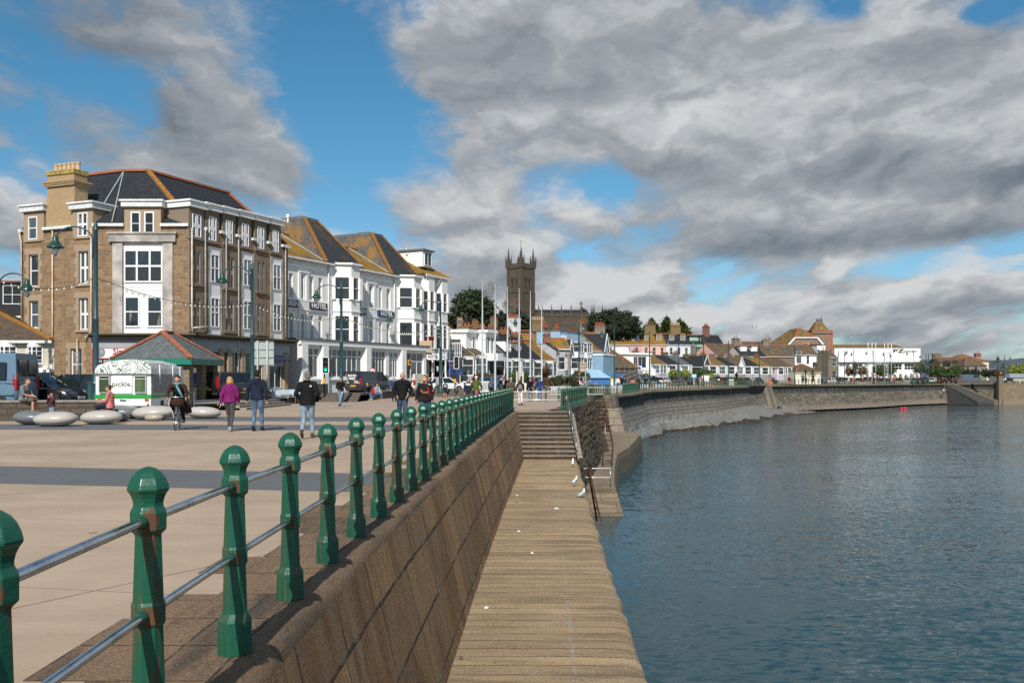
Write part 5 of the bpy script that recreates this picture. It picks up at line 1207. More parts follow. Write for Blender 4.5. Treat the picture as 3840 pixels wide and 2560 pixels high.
# hedged garden pavilion with blue canvas roof
pv=thing('cafe_pavilion','low pavilion with pale blue pitched roof and blue trellis wall','pavilion',(wx(2240,142),142,.4),R(25)); TB=plain('trellis_blue',(.05,.17,.42),.6,.2,6); CB_=plain('blue_canvas',(.26,.42,.56),.7,.1,1)
b=MB(); b.box((-1.8,0,0),(2.2,3,1.45)); b.build('wall',TB,pv)
b=MB(); b.hexa([(-2,-.3,1.45),(2.4,-.3,1.45),(2.4,3.3,1.45),(-2,3.3,1.45)],[(-1.6,1.2,2.75),(.9,1.2,2.75),(.9,1.9,2.75),(-1.6,1.9,2.75)]); b.build('roof',CB_,pv)
for k in range(14): b=MB(); b.bar((-1.8+.3*k,-.03,.75),(-1.6+.3*k,-.03,1.4),.04); b.build('lattice',TB,pv)
# low white building, scaffolding and sign behind the car park
r,w_,M_=house('low white building with curved parapet and glazed corner balcony',2288,2440,178,(1,.55),.5,6.5,0,6,WHITE,None,kind='flat',wins=[(.63,3.9,1.1,2.2),(.78,3.9,2.2,2.2),(.3,4.2,.5,.8)],nx=2,nz=1,gm=GLASSD)
b=MB(); b.lathe([(1.6,0),(1.6,.9),(1.2,1.2)],20,(w_*.36,.8,6.7),sy=.4); b.build('parapet_curve',WHITE,r); b=MB(); b.box((w_*.6,-1.6,2.4),(w_,0,3.7)); b.build('balcony',WHITE,r)
house('low dark-roofed shed-like house in front of the white balcony building',2285,2392,164,(1,.5),.5,3.9,3.,7,DKR,SL_BR,hipl=2.,hipr=3.,gut=False,chim=[(.12,.5,.7,.7,.3,STK,1,TERRA)])
sc=thing('scaffold','tangle of scaffolding and ladder poles behind the car park','scaffold',(wx(2360,160),160,.5),R(25))
rn=random.Random(3)
for k in range(7): b=MB(); x=-3.2+k*1.1; b.tube([(x,0,0),(x,0,3.2+.9*rn.random())],.045,5); b.build('pole',SCF,sc)
for z in (1.3,2.5): b=MB(); b.tube([(-3.6,0,z),(4,0,z+.1)],.045,5); b.build('rail',SCF,sc)
b=MB(); b.bar((-3,-.2,1.3),(2.,-.2,2.9),.3,.06); b.build('ladder',SCF,sc); b=MB(); b.bar((-2.6,-.5,.9),(2.5,-.5,2.4),.2,.06); b.build('ladder',SCF,sc)
# second sea-front row
D2=(1.,1.05); A2_=(wx(2400,193),193.)
G2='row of bayed houses behind the car park'
rows=[(2406,2440,CRM,SL_BR,'house behind scaffolding at the left end of the far row',0),(2440,2503,WHITE,SL_L2,'house with broad brown lichened roof beside the scaffolded one',0),(2503,2551,WHITE,SL_DARK,'white bayed house with very dark roof behind the round green bush',0),(2551,2592,CRM,SL_GREY,'white bayed house under a pale grey-green slate roof',0),(2592,2630,WHITE,SL_DARK,'white house with picture windows above the blue notice board',0),(2630,2657,DKR,SL_DARK,'dark house with white-edged pointed gable',1),
 (2657,2692,CRM,SL_L3,'cream bayed house with golden roof right of the dark gable',0),(2692,2727,RUB,SL_L2,'stone bayed house with brown-gold roof, second right of the dark gable',0),(2727,2759,CRM,SL_DARK,'cream bayed house whose dark roof joins the white gabled one',0),(2759,2790,CRM,SL_BR,'house with slim white triangular gable over its bay',1),(2790,2821,DKR,SL_DARK,'dark fronted house right of the white triangular gable',0),(2821,2853,WHITE,SL_DARK,'white bayed house at the right end of the dark roofs',0),
 (2853,2891,CRM,SL_L3,'cream house with bright golden lichened roof and tall bay',0),(2891,2915,LILAC,SL_BR,'narrow lilac-pink house in the far row',0),(2915,2977,WHITE,SL_BR,'double-bayed white house at the right end of the far row',0)]
for i,(a,b_,wm,rm,lb,gf) in enumerate(rows):
    d0=on_line(A2_,D2,a); ze=4.95 if i!=4 else 4.7
    bz=[(.12,.82,1.2,.4,ze-.1,2.95,ze-.32,dict(wm=GREYR if i%3 else RUBW,cols=(1,2,1),headm=WHITE,trans=.5,post=.2))] if i not in (4,13,14) else []
    if i==14: bz=[(.05,.47,1.1,.4,ze-.1,2.95,ze-.32,dict(wm=GREYR,cols=(1,2,1),headm=WHITE,post=.2)),(.53,.95,1.1,.4,ze-.1,2.95,ze-.32,dict(wm=GREYR,cols=(1,2,1),headm=WHITE,post=.2))]
    wn=[(.3,3.,1.8,1.4),(.72,3.,1.6,1.4)] if i==4 else ([(.5,3.,.9,1.5)] if i==13 else [])
    house(lb,a,b_,d0,D2,.5,ze,2.15,8.,wm,rm,bays=bz,wins=wn+[(.5,.9,1.6,1.3)] if not bz else wn,chim=[(.98,.5,.7,1.3,.5,LCH if i%2==0 else STK,3 if i%3==0 else 0,TERRA)] if i<13 else [],gabf=[(.5,2.7,2.,WHITE if i==9 else DKR,rm)] if gf else [],group=G2,ridge=TERRA if i in (5,13,14) else None,gm=GLASSB if i%2 else GLASSD,cat='house')
# coloured terrace higher up
G3='coloured terrace above the sea front'
def up_(lb,a,b_,d0,dv,ey,ry,wm,rm,D=9.,zb=4.,**k):
    ze=zat(ey,d0); rs=wz(ry,d0+D/2)-ze
    return house(lb,a,b_,d0,dv,zb,ze,rs,D,wm,rm,**k)
DV=(1,.12)
W4=[(.22,8.3,.9,2.),(.72,8.3,.9,2.)]
for a,b_,wm,rm,lb,ch,pm in ((2268,2308,PALEG,SL_L2,'pale green terraced house at the left end of the coloured terrace',[(.2,.5,2.9,1.,1.6,STK,8,TERRA)],0),(2308,2404,PINK,SL_L3,'mauve-pink terraced house under a golden lichened roof',[(.38,.55,2.7,1.,1.7,STK,9,TERRA)],0),(2404,2499,PEACH,SL_L3,'peach terraced house with two white dormers',[(.5,.5,3.2,1.2,2.4,LCH,3,TERRA)],0),(2499,2589,PALEB,SL_DARK,'pale grey terraced house with dark roof at the right end of the terrace',[(.55,.5,3.0,1.2,2.2,LCH,9,BUFF)],0)):
    up_(lb,a,b_,262+ (a-2268)*.012,DV,1289,1250,wm,rm,wins=[(u,8.7,.95,2.1) for u in ((.5,) if wm is PALEG else (.2,.52,.83))],dorm=[(u,1.5,1.75,.16,SL_L3,STK) for u in ((.4,) if wm is PALEG else (.28,.75))],chim=ch,group=G3)
up_('stone house with sage green bay window and slate dormers',2589,2684,268,(1,.05),1292,1256,RUB,SL_DARK,wins=[(.72,8.6,1.3,2.3)],bays=[(.18,.6,.7,6.4,11.8,8.2,11.2,dict(wm=GFR,fm=GFR,cols=(1,4,1)))],dorm=[(.2,2.6,1.1,.2,SL_DARK,GFR,2),(.62,2.6,1.1,.2,SL_DARK,GFR,2)],fm=GFR)
r,w_,M_=up_('dark slated house with red brick chimney behind the stone house',2684,2742,266,(1,.9),1330,1256,DKR,SL_DARK,chim=[(.2,.5,2.2,1.,2.4,BRK,5,TERRA)],gut=False)
up_('pink gabled house with long brown slate roof',2682,2806,250,(1,.5),1326,1289,PEACH,SL_BR,zb=2,wins=[(.45,4.,2.2,1.2),(.75,4.,1.2,1.3)],chim=[(.95,.5,1.9,1.4,1.6,STK,2,TERRA)])
up_('dark roofed cottage with two small white dormers',2778,2872,246,(1,.25),1334,1299,CRM,SL_DARK,zb=2,dorm=[(.28,1.9,1.35,.25,TERRA,WHITE),(.7,1.9,1.35,.25,TERRA,WHITE)],wins=[(.4,4.2,2.,1.)])
up_('long stone cottage with lichen-patched dark roof and skylights',2858,2980,250,(1,.15),1334,1295,RUB,SL_BR,zb=2,wins=[(.28,4.,.9,1.2),(.5,4.,.9,1.2),(.78,3.2,1.1,2.2)],skyl=(.3,.85),chim=[(.33,.55,1.7,1.2,1.4,STK,2,BUFF)])
up_('long low house whose ridge shows behind the cottages',2800,2962,275,(1,.1),1312,1281,CRM,SL_BR,zb=3,skyl=(.2,.7),chim=[(.62,.5,1.8,1.,.9,STK,2,TERRA)])
# dark roofs behind the sea-front row, under the trees
up_('dark slate house with grey chimney below the pine tree',1712,1795,150,(1,.12),1262,1221,RUB,SL_DARK,D=8,chim=[(.22,.5,1.,.9,.75,STK,3,BUFF),(.93,.5,1.,.9,.5,LCH,3,TERRA)],hipl=2.)
up_('slate house with lichened chimney right of the pine tree',1795,1866,152,(1,.12),1264,1222,RUB,SL_DARK,D=8,chim=[(.92,.5,1.2,.9,1.,LCH,5,TERRA)],skyl=(.6,),hipr=2.)
up_('long dark-ridged house with big white chimney stack',1862,2032,160,(1,.1),1262,1239,RUB,SL_DARK,D=8,chim=[(.42,.4,2.3,1.,2.,WST,9,TERRA),(.97,.5,2.4,1.,1.7,LCH,7,BUFF)])
up_('gold-lichened roofed house behind the flagpoles',1905,2030,150,(1,.15),1290,1252,LCH,SL_L3,D=7,zb=2,chim=[(.1,.3,.5,.5,.6,BRK,1,TERRA)])
up_('house with steep golden roof behind the blue houses',2180,2275,176,(1,.1),1287,1247,GREYR,SL_L3,D=9,zb=2,chim=[(.9,.5,2.,.9,1.2,STK,7,TERRA)])
# white house, red-brick hall with pyramid-roofed tower, gallery
r,w_,M_=up_('white rendered house with dark roof left of the gallery',2978,3107,262,(1,.2),1328,1293,WHITE,SL_BR,zb=0,wins=[(.14,6.2,1.6,3.6),(.4,6.,.8,3.),(.66,3.6,2.6,3.),(.92,4.,1.2,3.)],skyl=(.2,),dorm=[(.82,2.8,2.4,.05,SL_BR,WHITE,2)],ridge=TERRA,sill=None)
lettering('Stanley',1.2,T_((w_*.22,-.1,4.2)),LEAD,r)
house('narrow stone house end beside the white house, with white windows',3107,3142,258,(1,.3),.4,8.,1.8,8,RUB,SL_BR,wins=[(.62,5.4,1.4,2.),(.62,2.1,1.4,1.9)],fm=WHITE)
house('low cream bungalow with hipped slate roof behind the car park',2982,3078,236,(1,.2),.5,3.6,2.,7,CRM,SL_BR,hipl=3,hipr=3,name='bungalow',cat='bungalow',wins=[(.3,1.2,1.,1.6),(.7,1.2,1.,1.6)])
hl_d=300; hl=thing('brick_hall','large red-brick and stone hall with steep gabled roof','hall',(wx(3025,hl_d),hl_d,2.)); HBR=stone('hall_stone',(.30,.21,.16),(.22,.16,.12),(.28,.22,.18),.5,.25,.02,bs=.5); HBK=plain('hall_brick',(.33,.115,.06),.85,.2,4)
px=lambda x: wx(x,hl_d)-wx(3025,hl_d); pz_=lambda y: wz(y,hl_d)-2.
b=MB(); P=[(px(2950),0,-2),(px(3090),0,-2),(px(3090),0,pz_(1297)),(px(3062),0,pz_(1266)),(px(2982),0,pz_(1266)),(px(2955),0,pz_(1290))]; b.hexa(P,[(x,14,z) for x,y,z in P]); b.build('wall',HBR,hl)
b=MB(); ap=(px(3010),4.,pz_(1227)); ap2=(px(3010),14,pz_(1227))
slab(b,[(px(2980),-.2,pz_(1266)),(px(3064),-.2,pz_(1266)),ap]); slab(b,[(px(3064),-.2,pz_(1266)),(px(3094),-.2,pz_(1301)),(px(3094),14,pz_(1301)),ap2,ap]); slab(b,[(px(2924),6.,pz_(1284)),(px(2980),-.2,pz_(1266)),ap,ap2,(px(2924),14,pz_(1284))]); slab(b,[(px(2924),6,pz_(1284)),(px(2950),-.2,pz_(1297)),(px(2980),-.2,pz_(1266))])
rf=b.build('roof',SL_L2,hl); b=MB(); b.bar((px(2980),-.3,pz_(1266)),(px(2955),-.3,pz_(1294)),.3,.5); b.bar((px(3064),-.3,pz_(1266)),(px(3094),-.3,pz_(1301)),.3,.5); b.bar((px(2980),-.3,pz_(1266)),(px(3064),-.3,pz_(1266)),.3,.35); b.build('bargeboard',UPVC,hl)
b=MB(); b.bar(ap,(px(2980),-.25,pz_(1265)),.35); b.bar(ap,(px(3064),-.25,pz_(1265)),.35); b.build('ridge_tiles',TERRA,rf)
b=MB(); b.box((px(3008),-.08,pz_(1293)),(px(3034),.02,pz_(1281))); b.build('window_surround',HBK,hl); window(hl,px(3011),px(3031),pz_(1293),pz_(1285),rec=0,y=-.1,nx=4,nz=1)
tw=thing('hall_tower','square stone and red-brick tower with truncated pyramid roof and iron cresting','tower',(wx(3082,308),308,2.))
px=lambda x: wx(x,308)-wx(3082,308); pz_=lambda y: wz(y,308)-2.
b=MB(); b.box((px(3046),-0,-2),(px(3122),7,pz_(1238))); b.box((px(3040),-.4,pz_(1250)),(px(3124),7.3,pz_(1247))); b.build('wall',HBR,tw)
b=MB(); b.box((px(3100),-.12,-2),(px(3108),.05,pz_(1240))); b.box((px(3118),-.12,-2),(px(3123),.05,pz_(1240))); b.box((px(3044),-.15,pz_(1241)),(px(3124),7.1,pz_(1237))); b.build('brick_dressing',HBK,tw)
b=MB(); b.hexa([(px(3050),0,pz_(1237)),(px(3108),0,pz_(1237)),(px(3108),5,pz_(1237)),(px(3050),5,pz_(1237))],[(px(3067),1.6,pz_(1206)),(px(3090),1.6,pz_(1206)),(px(3090),3.6,pz_(1206)),(px(3067),3.6,pz_(1206))]); b.build('roof',SL_L2,tw)
b=MB()
for k in range(7): x=lerp(px(3067),px(3090),k/6); b.bar((x,1.6,pz_(1206)),(x,1.6,pz_(1193)),.12)
b.bar((px(3067),1.6,pz_(1195)),(px(3090),1.6,pz_(1195)),.14); b.bar((px(3067),1.6,pz_(1202)),(px(3090),1.6,pz_(1202)),.5,.3); b.bar((px(3086),1.6,pz_(1195)),(px(3086),1.6,pz_(1182)),.14); b.build('iron_cresting',DKR,tw)
window(tw,px(3078),px(3086),pz_(1236),pz_(1229),rec=0,y=.3)
gd=325; gl=thing('art_gallery','long white flat-fronted gallery with lettering high on its wall','gallery',(wx(3127,gd),gd,.6)); px=lambda x: wx(x,gd)-wx(3127,gd); pz_=lambda y: wz(y,gd)-.6
GW=plain('gallery_white',(.82,.81,.78),.7,.05,.4)
b=MB(); hol=[(px(3147),px(3186),pz_(1375),pz_(1365)),(px(3196),px(3235),pz_(1386),pz_(1365)),(px(3243),px(3258),pz_(1375),pz_(1365)),(px(3322),px(3338),pz_(1386),pz_(1365)),(px(3345),px(3383),pz_(1386),pz_(1365)),(px(3392),px(3428),pz_(1386),pz_(1365))]
wall_holes(b,0,px(3449),-1,pz_(1358),hol,.4); b.box((0,-.6,pz_(1358)),(px(3449),12,pz_(1304))); b.build('wall',GW,gl)
b=MB(); b.box((-.1,-.75,pz_(1359)),(px(3449)+.1,-.0,pz_(1357))); b.box((0,-.7,pz_(1304.5)),(px(3449),12,pz_(1303))); b.build('ledge',LEAD,gl)
for h in hol: window(gl,*h,rec=.4,nx=3,nz=2,gm=GLASSD,fm=UPVC,fw=.1,bw=.12)
b=MB(); b.hexa([(.2,4,pz_(1304)),(px(3421),4,pz_(1304)),(px(3421),16,pz_(1304)),(.2,16,pz_(1304))],[(.2,9,pz_(1288)),(px(3392),9,pz_(1288)),(px(3392),12,pz_(1288)),(.2,12,pz_(1288))]); b.build('roof',SL_L2,gl)
lettering('PZ',1.75,T_((px(3366),-.7,pz_(1316))),SBK,gl,sx=2.0,bold=.03,depth=.06); lettering('GALLERY',1.1,T_((px(3412),-.7,pz_(1317.5))),plain('letter_grey',(.1,.1,.1),.5,.05),gl,sx=1.05,depth=.05)
b=MB(); b.box((px(3284),-3,-.6),(px(3316),0,pz_(1366))); b.build('porch',GW,gl); lettering('PZ GALLERY',.75,T_((px(3300),-3.1,pz_(1369))),SBK,gl,sx=.9)
# stone house at the right, with hipped slate roofs
up_('dark stone house with small paired windows right of the gallery',3526,3640,330,(1,.1),1358,1340,RUB,SL_BR,zb=0,D=8,wins=[(u,z,1.5,2.2) for u in (.14,.27,.55,.68) for z in (2.6,6.2)],fm=DKR,gm=GLASSD,chim=[(.08,.5,3.,1.,1.2,LCH,0,BUFF)],gut=False)
up_('tall hipped slate house with brick chimney at the far right',3585,3708,342,(1,.1),1354,1328,CRM,SL_L2,zb=0,D=14,hipl=6,hipr=6,chim=[(.93,.4,2.2,1.2,.2,BRK,2,TERRA)],gut=False,wins=[(.85,4.5,1.,1.6)])
house('brown rendered house wing with white gabled dormer windows',3618,3700,322,(1,.1),.2,6.6,3.,8,plain('brown_render',(.2,.165,.13),.9,.2,2),SL_BR,hipl=3,hipr=3,wins=[(.13,3.,1.3,3.6),(.5,3.,1.3,3.6),(.8,4.,1.5,1.8)],fm=WHITE,gut=False,rec=.1)
up_('low house with orange lichened roof between gallery and stone house',3478,3530,345,(1,.1),1384,1366,GREYR,SL_L2,zb=0,gut=False)
# cottage and dark slate house at the left edge
ct,w_,M_=house('cream cottage with curved white bow windows and brown mossy slate roof',-330,203,49,(1,.06),.2,wz(1264,49),2.3,8,plain('cottage_render',(.50,.45,.37),.85,.1,1.2),slate('mossy_slate',(.07,.05,.036),(.095,.07,.05),(.30,.12,.015),.9,.6,lsc=1.),hipr=4.4,hipl=4,ridge=MATS['ochre_tiles'],name='cottage',cat='cottage',wins=[])
for x0,x1 in ((-6,62),(102,160)):
    u0,u1=fpx(M_,x0,1330)[0],fpx(M_,x1,1330)[0]; z0,z1_=wz(1366,49),wz(1278,49)
    b=MB(); n=8; P=[(lerp(u0,u1,k/n),-.34*math.sin(math.pi*k/n)**.7) for k in range(n+1)]
    for (a,c),(d_,e) in zip(P,P[1:]):
        for zz0,zz1,o in ((z0,z0+.12,.06),(z1_-.32,z1_,.05)): b.hexa([(a,c-o,zz0),(d_,e-o,zz0),(d_,.05,zz0),(a,.05,zz0)],[(a,c-o,zz1),(d_,e-o,zz1),(d_,.05,zz1),(a,.05,zz1)])
    for k in range(0,n+1,2):
        a,c=P[k]; b.bar((a,c,z0),(a,c,z1_-.3),.07 if k%4==0 else .035)
    for f in (.25,.5,.75):
        for (a,c),(d_,e) in zip(P,P[1:]): b.bar((a,c,lerp(z0,z1_-.3,f)),(d_,e,lerp(z0,z1_-.3,f)),.035)
    f=b.build('bow_window',WHITE,ct); g_=MB()
    for (a,c),(d_,e) in zip(P,P[1:]): g_.face((a,c+.03,z0),(d_,e+.03,z0),(d_,e+.03,z1_-.3),(a,c+.03,z1_-.3))
    g_.build('pane',GLASSD,f)
uu=fpx(M_,203,1400)[0]
b=MB(); b.box((-.5,-.5,wz(1396,49)),(uu+.02,.0,wz(1385,49))); b.box((-.5,-.18,wz(1385,49)),(uu-.1,0,wz(1379,49))); b.build('shop_cornice',WHITE,ct)
b=MB(); b.box((fpx(M_,62,1420)[0],-.28,wz(1433,49)),(fpx(M_,195,1420)[0],-.2,wz(1399,49))); sg=b.build('shop_sign',plain('sign_pale_grey',(.36,.37,.39),.6,.05),ct)
lettering('Creatively Supporting Emotional Health',.27,T_((fpx(M_,92,1412)[0],-.3,wz(1410,49))),SBK,sg,align='LEFT',sx=.72,shear=.25,depth=.006); lettering('Charity no. 1159',.17,T_((fpx(M_,156,1424)[0],-.3,wz(1424.5,49))),SBK,sg,align='LEFT',sx=.9,shear=.2,depth=.006)
b=MB(); b.box((fpx(M_,62,1450)[0],-.03,.2),(fpx(M_,172,1450)[0],.03,wz(1436,49))); b.build('shop_front',DARK,ct)
window(ct,fpx(M_,74,1450)[0],fpx(M_,150,1450)[0],wz(1465,49),wz(1435,49),rec=0,y=-.06,nx=2,nz=1,gm=SHOPG)
def shear(o,k):
    for c in o.children:
        for v in c.data.vertices: v.co.x-=k*max(0,v.co.y)
        shear(c,k)
shear(ct,.46)
up_('dark slate-hung house with dormer and brick chimney behind the cottage',-120,118,70,(1,.1),1175,1058,plain('sage_wall',(.2,.26,.21),.85,.1),SL_DARK,zb=.2,D=9,ridge=TERRA,wins=[(.82,5.1,.9,1.)],dorm=[(.6,1.6,1.7,.12,SL_DARK,SL_DARK,2),(.93,1.5,1.6,.15,SL_DARK,SL_DARK,1)],chim=[(.86,.45,1.3,1.,1.3,BRK,2,TERRA)])
# ------------------------------------------------------------ church on the hill
CH=stone('church_granite',(.135,.095,.06),(.095,.072,.05),(.06,.05,.04),.9,.5,.03,bs=.7,blotch=.5); CHT=plain('church_trim',(.11,.085,.06),.9,.3,.8,.3,c2=(.07,.06,.045))
cd=300.; ang=R(-40)
ch=thing('church_tower','tall dark granite church tower with four pinnacles and a weather vane','church tower',(wx(1953,cd),cd,8.),0)
RM=Matrix.Rotation(R(47),4,'Z')
px=lambda x: wx(x,cd)-wx(1953,cd); pz_=lambda y: wz(y,cd)-8.
Sd=6.15; h=Sd/2
b=MB(RM); zt_=pz_(1006); zm=pz_(1097)
lan=[]
def face_rot(k): return RM@Matrix.Rotation(R(90*k),4,'Z')
for k in range(4):
    b.M=face_rot(k)@T_((-h,-h,0)); wz0,wz1=pz_(1076),pz_(1047)
    wall_holes(b,0,Sd,-6,zt_,[(1.75,2.65,wz0,wz1),(3.5,4.4,wz0,wz1)] if k in (0,3) else [],.45)
b.build('wall',CH,ch)
b=MB()
for k in range(4):
    b.M=face_rot(k)@T_((-h,-h,0))
    for z,o,t_ in ((zt_,.22,.3),(zm,.18,.25),(pz_(1135),.05,.12)): b.box((-.2,-o,z-t_),(Sd+.2,.1,z))
    b.box((-.25,-.25,-6),(.75,.75,zm)); b.box((-.15,-.18,zm),(.6,.6,zt_))
    b.box((1.35,-.14,-4),(1.6,.1,zt_) ) if 0 else None
    # battlements
    b.box((0,-.05,zt_),(Sd,.35,zt_+.75))
    for j in range(5): b.box((.9+j*1.0,-.05,zt_+.75),(1.45+j*1.0,.35,zt_+1.35))
b.build('string_course',CHT,ch)
# louvred belfry lancets with pointed heads
for k in (0,3):
    for u0,u1 in ((1.75,2.65),(3.5,4.4)):
        b=MB(face_rot(k)@T_((-h,-h,0))); u=(u0+u1)/2
        b.hexa([(u0,.3,wz0),(u1,.3,wz0),(u1,.3,wz1-.1),(u,.3,wz1+.4),(u0,.3,wz1-.1)][::-1],[(u0,.36,wz0),(u1,.36,wz0),(u1,.36,wz1-.1),(u,.36,wz1+.4),(u0,.36,wz1-.1)][::-1])
        w_=b.build('belfry_window',DARK,ch)
        b=MB(face_rot(k)@T_((-h,-h,0))); b.bar((u,.2,wz0),(u,.2,wz1),.12); 
        for s in (-1,1): b.bar((u+s*.5,-.04,wz1-.2),(u,-.04,wz1+.65),.14); b.bar((u+s*.45,.1,wz1-.5),(u+s*.1,.1,wz1),.2)
        b.bar((u0,-.06,wz0-.1),(u1,-.06,wz0-.1),.2); b.build('tracery',CHT,w_)
b=MB(face_rot(3)@T_((-h,-h,0))); b.lathe([(.85,0),(.85,.1)],20)
for v in b.v[-40:]: pass
b=MB()
Mx=face_rot(3)@T_((0,-h-.02,pz_(1131)))@Matrix.Rotation(R(90),4,'X'); b.M=Mx; b.lathe([(.95,0),(.95,.06),(.6,.1)],20); b.build('clock_face',plain('clock_red',(.16,.06,.045),.8,.2),ch)
for k in range(4):
    q=(RM@Matrix.Rotation(R(90*k),4,'Z'))@Vector((-h+.25,-h+.25,0)); b=MB()
    top=pz_(934)
    b.M=T_((q.x,q.y,0))@RM
    b.box((-.55,-.55,zt_-.2),(.55,.55,zt_+2.2)); b.lathe([(.62,zt_+2.2),(.5,zt_+2.6),(.1,top-.5),(.22,top-.35),(.05,top)],8)
    for j in range(4): b.lathe([(.3,lerp(zt_+2.6,top-.6,j/4)),(.46-.09*j,lerp(zt_+2.6,top-.6,j/4)+.12),(.25,lerp(zt_+2.6,top-.6,j/4)+.3)],8)
    for sx in (-1,1):
        for sy in (-1,1): b.lathe([(.19,zt_),(.19,zt_+2.4),(.25,zt_+2.45),(.03,zt_+4.2)],4,(sx*.62,sy*.62,0),ph=R(45))
    b.build('pinnacle',CHT,ch)
b=MB(); b.tube([(0,.4,zt_),(0,.4,pz_(899))],.06,6); vn=b.build('flagpole',CHT,ch); b=MB(); b.box((0,.38,pz_(905)),(.75,.42,pz_(902))); b.build('weather_vane',YS,vn)
# nave
nd=300.; nv=thing('church_nave','long dark granite church nave with battlements and pinnacles beside the tower','church',(wx(2000,302),302,8.),R(5))
px=lambda x: wx(x,302)-wx(2000,302); pz_=lambda y: wz(y,302)-8.
x1=px(2218); ze=pz_(1181); zr=pz_(1154)
b=MB(); b.box((0,0,-6),(x1,14,ze)); b.face((x1,3,ze),(x1,12,ze),(x1,7.5,zr)); b.box((-2.2,-1,-6),(2.,4,pz_(1190))); b.build('wall',CH,nv)
b=MB(); slab(b,[(0,3,ze+.3),(x1,3,ze+.3),(x1,7.5,zr),(0,7.5,zr)]); slab(b,[(x1,12,ze+.3),(0,12,ze+.3),(0,7.5,zr),(x1,7.5,zr)]); b.build('roof',SL_DARK,nv)
b=MB(); b.box((-.1,-.2,ze-.35),(x1+.1,.2,ze-.1)); b.box((0,-.1,ze-.1),(x1,.2,ze+.35))
for k in range(24): b.box((k*x1/24,-.1,ze+.35),(k*x1/24+.45,.2,ze+.8))
b.box((-.1,-.15,ze-3.3),(x1+.1,.1,ze-3.0)); b.hexa([(-2.4,-1.1,pz_(1190)),(2.1,-1.1,pz_(1190)),(2.1,4,pz_(1190)),(-2.4,4,pz_(1190))],[(-.2,-1.1,pz_(1165)),(0,-1.1,pz_(1165)),(0,4,pz_(1165)),(-.2,4,pz_(1165))]); b.build('string_course',CHT,nv)
for x in (2020,2033,2069,2106,2143,2182,2222,2230,2262):
    b=MB(); u=px(x); b.box((u-.35,-.7,-6),(u+.35,.1,ze-.3)); b.box((u-.3,-.5,ze-.3),(u+.3,.1,ze+1.0)); b.lathe([(.36,ze+1.0),(.3,ze+1.4),(.08,ze+3.),(.15,ze+3.1),(.03,ze+3.5)],8,(u,-.2,0)); b.build('pinnacle',CHT,nv)
b=MB(); u=px(2195); b.hexa([(u-.3,6.2,zr),(u+1.4,6.2,zr),(u+1.4,8,zr),(u-.3,8,zr)],[(u-.1,7,zr+1.2),(u+.1,7,zr+1.2),(u+.1,7.4,zr+1.2),(u-.1,7.4,zr+1.2)]); b.box((u-.15,7.1,zr+1.),(u+.15,7.4,zr+2.9)); b.box((u-.55,7.15,zr+1.9),(u+.55,7.35,zr+2.2)); b.build('cross',CHT,nv)
# ------------------------------------------------------------ trees, hedges, palms
def leafm(name,c1,c2,sc=.5):
    if name in MATS: return MATS[name]
    m,t,p=mk(name); g=posc(t); oi=t.noise(g,sc,4,.6); f=t.noise(g,sc*9,2)
    c=t.mix(t.ramp(t.m('ADD',t.m('MULTIPLY',oi,.6),t.m('MULTIPLY',f,.4)),.32,.68),c1,c2); fin(t,p,c,.65,None,0,.25); return m
BARK=plain('bark',(.075,.06,.045),.95,.3,4,.5); BARKG=plain('grey_bark',(.17,.145,.12),.95,.3,4,.4)
def leaves(mb,blobs,n,size,rn,elong=1.,up=0.,shell=.6,rag=.25):
    vol=[b[3]*b[4]*b[5] for b in blobs]; tot=sum(vol)
    for b,v in zip(blobs,vol):
        cx,cy,cz,rx,ry,rz=b[:6]
        for _ in range(int(n*v/tot)):
            while 1:
                d=Vector((rn.uniform(-1,1),rn.uniform(-1,1),rn.uniform(-1,1))); L=d.length
                if .05<L<=1: break
            d/=L; r=(rn.random()**.4)*(1-shell)+shell if rn.random()<.8 else rn.uniform(.4,.8)
            r*=1+rag*(rn.random()-.5)+rag*.8*math.sin(d.x*7+cx)*math.sin(d.z*8+cz)
            p=Vector((cx+d.x*rx*r,cy+d.y*ry*r,cz+d.z*rz*r)); s=size*rn.uniform(.55,1.3)
            n_=(d+Vector((rn.gauss(0,.6),rn.gauss(0,.6),rn.gauss(0,.6)+up))).normalized()
            a=n_.orthogonal().normalized(); a.rotate(Matrix.Rotation(rn.random()*6.28,3,n_)); c=n_.cross(a)
            if elong>1:
                a=(d+Vector((rn.gauss(0,.35),rn.gauss(0,.35),up+rn.gauss(0,.3)))).normalized(); c=a.orthogonal().normalized(); c.rotate(Matrix.Rotation(rn.random()*6.28,3,a))
            mb.face(p-a*s*elong*.5,p+c*s*.42-a*s*.1,p+a*s*elong*.55,p-c*s*.42+a*s*.05)
def limbs(mb,p,d,L,r,depth,rn,spread=.6,minr=.02,n=2):
    q=p+d*L; mid=p+d*L*.5+Vector((rn.gauss(0,.05),rn.gauss(0,.05),0))*L; mb.tube([p,mid,q],[r,r*.85,r*.68],6 if depth>2 else 4)
    if depth<=0: return
    for k in range(n+(rn.random()<.5)):
        e=(d+Vector((rn.gauss(0,spread),rn.gauss(0,spread),rn.gauss(.12,spread*.5)))).normalized(); limbs(mb,q,e,L*rn.uniform(.62,.85),max(minr,r*.62),depth-1,rn,spread,minr,n)
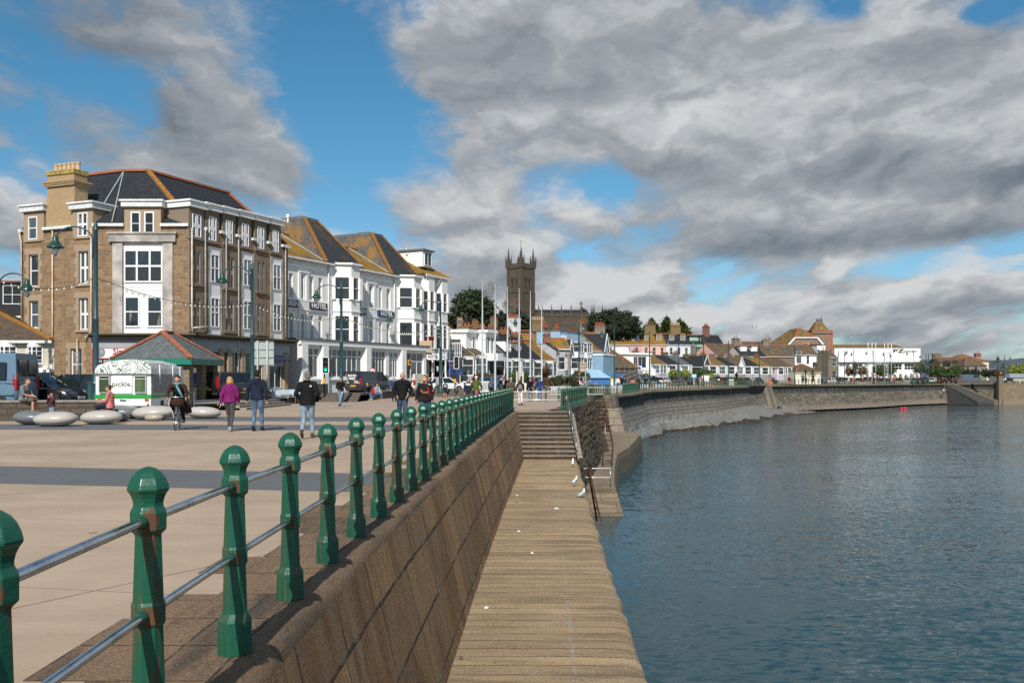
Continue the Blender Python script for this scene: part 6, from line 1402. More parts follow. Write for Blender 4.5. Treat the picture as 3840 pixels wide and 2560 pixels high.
def tree(label,cat,pos,blobs,n,size,mat,trunk=(4.,.35),core=.72,seed=1,elong=1.,up=0.,name='tree',group=None,rag=.25,bark=None,shell=.6):
    t_=thing(name,label,cat,pos,0,group); rn=random.Random(seed)
    b=MB(); top=max(b_[2]+b_[5]*.3 for b_ in blobs); h=trunk[0]
    b.tube([(0,0,-1),(0.05,0,h*.5),(.1,.05,h),(.1,.1,top)],[trunk[1]*1.25,trunk[1],trunk[1]*.8,trunk[1]*.2],8)
    for q in blobs[:9]: b.tube([(.05,0,h*.75),((q[0])*.5,q[1]*.5,lerp(h,q[2],.6)),(q[0]*.95,q[1]*.95,q[2])],[trunk[1]*.5,trunk[1]*.35,trunk[1]*.12],5)
    b.build('trunk',bark or BARK,t_,smooth=True)
    b=MB()
    leaves(b,blobs,n,size,rn,elong,up,shell,rag)
    if core:
        for q in blobs: b.ell((q[0],q[1],q[2]),q[3]*core,q[4]*core,q[5]*core,9,6)
    b.build('crown',mat,t_,uv=False); return t_
LPINE=leafm('pine_leaf',(.014,.024,.012),(.05,.065,.026)); LOAK=leafm('holm_oak_leaf',(.010,.016,.008),(.038,.046,.021)); LHED=leafm('hedge_leaf',(.025,.045,.012),(.06,.09,.025),1.2)
LCON=leafm('conifer_leaf',(.018,.034,.010),(.085,.11,.025),.4); LYEL=leafm('golden_conifer_leaf',(.08,.10,.012),(.26,.27,.03),.6); LDK=leafm('dark_hedge_leaf',(.012,.02,.009),(.034,.046,.02),1.); LLIME=leafm('lime_bush_leaf',(.09,.13,.018),(.22,.26,.04),1.)
LBR=leafm('brown_frond',(.075,.045,.022),(.18,.115,.06),2.); LPALM=leafm('palm_frond',(.05,.07,.02),(.13,.15,.05),2.); LGR=leafm('grey_green_leaf',(.05,.065,.035),(.11,.125,.065),1.)
d=225.; X=lambda x: wx(x,d); Zc=lambda y: wz(y,d)
g0=7.
def blob(x,y,rx,ry,d=225.,dep=None,base=(0,0,0)):
    return (wx(x,d)-base[0],(dep or 0),wz(y,d)-base[2],rx*d/F,(rx+ry)/2*d/F,ry*d/F)
B0=(X(1775),d,g0)
pine=[blob(x,y,rx,ry,d,dp,B0) for x,y,rx,ry,dp in ((1770,1110,34,22,0),(1735,1130,32,16,1),(1712,1160,28,18,0),(1800,1128,34,20,1),(1835,1150,24,18,0),(1775,1150,55,26,-1),(1738,1185,45,24,0),(1810,1180,42,26,0),(1850,1180,14,14,0),(1705,1130,16,8,0),(1760,1210,60,20,1),(1790,1097,18,10,0),(1730,1108,20,10,0),(1830,1210,34,22,0))]
tree('broad dark windswept pine left of the church tower','tree',B0,pine,12000,.55,LPINE,(9.,.5),.42,2,rag=.65)
B0=(X(1685),230,g0); tree('dark evergreen behind the hotel end, left of the big pine','tree',B0,[blob(x,y,rx,ry,230,0,B0) for x,y,rx,ry in ((1672,1195,26,22),(1700,1205,30,24),(1665,1225,28,20),(1700,1235,34,20))],5000,.55,LPINE,(5,.35),.5,3,rag=.6)
B0=(X(1945),240,g0)
for i,(lb,x,bl,n) in enumerate((('dark rounded evergreen left below the church tower',1890,((1885,1200,30,28),(1870,1225,28,22),(1905,1222,30,26)),5000),('dark rounded evergreen right below the church tower',1960,((1950,1195,34,28),(1985,1215,34,28),(1940,1225,40,24),(2010,1235,24,22)),6000))):
    B0=(wx(x,240),240,g0); tree(lb,'tree',B0,[blob(a,y,rx,ry,240,0,B0) for a,y,rx,ry in bl],n,.5,LOAK,(4,.35),.6,4+i,rag=.45)
B0=(wx(2300,265),265,g0); tree('huge domed holm oak right of the church','tree',B0,[blob(a,y,rx,ry,265,0,B0) for a,y,rx,ry in ((2290,1195,60,36),(2345,1215,56,42),(2245,1205,40,32),(2385,1245,28,30),(2300,1235,80,34),(2222,1228,22,24))],16000,.52,LOAK,(4,.6),.7,7,rag=.3)
for i,(lb,x,y,h,w_,mt,n) in enumerate((('bright yellow-green conifer between two brick chimneys',2312,1252,46,30,LYEL,2600),('spiky dark conifer at the left of the conifer group',2445,1262,54,30,LCON,2200),('tall spreading conifer in the middle of the conifer group',2500,1262,60,40,LCON,3800),('conifer at the right of the group behind the buff chimney pots',2552,1266,54,34,LCON,2600))):
    B0=(wx(x,285),285,9.); rn=random.Random(i)
    bl=[]
    for k in range(9): f=k/8; bl.append(blob(x+rn.uniform(-1,1)*w_*(1-f)*.9,y-h*f,w_*(1.1-f)*.7+5,h*.15+3,285,rn.uniform(-1,1),B0))
    tree(lb,'tree',B0,bl,int(n*1.4),.6,mt,(3,.3),.5,20+i,elong=2.6,up=.55,rag=.5,name='conifer')
bt=thing('bare_tree','leafless grey-brown tree between the pine and the church tower','tree',(wx(1870,262),262,g0)); rn=random.Random(5); b=MB()
limbs(b,Vector((0,0,-1)),Vector((0,0,1)),5.6,.3,7,rn,.42,.035); b.build('trunk',BARKG,bt)
bt=thing('bare_tree','thicket of bare reddish branches in front of the nave','tree',(wx(2150,290),290,g0+1)); b=MB()
for k in range(16): limbs(b,Vector((rn.uniform(-9,7),0,-1)),Vector((rn.gauss(0,.1),0,1)).normalized(),2.6,.14,4,rn,.4,.04)
b.build('branches',plain('red_twig',(.085,.06,.05),.95,.2,2),bt)
def bush(label,cat,x,y0,d,w,h,n,size,mat,name='bush',elong=1.,up=0.,seed=1,z=None,parts=3,rag=.3):
    zb=wz(y0,d) if z is None else z; t_=thing(name,label,cat,(wx(x,d),d,zb)); rn=random.Random(seed); b=MB()
    bl=[((k+.5)/parts*w-w/2+rn.uniform(-.1,.1)*w,rn.uniform(-.1,.1)*w,h*rn.uniform(.4,.52),w/parts*.75,min(w/parts*.7,1.2),h*rn.uniform(.42,.55)) for k in range(parts)]
    leaves(b,bl,n,size,rn,elong,up,.5,rag)
    for q in bl: b.ell(q[:3],q[3]*.7,q[4]*.7,q[5]*.7,9,6)
    b.build('foliage',mat,t_,uv=False); return t_
bush('clipped dark green hedge behind two thin white posts','hedge',1945,1444,104,2.5,1.75,1500,.15,LHED,'hedge',parts=5,seed=1,rag=.12)
bush('brown-green garden shrub left of the first flagpoles','shrub',1800,1440,108,1.9,1.4,700,.2,LBR,elong=2.5,up=.4,seed=2)
bush('pale straw-coloured shrub under the white modern house','shrub',1838,1434,110,1.6,1.1,500,.2,LBR,seed=3)
bush('grey-green coastal shrubs right of the palm','shrub',2120,1446,120,3.,1.3,1500,.2,LGR,elong=2.,up=.4,seed=4,parts=4)
bush('dark green rounded bush left of the blue canvas pavilion','bush',2178,1440,128,2.,2.,1300,.22,LHED,seed=5,parts=2)
bush('bright lime rounded bush in front of the dark-roofed bayed house','bush',2548,1421,200,4.6,2.2,1500,.3,LLIME,seed=6,parts=3,rag=.12)
bush('dark green bush right of the blue notice board','bush',2632,1421,206,3.6,2.8,1200,.3,LHED,seed=7,parts=2)
bush('low bright green bush behind the white van','bush',2658,1425,204,2.6,1.5,700,.28,LLIME,seed=8,parts=2)
bush('brown-green hedge on the wall left of the lime bush','hedge',2480,1420,205,4.6,1.4,1000,.28,LGR,'hedge',seed=9,parts=4)
bush('low dark hedge under the cafe sign','hedge',2400,1422,178,3.4,1.3,900,.25,LHED,'hedge',seed=10,parts=3)
bush('low green hedge in front of the gable-fronted far house','hedge',2750,1428,208,4.2,1.,700,.28,LHED,'hedge',seed=11,parts=3)
bush('big round dark bush in front of the gallery porch','bush',3315,1412,305,6.5,4.6,1600,.45,LHED,seed=12,parts=3)
bush('brown feathery shrubs at the gallery wall','shrub',3215,1410,300,6.5,3.4,1200,.45,LBR,seed=13,parts=4)
bush('olive brown tree-like shrub at the right end of the gallery','shrub',3462,1402,318,5.,4.4,1200,.45,LGR,seed=14,parts=2)
bush('long dark green mound of shrubs before the stone house','shrub',3530,1412,312,12.,3.6,2600,.5,LHED,seed=15,parts=5,rag=.15)
bush('brighter green hedge right of the shrub mound','hedge',3580,1416,308,9.,1.9,1600,.4,LHED,'hedge',seed=16,parts=5)
bush('dark hedge below the brown house wing','hedge',3670,1412,305,9.,2.6,1800,.45,LDK,'hedge',seed=17,parts=5)
bush('light green round tree at the right edge of the photo','tree',3822,1408,300,5.5,4.2,1500,.5,LLIME,'tree',seed=18,parts=2)
bush('brown scrub behind the harbour pillar','shrub',3745,1412,300,4.,2.6,900,.4,LBR,seed=19,parts=2)
def palm(label,x,y0,d,h,R_,n,mat,trunk=True,seed=1,z=None,droop=.6,w=.05,name='palm'):
    t_=thing(name,label,'palm',(wx(x,d),d,wz(y0,d) if z is None else z)); rn=random.Random(seed)
    b=MB(); b.tube([(0,0,-.3),(.05,0,h*.5),(0,0,h)],[.22,.17,.15] if trunk else [.4,.45,.3],8); b.build('trunk',BARK,t_,smooth=True)
    b=MB()
    for k in range(n):
        a=rn.random()*6.283; e=rn.uniform(-.35,1.45); L=R_*rn.uniform(.75,1.05); d0=Vector((math.cos(a)*math.cos(e),math.sin(a)*math.cos(e),math.sin(e))); s=Vector((-math.sin(a),math.cos(a),0)); P=[]
        for j in range(6): f=j/5; P.append(Vector((0,0,h))+d0*L*f+Vector((0,0,-droop*L*f*f*math.cos(e))))
        for j in range(5):
            wa=w*R_*(1-j/5.5)+.01; wb=w*R_*(1-(j+1)/5.2)+.01
            b.face(P[j]-s*wa,P[j]+s*wa,P[j+1]+s*wb,P[j+1]-s*wb)
    b.build('fronds',mat,t_,uv=False); return t_
pm_=palm('wide brown and green spiky palm between the last two flagpoles',2045,1446,110,.9,2.1,420,LBR,False,3,droop=.55,w=.016)
bush('green clump at the foot of the brown palm','shrub',2078,1448,111,1.1,1.2,500,.2,LHED,seed=21,parts=2)
palm('green palm in front of the gallery left windows',3205,1410,296,3.2,2.2,90,LPALM,True,4); 
for i,(x,lb) in enumerate(((3020,'left of two small palms before the cream bungalow'),(3048,'right of two small palms before the cream bungalow'))): palm(lb,x,1416,228,1.2,1.6,60,LPALM,True,5+i)
palm('tall spiky cabbage palm by the far right lamp post',3742,1400,296,4.2,1.8,110,LPALM,True,8); palm('shorter bushy cabbage palm right of the tall one',3762,1405,294,2.6,1.6,90,LPALM,True,9)
palm('dark cordyline in front of the dark stone house',3576,1404,318,4.,1.7,100,LPALM,True,10)
# rock garden below the gallery
rk=thing('rock_wall','row of rough stone rockery blocks below the gallery','rockery',(wx(3120,292),292,.5)); rn=random.Random(6); G_rk=plain('rockery_stone',(.2,.165,.125),.95,.35,1.5,.5)
b=MB(); b.box((9,-.2,-.5),(28,1.2,1.6)); b.build('bank',G_rk,rk)
for k in range(11):
    b=MB(); x=9.5+k*1.75; hh=rn.uniform(1.,1.9); b.hexa([(x-.7,-.5,1.),(x+.6,-.4,1.),(x+.6,.9,1.),(x-.6,.9,1.)],[(x-.25,-.2,1.4+hh),(x+.3,-.1,1.3+hh),(x+.2,.5,1.2+hh),(x-.3,.5,1.4+hh)]); b.build('boulder',G_rk,rk,bevel=.15)
# ------------------------------------------------------------ pebble seats
def pebm(name,c1,c2):
    m,t,p=mk(name); g=posc(t); sp=t.noise(g,60,2,.8)
    c=t.mix(t.ramp(sp,.35,.65),c1,c2); c=t.mix(t.ramp(t.noise(g,2.,4,.6),.55,.75,0,.35),c,mul(c1,.7)); fin(t,p,c,.32,t.bump(sp,.05,.003),0,.45); return m
P_L=pebm('pale_granite_polish',(.36,.33,.30),(.50,.46,.42)); P_D=pebm('dark_granite_polish',(.10,.11,.12),(.17,.18,.19)); P_B=pebm('buff_granite_polish',(.30,.26,.21),(.42,.37,.3))
for lb,xa,xb,yt,yb,m_ in (('pale pebble-shaped granite seat at the front left, with a rusty streak',104,267,1542,1600,P_L),('dark grey pebble seat half behind the front-left pale one',29,168,1538,1594,P_D),('pale pebble seat below the seated woman in pink',283,438,1537,1592,P_L),('small dark pebble seat behind the right end of the middle pale one',395,475,1547,1581,P_D),('large dark pebble seat on which the woman in pink sits',360,520,1517,1571,P_D),('broad pale pebble seat behind the small buff one',479,640,1520,1575,P_L),('little buff pebble seat beside the bicycle',535,604,1551,1579,P_B),('pale pebble seat between the cyclist and the woman in purple',685,815,1523,1570,P_L),('low pale pebble seat tucked under the caravan corner',500,560,1518,1548,P_L)):
    p=gnd((xa+xb)/2,yb); w_=(xb-xa)*p.y/F; h=(yb-yt)*p.y/F*.97
    b=MB(); b.ell((0,0,h/2),w_/2,w_*.36,h/2,40,20,pw=.86); o=b.build('pebble_seat',m_,smooth=True); o.location=p+Vector((0,w_*.3,0)); o.rotation_euler=(R(random.Random(xa).uniform(-2,2)),R(random.Random(xb).uniform(-3,3)),0)
    tag(o,lb,'stone seat','polished pebble seats')
# ------------------------------------------------------------ stone shelter with hipped slate roof
kd=54.; sh=thing('shelter','small stone shelter with red-hipped slate roof and green fascia','shelter',(wx(716,kd),kd,.1),R(-4))
KST=stone('shelter_stone',(.31,.24,.15),(.22,.17,.11),(.25,.2,.14),.42,.26,.02,bs=.8,blotch=.5); KSL=slate('shelter_slate',(.085,.095,.098),(.11,.122,.125),rw=.35,rh=.2); KTI=plain('red_hip_tile',(.34,.11,.055),.75,.2,3); KGR=plain('fascia_green',(.008,.17,.115),.45,.08,2); KGD=KGR
W1,D1_=4.85,5.0; ze=wz(1364,kd)-.1; zp=wz(1244,kd+2.3)-.1
b=MB(); E=[(-W1,0,ze+.32),(0.,0,ze+.32),(0,D1_,ze+.32),(-W1,D1_,ze+.32)]; ap=(wx(594,kd+2.2)-wx(716,kd),2.2,zp); ap2=(ap[0]+.1,3.4,zp)
for f in ((E[0],E[1],ap),(E[1],E[2],ap2,ap),(E[2],E[3],ap2),(E[3],E[0],ap,ap2)): slab(b,f,.07)
rf=b.build('roof',KSL,sh)
b=MB(); up_n=Vector((0,0,.04))
for q,a in ((E[0],ap),(E[1],ap),(E[2],ap2),(E[3],ap2)): b.bar(Vector(q)+up_n,Vector(a)+up_n,.34,.08)
b.bar(Vector(ap)+up_n,Vector(ap2)+up_n,.34,.1); b.build('hip_tiles',KTI,rf)
b=MB()
for p,q in ((E[0],E[1]),(E[1],E[2]),(E[2],E[3]),(E[3],E[0])): b.bar(Vector(p)-Vector((0,0,.19)),Vector(q)-Vector((0,0,.19)),.06,.34)
b.build('fascia',KGR,sh)
b=MB(); b.box((-W1+.2,.2,ze+.05),(-.2,D1_-.2,ze+.1)); b.build('ceiling',WHITE,sh)
for x,y in ((-.85,.35),(-.85,2.3),(-.85,4.1),(-3.1,.35),(-4.5,.35),(-4.5,4.1)):
    b=MB(); b.box((x,y,-.1),(x+.6,y+.6,ze+.05)); b.build('column',KST,sh,bevel=.03)
b=MB(); b.box((-4.4,4.2,-.1),(-.6,4.5,ze)); b.build('back_wall',KST,sh); b=MB(); b.box((-3.95,.5,-.1),(-2.6,.7,ze)); b.build('side_panel',plain('shutter_blue',(.012,.03,.15),.5,.1),sh)
b=MB(); b.box((-.55,1.15,1.1),(-.5,2.0,ze-.15)); pn=b.build('notice_board',plain('board_blue',(.01,.05,.24),.35,.1),sh); b=MB(); b.box((-.49,1.2,ze-.5),(-.485,1.95,ze-.2)); b.build('notice_header',WHITE,pn)
b=MB(); b.lathe([(.24,0),(.24,.9),(.26,.95),(.2,1.)],16,(-.6,1.6,0)); b.build('bin',plain('bin_stone',(.36,.33,.28),.8,.15),sh,smooth=True,auto=R(40))
# stainless hoop stand beside the shelter
hp=thing('cycle_stand','rectangular brushed steel cycle stand beside the shelter','cycle stand',(wx(716,43),43,0))
b=MB(); b.box((-.0,0,0),(.13,.1,1.0)); b.box((-.75,0,.9),(-.0,.1,1.0)); b.box((-.88,0,0),(-.75,.1,1.)); b.build('frame',STEEL,hp,bevel=.01)
# ------------------------------------------------------------ white caravan kiosk
vd=37.; cv=thing('caravan','white caravan kiosk with palm-leaf printed roof and green stripe','caravan',(wx(462,vd),vd,.15),R(3)); VW=plain('caravan_white',(.78,.78,.76),.35,.04,2); VG=plain('stripe_green',(.012,.3,.04),.4,.05)
m,t,p=mk('palm_print'); u=uvc(t)
vo=t.new('ShaderNodeTexVoronoi'); t.set(vo.inputs['Vector'],t.vm('ADD',u,t.vm('SCALE',t.vm('SUBTRACT',t.noise(u,3.,2,col=True),(.5,.5,.5)),None,.25))); vo.inputs['Scale'].default_value=2.6
an=t.m('MULTIPLY',t.sep(vo.outputs['Color'])[0],6.28); ux,uy,_=t.sep(u); pr=t.m('ADD',t.m('MULTIPLY',ux,t.m('COSINE',an)),t.m('MULTIPLY',uy,t.m('SINE',an)))
st=t.m('SINE',t.m('ADD',t.m('MULTIPLY',pr,58.),t.m('MULTIPLY',vo.outputs['Distance'],22.)))
f=t.m('MULTIPLY',t.ramp(st,.0,.5),t.ramp(t.noise(u,4.,3),.38,.5))
c=t.mix(f,(.74,.76,.74),t.mix(t.noise(u,5),(.03,.11,.065),(.14,.2,.18))); fin(t,p,c,.35); PPR=m
m,t,p=mk('palm_print_dark'); u=uvc(t); wv=t.new('ShaderNodeTexWave'); t.set(wv.inputs['Vector'],u); wv.inputs['Scale'].default_value=3.; wv.inputs['Distortion'].default_value=9.; wv.inputs['Detail'].default_value=3
fin(t,p,t.mix(t.ramp(wv.outputs['Fac'],.3,.7),(.06,.065,.07),(.25,.26,.27)),.4); PPD=m
hw=1.09; LN=3.6; zb=.35
zt_=lambda y: wz(y,vd)-.15
b=MB(); b.box((-hw,0,zb),(hw,LN,zt_(1404))); b.build('body',VW,cv,bevel=.03)
prof=[(-hw-.02,zt_(1404)),(-hw-.0,zt_(1383)),(-hw+.1,zt_(1370)),(-.45,zt_(1352)),(.35,zt_(1346)),(hw-.12,zt_(1360)),(hw,zt_(1376)),(hw+.02,zt_(1404))]
b=MB(); b.rings([[(x,y,z) for x,z in prof] for y in (-.02,LN*.5,LN+.02)],True,closed=True); b.build('roof',PPR,cv,smooth=True,auto=R(35))
b=MB(); b.box((hw+.005,.05,zt_(1475)),(hw+.03,LN-.05,zt_(1402))); b.build('side_wrap',PPD,cv)
for y0,y1,xx in ((0,0,0),):
    b=MB(); b.box((-hw-.02,-.025,zt_(1493)),(hw+.02,LN+.02,zt_(1479))); b.build('green_stripe',VG,cv)
b=MB(); b.box((-hw-.01,-.06,zt_(1406)),(hw+.02,0,zt_(1400))); b.build('trim',LEAD,cv)
b=MB(); b.box((-.42,-.05,zt_(1476)),(.38,.0,zt_(1408))); sgn=b.build('name_panel',VW,cv,bevel=.04)
lettering('pickle.',.3,T_((-.02,-.06,zt_(1440))),plain('letter_dark',(.05,.05,.05),.5,.05),sgn,sx=1.05,depth=.004)
for x0,x1 in ((-.93,-.5),(.47,.93)):
    f=window(cv,x0,x1,zt_(1473),zt_(1408),rec=0.,y=-.03,nx=1,nz=1,fm=plain('rubber_grey',(.45,.46,.46),.4,.1),gm=glass('kiosk_glass',(.03,.06,.025),(.1,.16,.06),.8),fw=.03,rows=[.8],bw=.03)
for x,m_ in ((-.98,SR),(.86,SR)):
    b=MB(); b.box((x,-.05,zt_(1502)),(x+.14,0,zt_(1493))); l_=b.build('tail_light',m_,cv); b=MB(); b.box((x+.075,-.055,zt_(1501)),(x+.14,-.045,zt_(1494))); b.build('indicator',plain('amber',(.5,.2,.01),.3,.05),l_)
b=MB(); b.hexa([(.92,-.03,zb+.02),(1.05,-.03,zb+.02),(.985,-.03,zb+.13)],[(.92,-.02,zb+.02),(1.05,-.02,zb+.02),(.985,-.02,zb+.13)]); b.build('reflector',SR,cv)
b=MB(); b.box((-.12,-.06,zt_(1502)),(.12,0,zt_(1496))); b.build('handle',STEEL,cv,bevel=.015)
for y in (.9,2.6):
    b=MB(); b.box((hw+.03,y,zt_(1440)),(hw+.07,y+.05,zt_(1366))); b.build('strut',WHITE,cv)
for x in (-.75,.75):
    b=MB(); b.lathe([(.27,-.08),(.3,-.05),(.3,.05),(.27,.08)],16)
    b2=MB(Matrix.Translation((x*1.25,1.7,.15))@Matrix.Rotation(R(90),4,'Y')); b2.lathe([(.2,-.08),(.3,-.05),(.3,.05),(.2,.08)],16); b2.build('wheel',DARK,cv)
b=MB(); b.box((hw+.01,1.2,zb),(hw+.03,1.5,zb+.2)); b.build('vent',DARK,cv)
bx=thing('electric_box','grey electric meter cabinet on the caravan side','cabinet',(wx(642,41),41.5,.3)); b=MB(); b.box((-.2,0,.95),(.24,.3,1.85)); b.build('cabinet',plain('cab_grey',(.42,.44,.46),.5,.05),bx,bevel=.02); b=MB(); b.lathe([(.05,0),(.05,.02)],8,(-.1,-.02,1.8)); b.build('lock',DARK,bx); b=MB(); b.box((-.05,.1,-.3),(.1,.2,1.)); b.build('leg',LEAD,bx)
gc=thing('utility_cabinet','dark green utility cabinet left of the caravan','cabinet',(wx(340,39),39,.2)); b=MB(); b.box((-.14,0,0),(.16,.5,1.22)); b.build('cabinet',plain('cabinet_green',(.012,.07,.05),.5,.08),gc,bevel=.02); b=MB(); b.box((-.17,-.03,1.22),(.42,.53,1.27)); b.box((.17,.02,0),(.4,.48,1.22)); b.build('lid',DKR,gc)
# ------------------------------------------------------------ lamp posts
TEAL=plain('lamp_teal',(.018,.058,.072),.4,.15,3); LGREEN=plain('lantern_green',(.005,.05,.035),.4,.1,3)
m,t,p=mk('lamp_bowl'); fin(t,p,(.55,.57,.55),.12,None,0,.6); p.inputs['Transmission Weight'].default_value=.75; LBOWL=m
def lamp(label,px,base,top_px,side,d,group='tall curved-arm lamp posts',simple=False,z0=.3,ang=0.):
    H=wz(top_px,d)-z0; r=thing('lamp_post',label,'lamp post',(wx(px,d),d,z0),R(ang),group); k=1. if not simple else .85; n=12 if not simple else 8
    b=MB(); b.lathe([(.2*k,0),(.2*k,.5),(.17*k,.55),(.165*k,1.35),(.19*k,1.4),(.13*k,1.55),(.115*k,H*.5),(.135*k,H*.5+.03),(.1*k,H*.5+.1),(.085*k,H-.35),(.11*k,H-.32),(.11*k,H-.26),(.075*k,H-.2),(.09*k,H-.1),(.02,H+.12)],n); b.build('pole',TEAL,r,smooth=True,auto=R(40))
    R_=.62*H/8.*1.25; s=side
    b=MB(); P=[(s*.1,0,H-1.5)]+[(s*(.12+R_*(1-math.cos(a))),0,H-.75+R_*.75*math.sin(a)) for a in [math.pi*q/10 for q in range(11)]]
    lx=P[-1][0]; zl=H-.95; P[-1]=(lx,0,zl+.3); P[-2]=(lx-s*.02,0,P[-2][2]); b.tube(P,.035*k,7); b.bar((s*.05,0,H-1.45),(s*.16,0,H-1.45),.05); b.bar((s*.05,0,H-.8),(s*.18,0,H-.8),.05); b.build('arm',TEAL,r,smooth=True)
    b=MB(); b.lathe([(.06,.42),(.11,.36),(.13,.3),(.13,.2),(.18,.14),(.25,.02),(.35,-.06),(.36,-.1),(.25,-.09),(.05,-.05)],16 if not simple else 8,(lx,0,zl)); l_=b.build('lantern',LGREEN if not simple else TEAL,r,smooth=True,auto=R(40))
    b=MB(); b.lathe([(.2,-.1),(.21,-.18),(.16,-.34),(.05,-.45),(.01,-.47)],12 if not simple else 8,(lx,0,zl)); b.build('bowl',LBOWL,l_,smooth=True); return r,lx
lamps=[('tallest near lamp post, in front of the brown corner building',359,836,-1,39,0.),('lamp post at the left edge of the photo, mostly cut off by the frame',-12,1006,1,45,0.),('second lamp post, in front of the right side of the corner building',946,989,-1,52.5,0.),('lamp post in front of the first hotel bay',1280,1060,-1,64,0.),('lamp post with its arm to the right, before the middle of the hotel',1396,1164,1,93,.3),('lamp post at the right end of the hotel by the porch',1652,1122,-1,83,.3)]
LP={}
for lb,px,ty,s,d,z in lamps: LP[px]=lamp(lb,px,0,ty,s,d,z0=z)
for lb,px,ty,s,d in (('lamp post behind the fifth flagpole',1992,1178,-1,100),('lamp post rising from the brown finger signs',2171,1207,-1,112),('lamp post left of the mauve terraced house, arm to the left',2304,1226,-1,130),('lamp post before the peach terraced house',2436,1244,-1,142),('lamp post before the pale grey terraced house',2545,1258,-1,152),('lamp post before the sage-windowed stone house',2638,1265,-1,161),('lamp post before the pink gabled house',2732,1277,-1,176),('lamp post before the dormered cottage',2848,1283,-1,196)):
    lamp(lb,px,0,ty,s,d,simple=True,z0=.4)
for lb,px,ty,s,d in (('lamp post in front of the white rendered house, arm to the left',2979,1291,-1,212),('lamp post at the right corner of the white rendered house',3097,1300,-1,225),('taller of two lamp posts at the narrow stone house',3086,1300,1,236),('first lamp post before the gallery, arm to the right',3143,1314,1,236),('second lamp post before the gallery wall, arm right',3167,1315,1,244),('lamp post before the left third of the gallery',3202,1308,-1,240),('lamp post before the middle of the gallery',3275,1311,-1,248),('lamp post left of the gallery lettering',3338,1316,-1,256),('short lamp post between two flagpoles before the gallery',3315,1322,1,262),('lamp post in front of the GALLERY lettering',3427,1314,-1,258),('left lamp post of the pair right of the gallery',3473,1326,-1,268),('right lamp post of the pair right of the gallery',3482,1324,1,272),('lone lamp post near the right edge of the photo',3766,1331,1,285)):
    lamp(lb,px,0,ty,s,d,simple=True,z0=.5)
# festoon bulbs strung between lamp posts
BULB=plain('bulb_white',(.62,.58,.5),.3,.05); WIRE=plain('black_cable',(.012,.012,.014),.6,.05)
def festoon(label,A,B,sag,sp=.42,group='strings of festoon bulbs'):
    A=Vector(A);B=Vector(B); t_=thing('festoon_lights',label,'festoon lights',A,0,group); L=(B-A).length; n=int(L/sp); P=[]
    for k in range(25): f=k/24; P.append((B-A)*f-Vector((0,0,sag*4*f*(1-f))))
    b=MB(); b.tube(P,.014,5); b.build('cable',WIRE,t_)
    pb=None
    for k in range(1,n):
        f=k/n; q=(B-A)*f-Vector((0,0,sag*4*f*(1-f)+.07))
        if pb is None: b=MB(); b.lathe([(.018,.07),(.02,.03),(.045,0),(.045,-.03),(.02,-.06)],6); pb=o=b.build('bulb',BULB,t_,smooth=True)
        else: o=pb.copy(); COL.objects.link(o); o.parent=t_
        o.location=q
def lpt(px,py,d): return W(px,py,d)
ch_=[(-40,1030,41),(359,1040,39),(946,1136,52.5),(1280,1185,64),(1652,1224,83),(1990,1262,100),(2171,1280,112),(2304,1292,130),(2436,1300,142)]
nm=['left of the nearest lamp post, over the corner building','between the two nearest lamp posts','from the second to the third lamp post across the hotel','across the right half of the hotel front','from the hotel porch lamp towards the flagpoles','over the house roofs behind the flagpoles','before the blue and white houses','before the lichened roofs right of the blue houses']
for a,b_,l in zip(ch_,ch_[1:],nm): festoon('string of festoon bulbs '+l,lpt(*a),lpt(*b_),.55 if a[0]<1000 else .8,.42 if a[2]<70 else .8)
# ------------------------------------------------------------ flagpoles
FP=plain('flagpole_white',(.62,.63,.66),.35,.05,1,metal=.3)
for i,(px,ty,by,lb) in enumerate(((1809,1061,1470,'first and tallest of six white flagpoles, left of the row'),(1857,1071,1462,'second white flagpole from the left'),(1903,1080,1455,'third flagpole from the left, left of the church tower'),(1947,1086,1450,'fourth flagpole, in front of the church tower'),(1989,1095,1448,'fifth flagpole, at the right edge of the church tower'),(2031,1104,1452,'sixth flagpole, right of the church tower'))):
    d=[66,70,74.,78,82,86][i]; r=thing('flagpole',lb,'flagpole',(wx(px,d),d,0),0,'near row of six white flagpoles'); H=wz(ty,d); b=MB(); b.lathe([(.08,0),(.07,H*.4),(.05,H*.75),(.035,H),(.05,H+.03),(.01,H+.1)],10); b.build('pole',FP,r,smooth=True,auto=R(40)); b=MB(); b.tube([(.07,-.02,H*.56),(.16,-.02,H*.58),(.07,-.02,H*.62)],.015,5); b.build('halyard_cleat',FP,r)
for i,(px,ty) in enumerate(((3255,1284),(3270,1286),(3284,1286),(3317,1288),(3330,1290),(3343,1291))):
    d=238+i*4; H=wz(ty,d)-.45; r=thing('flagpole',['leftmost far flagpole before the gallery','second far flagpole before the gallery from the left','third far flagpole before the gallery from the left','fourth far flagpole, left of the gallery lettering','fifth far flagpole, touching the gallery lettering on its left','rightmost far flagpole, under the P of the gallery lettering'][i],'flagpole',(wx(px,d),d,.45),0,'far row of six white flagpoles'); b=MB(); b.lathe([(.12,0),(.08,H),(.01,H+.1)],8); b.build('pole',FP,r,smooth=True); 
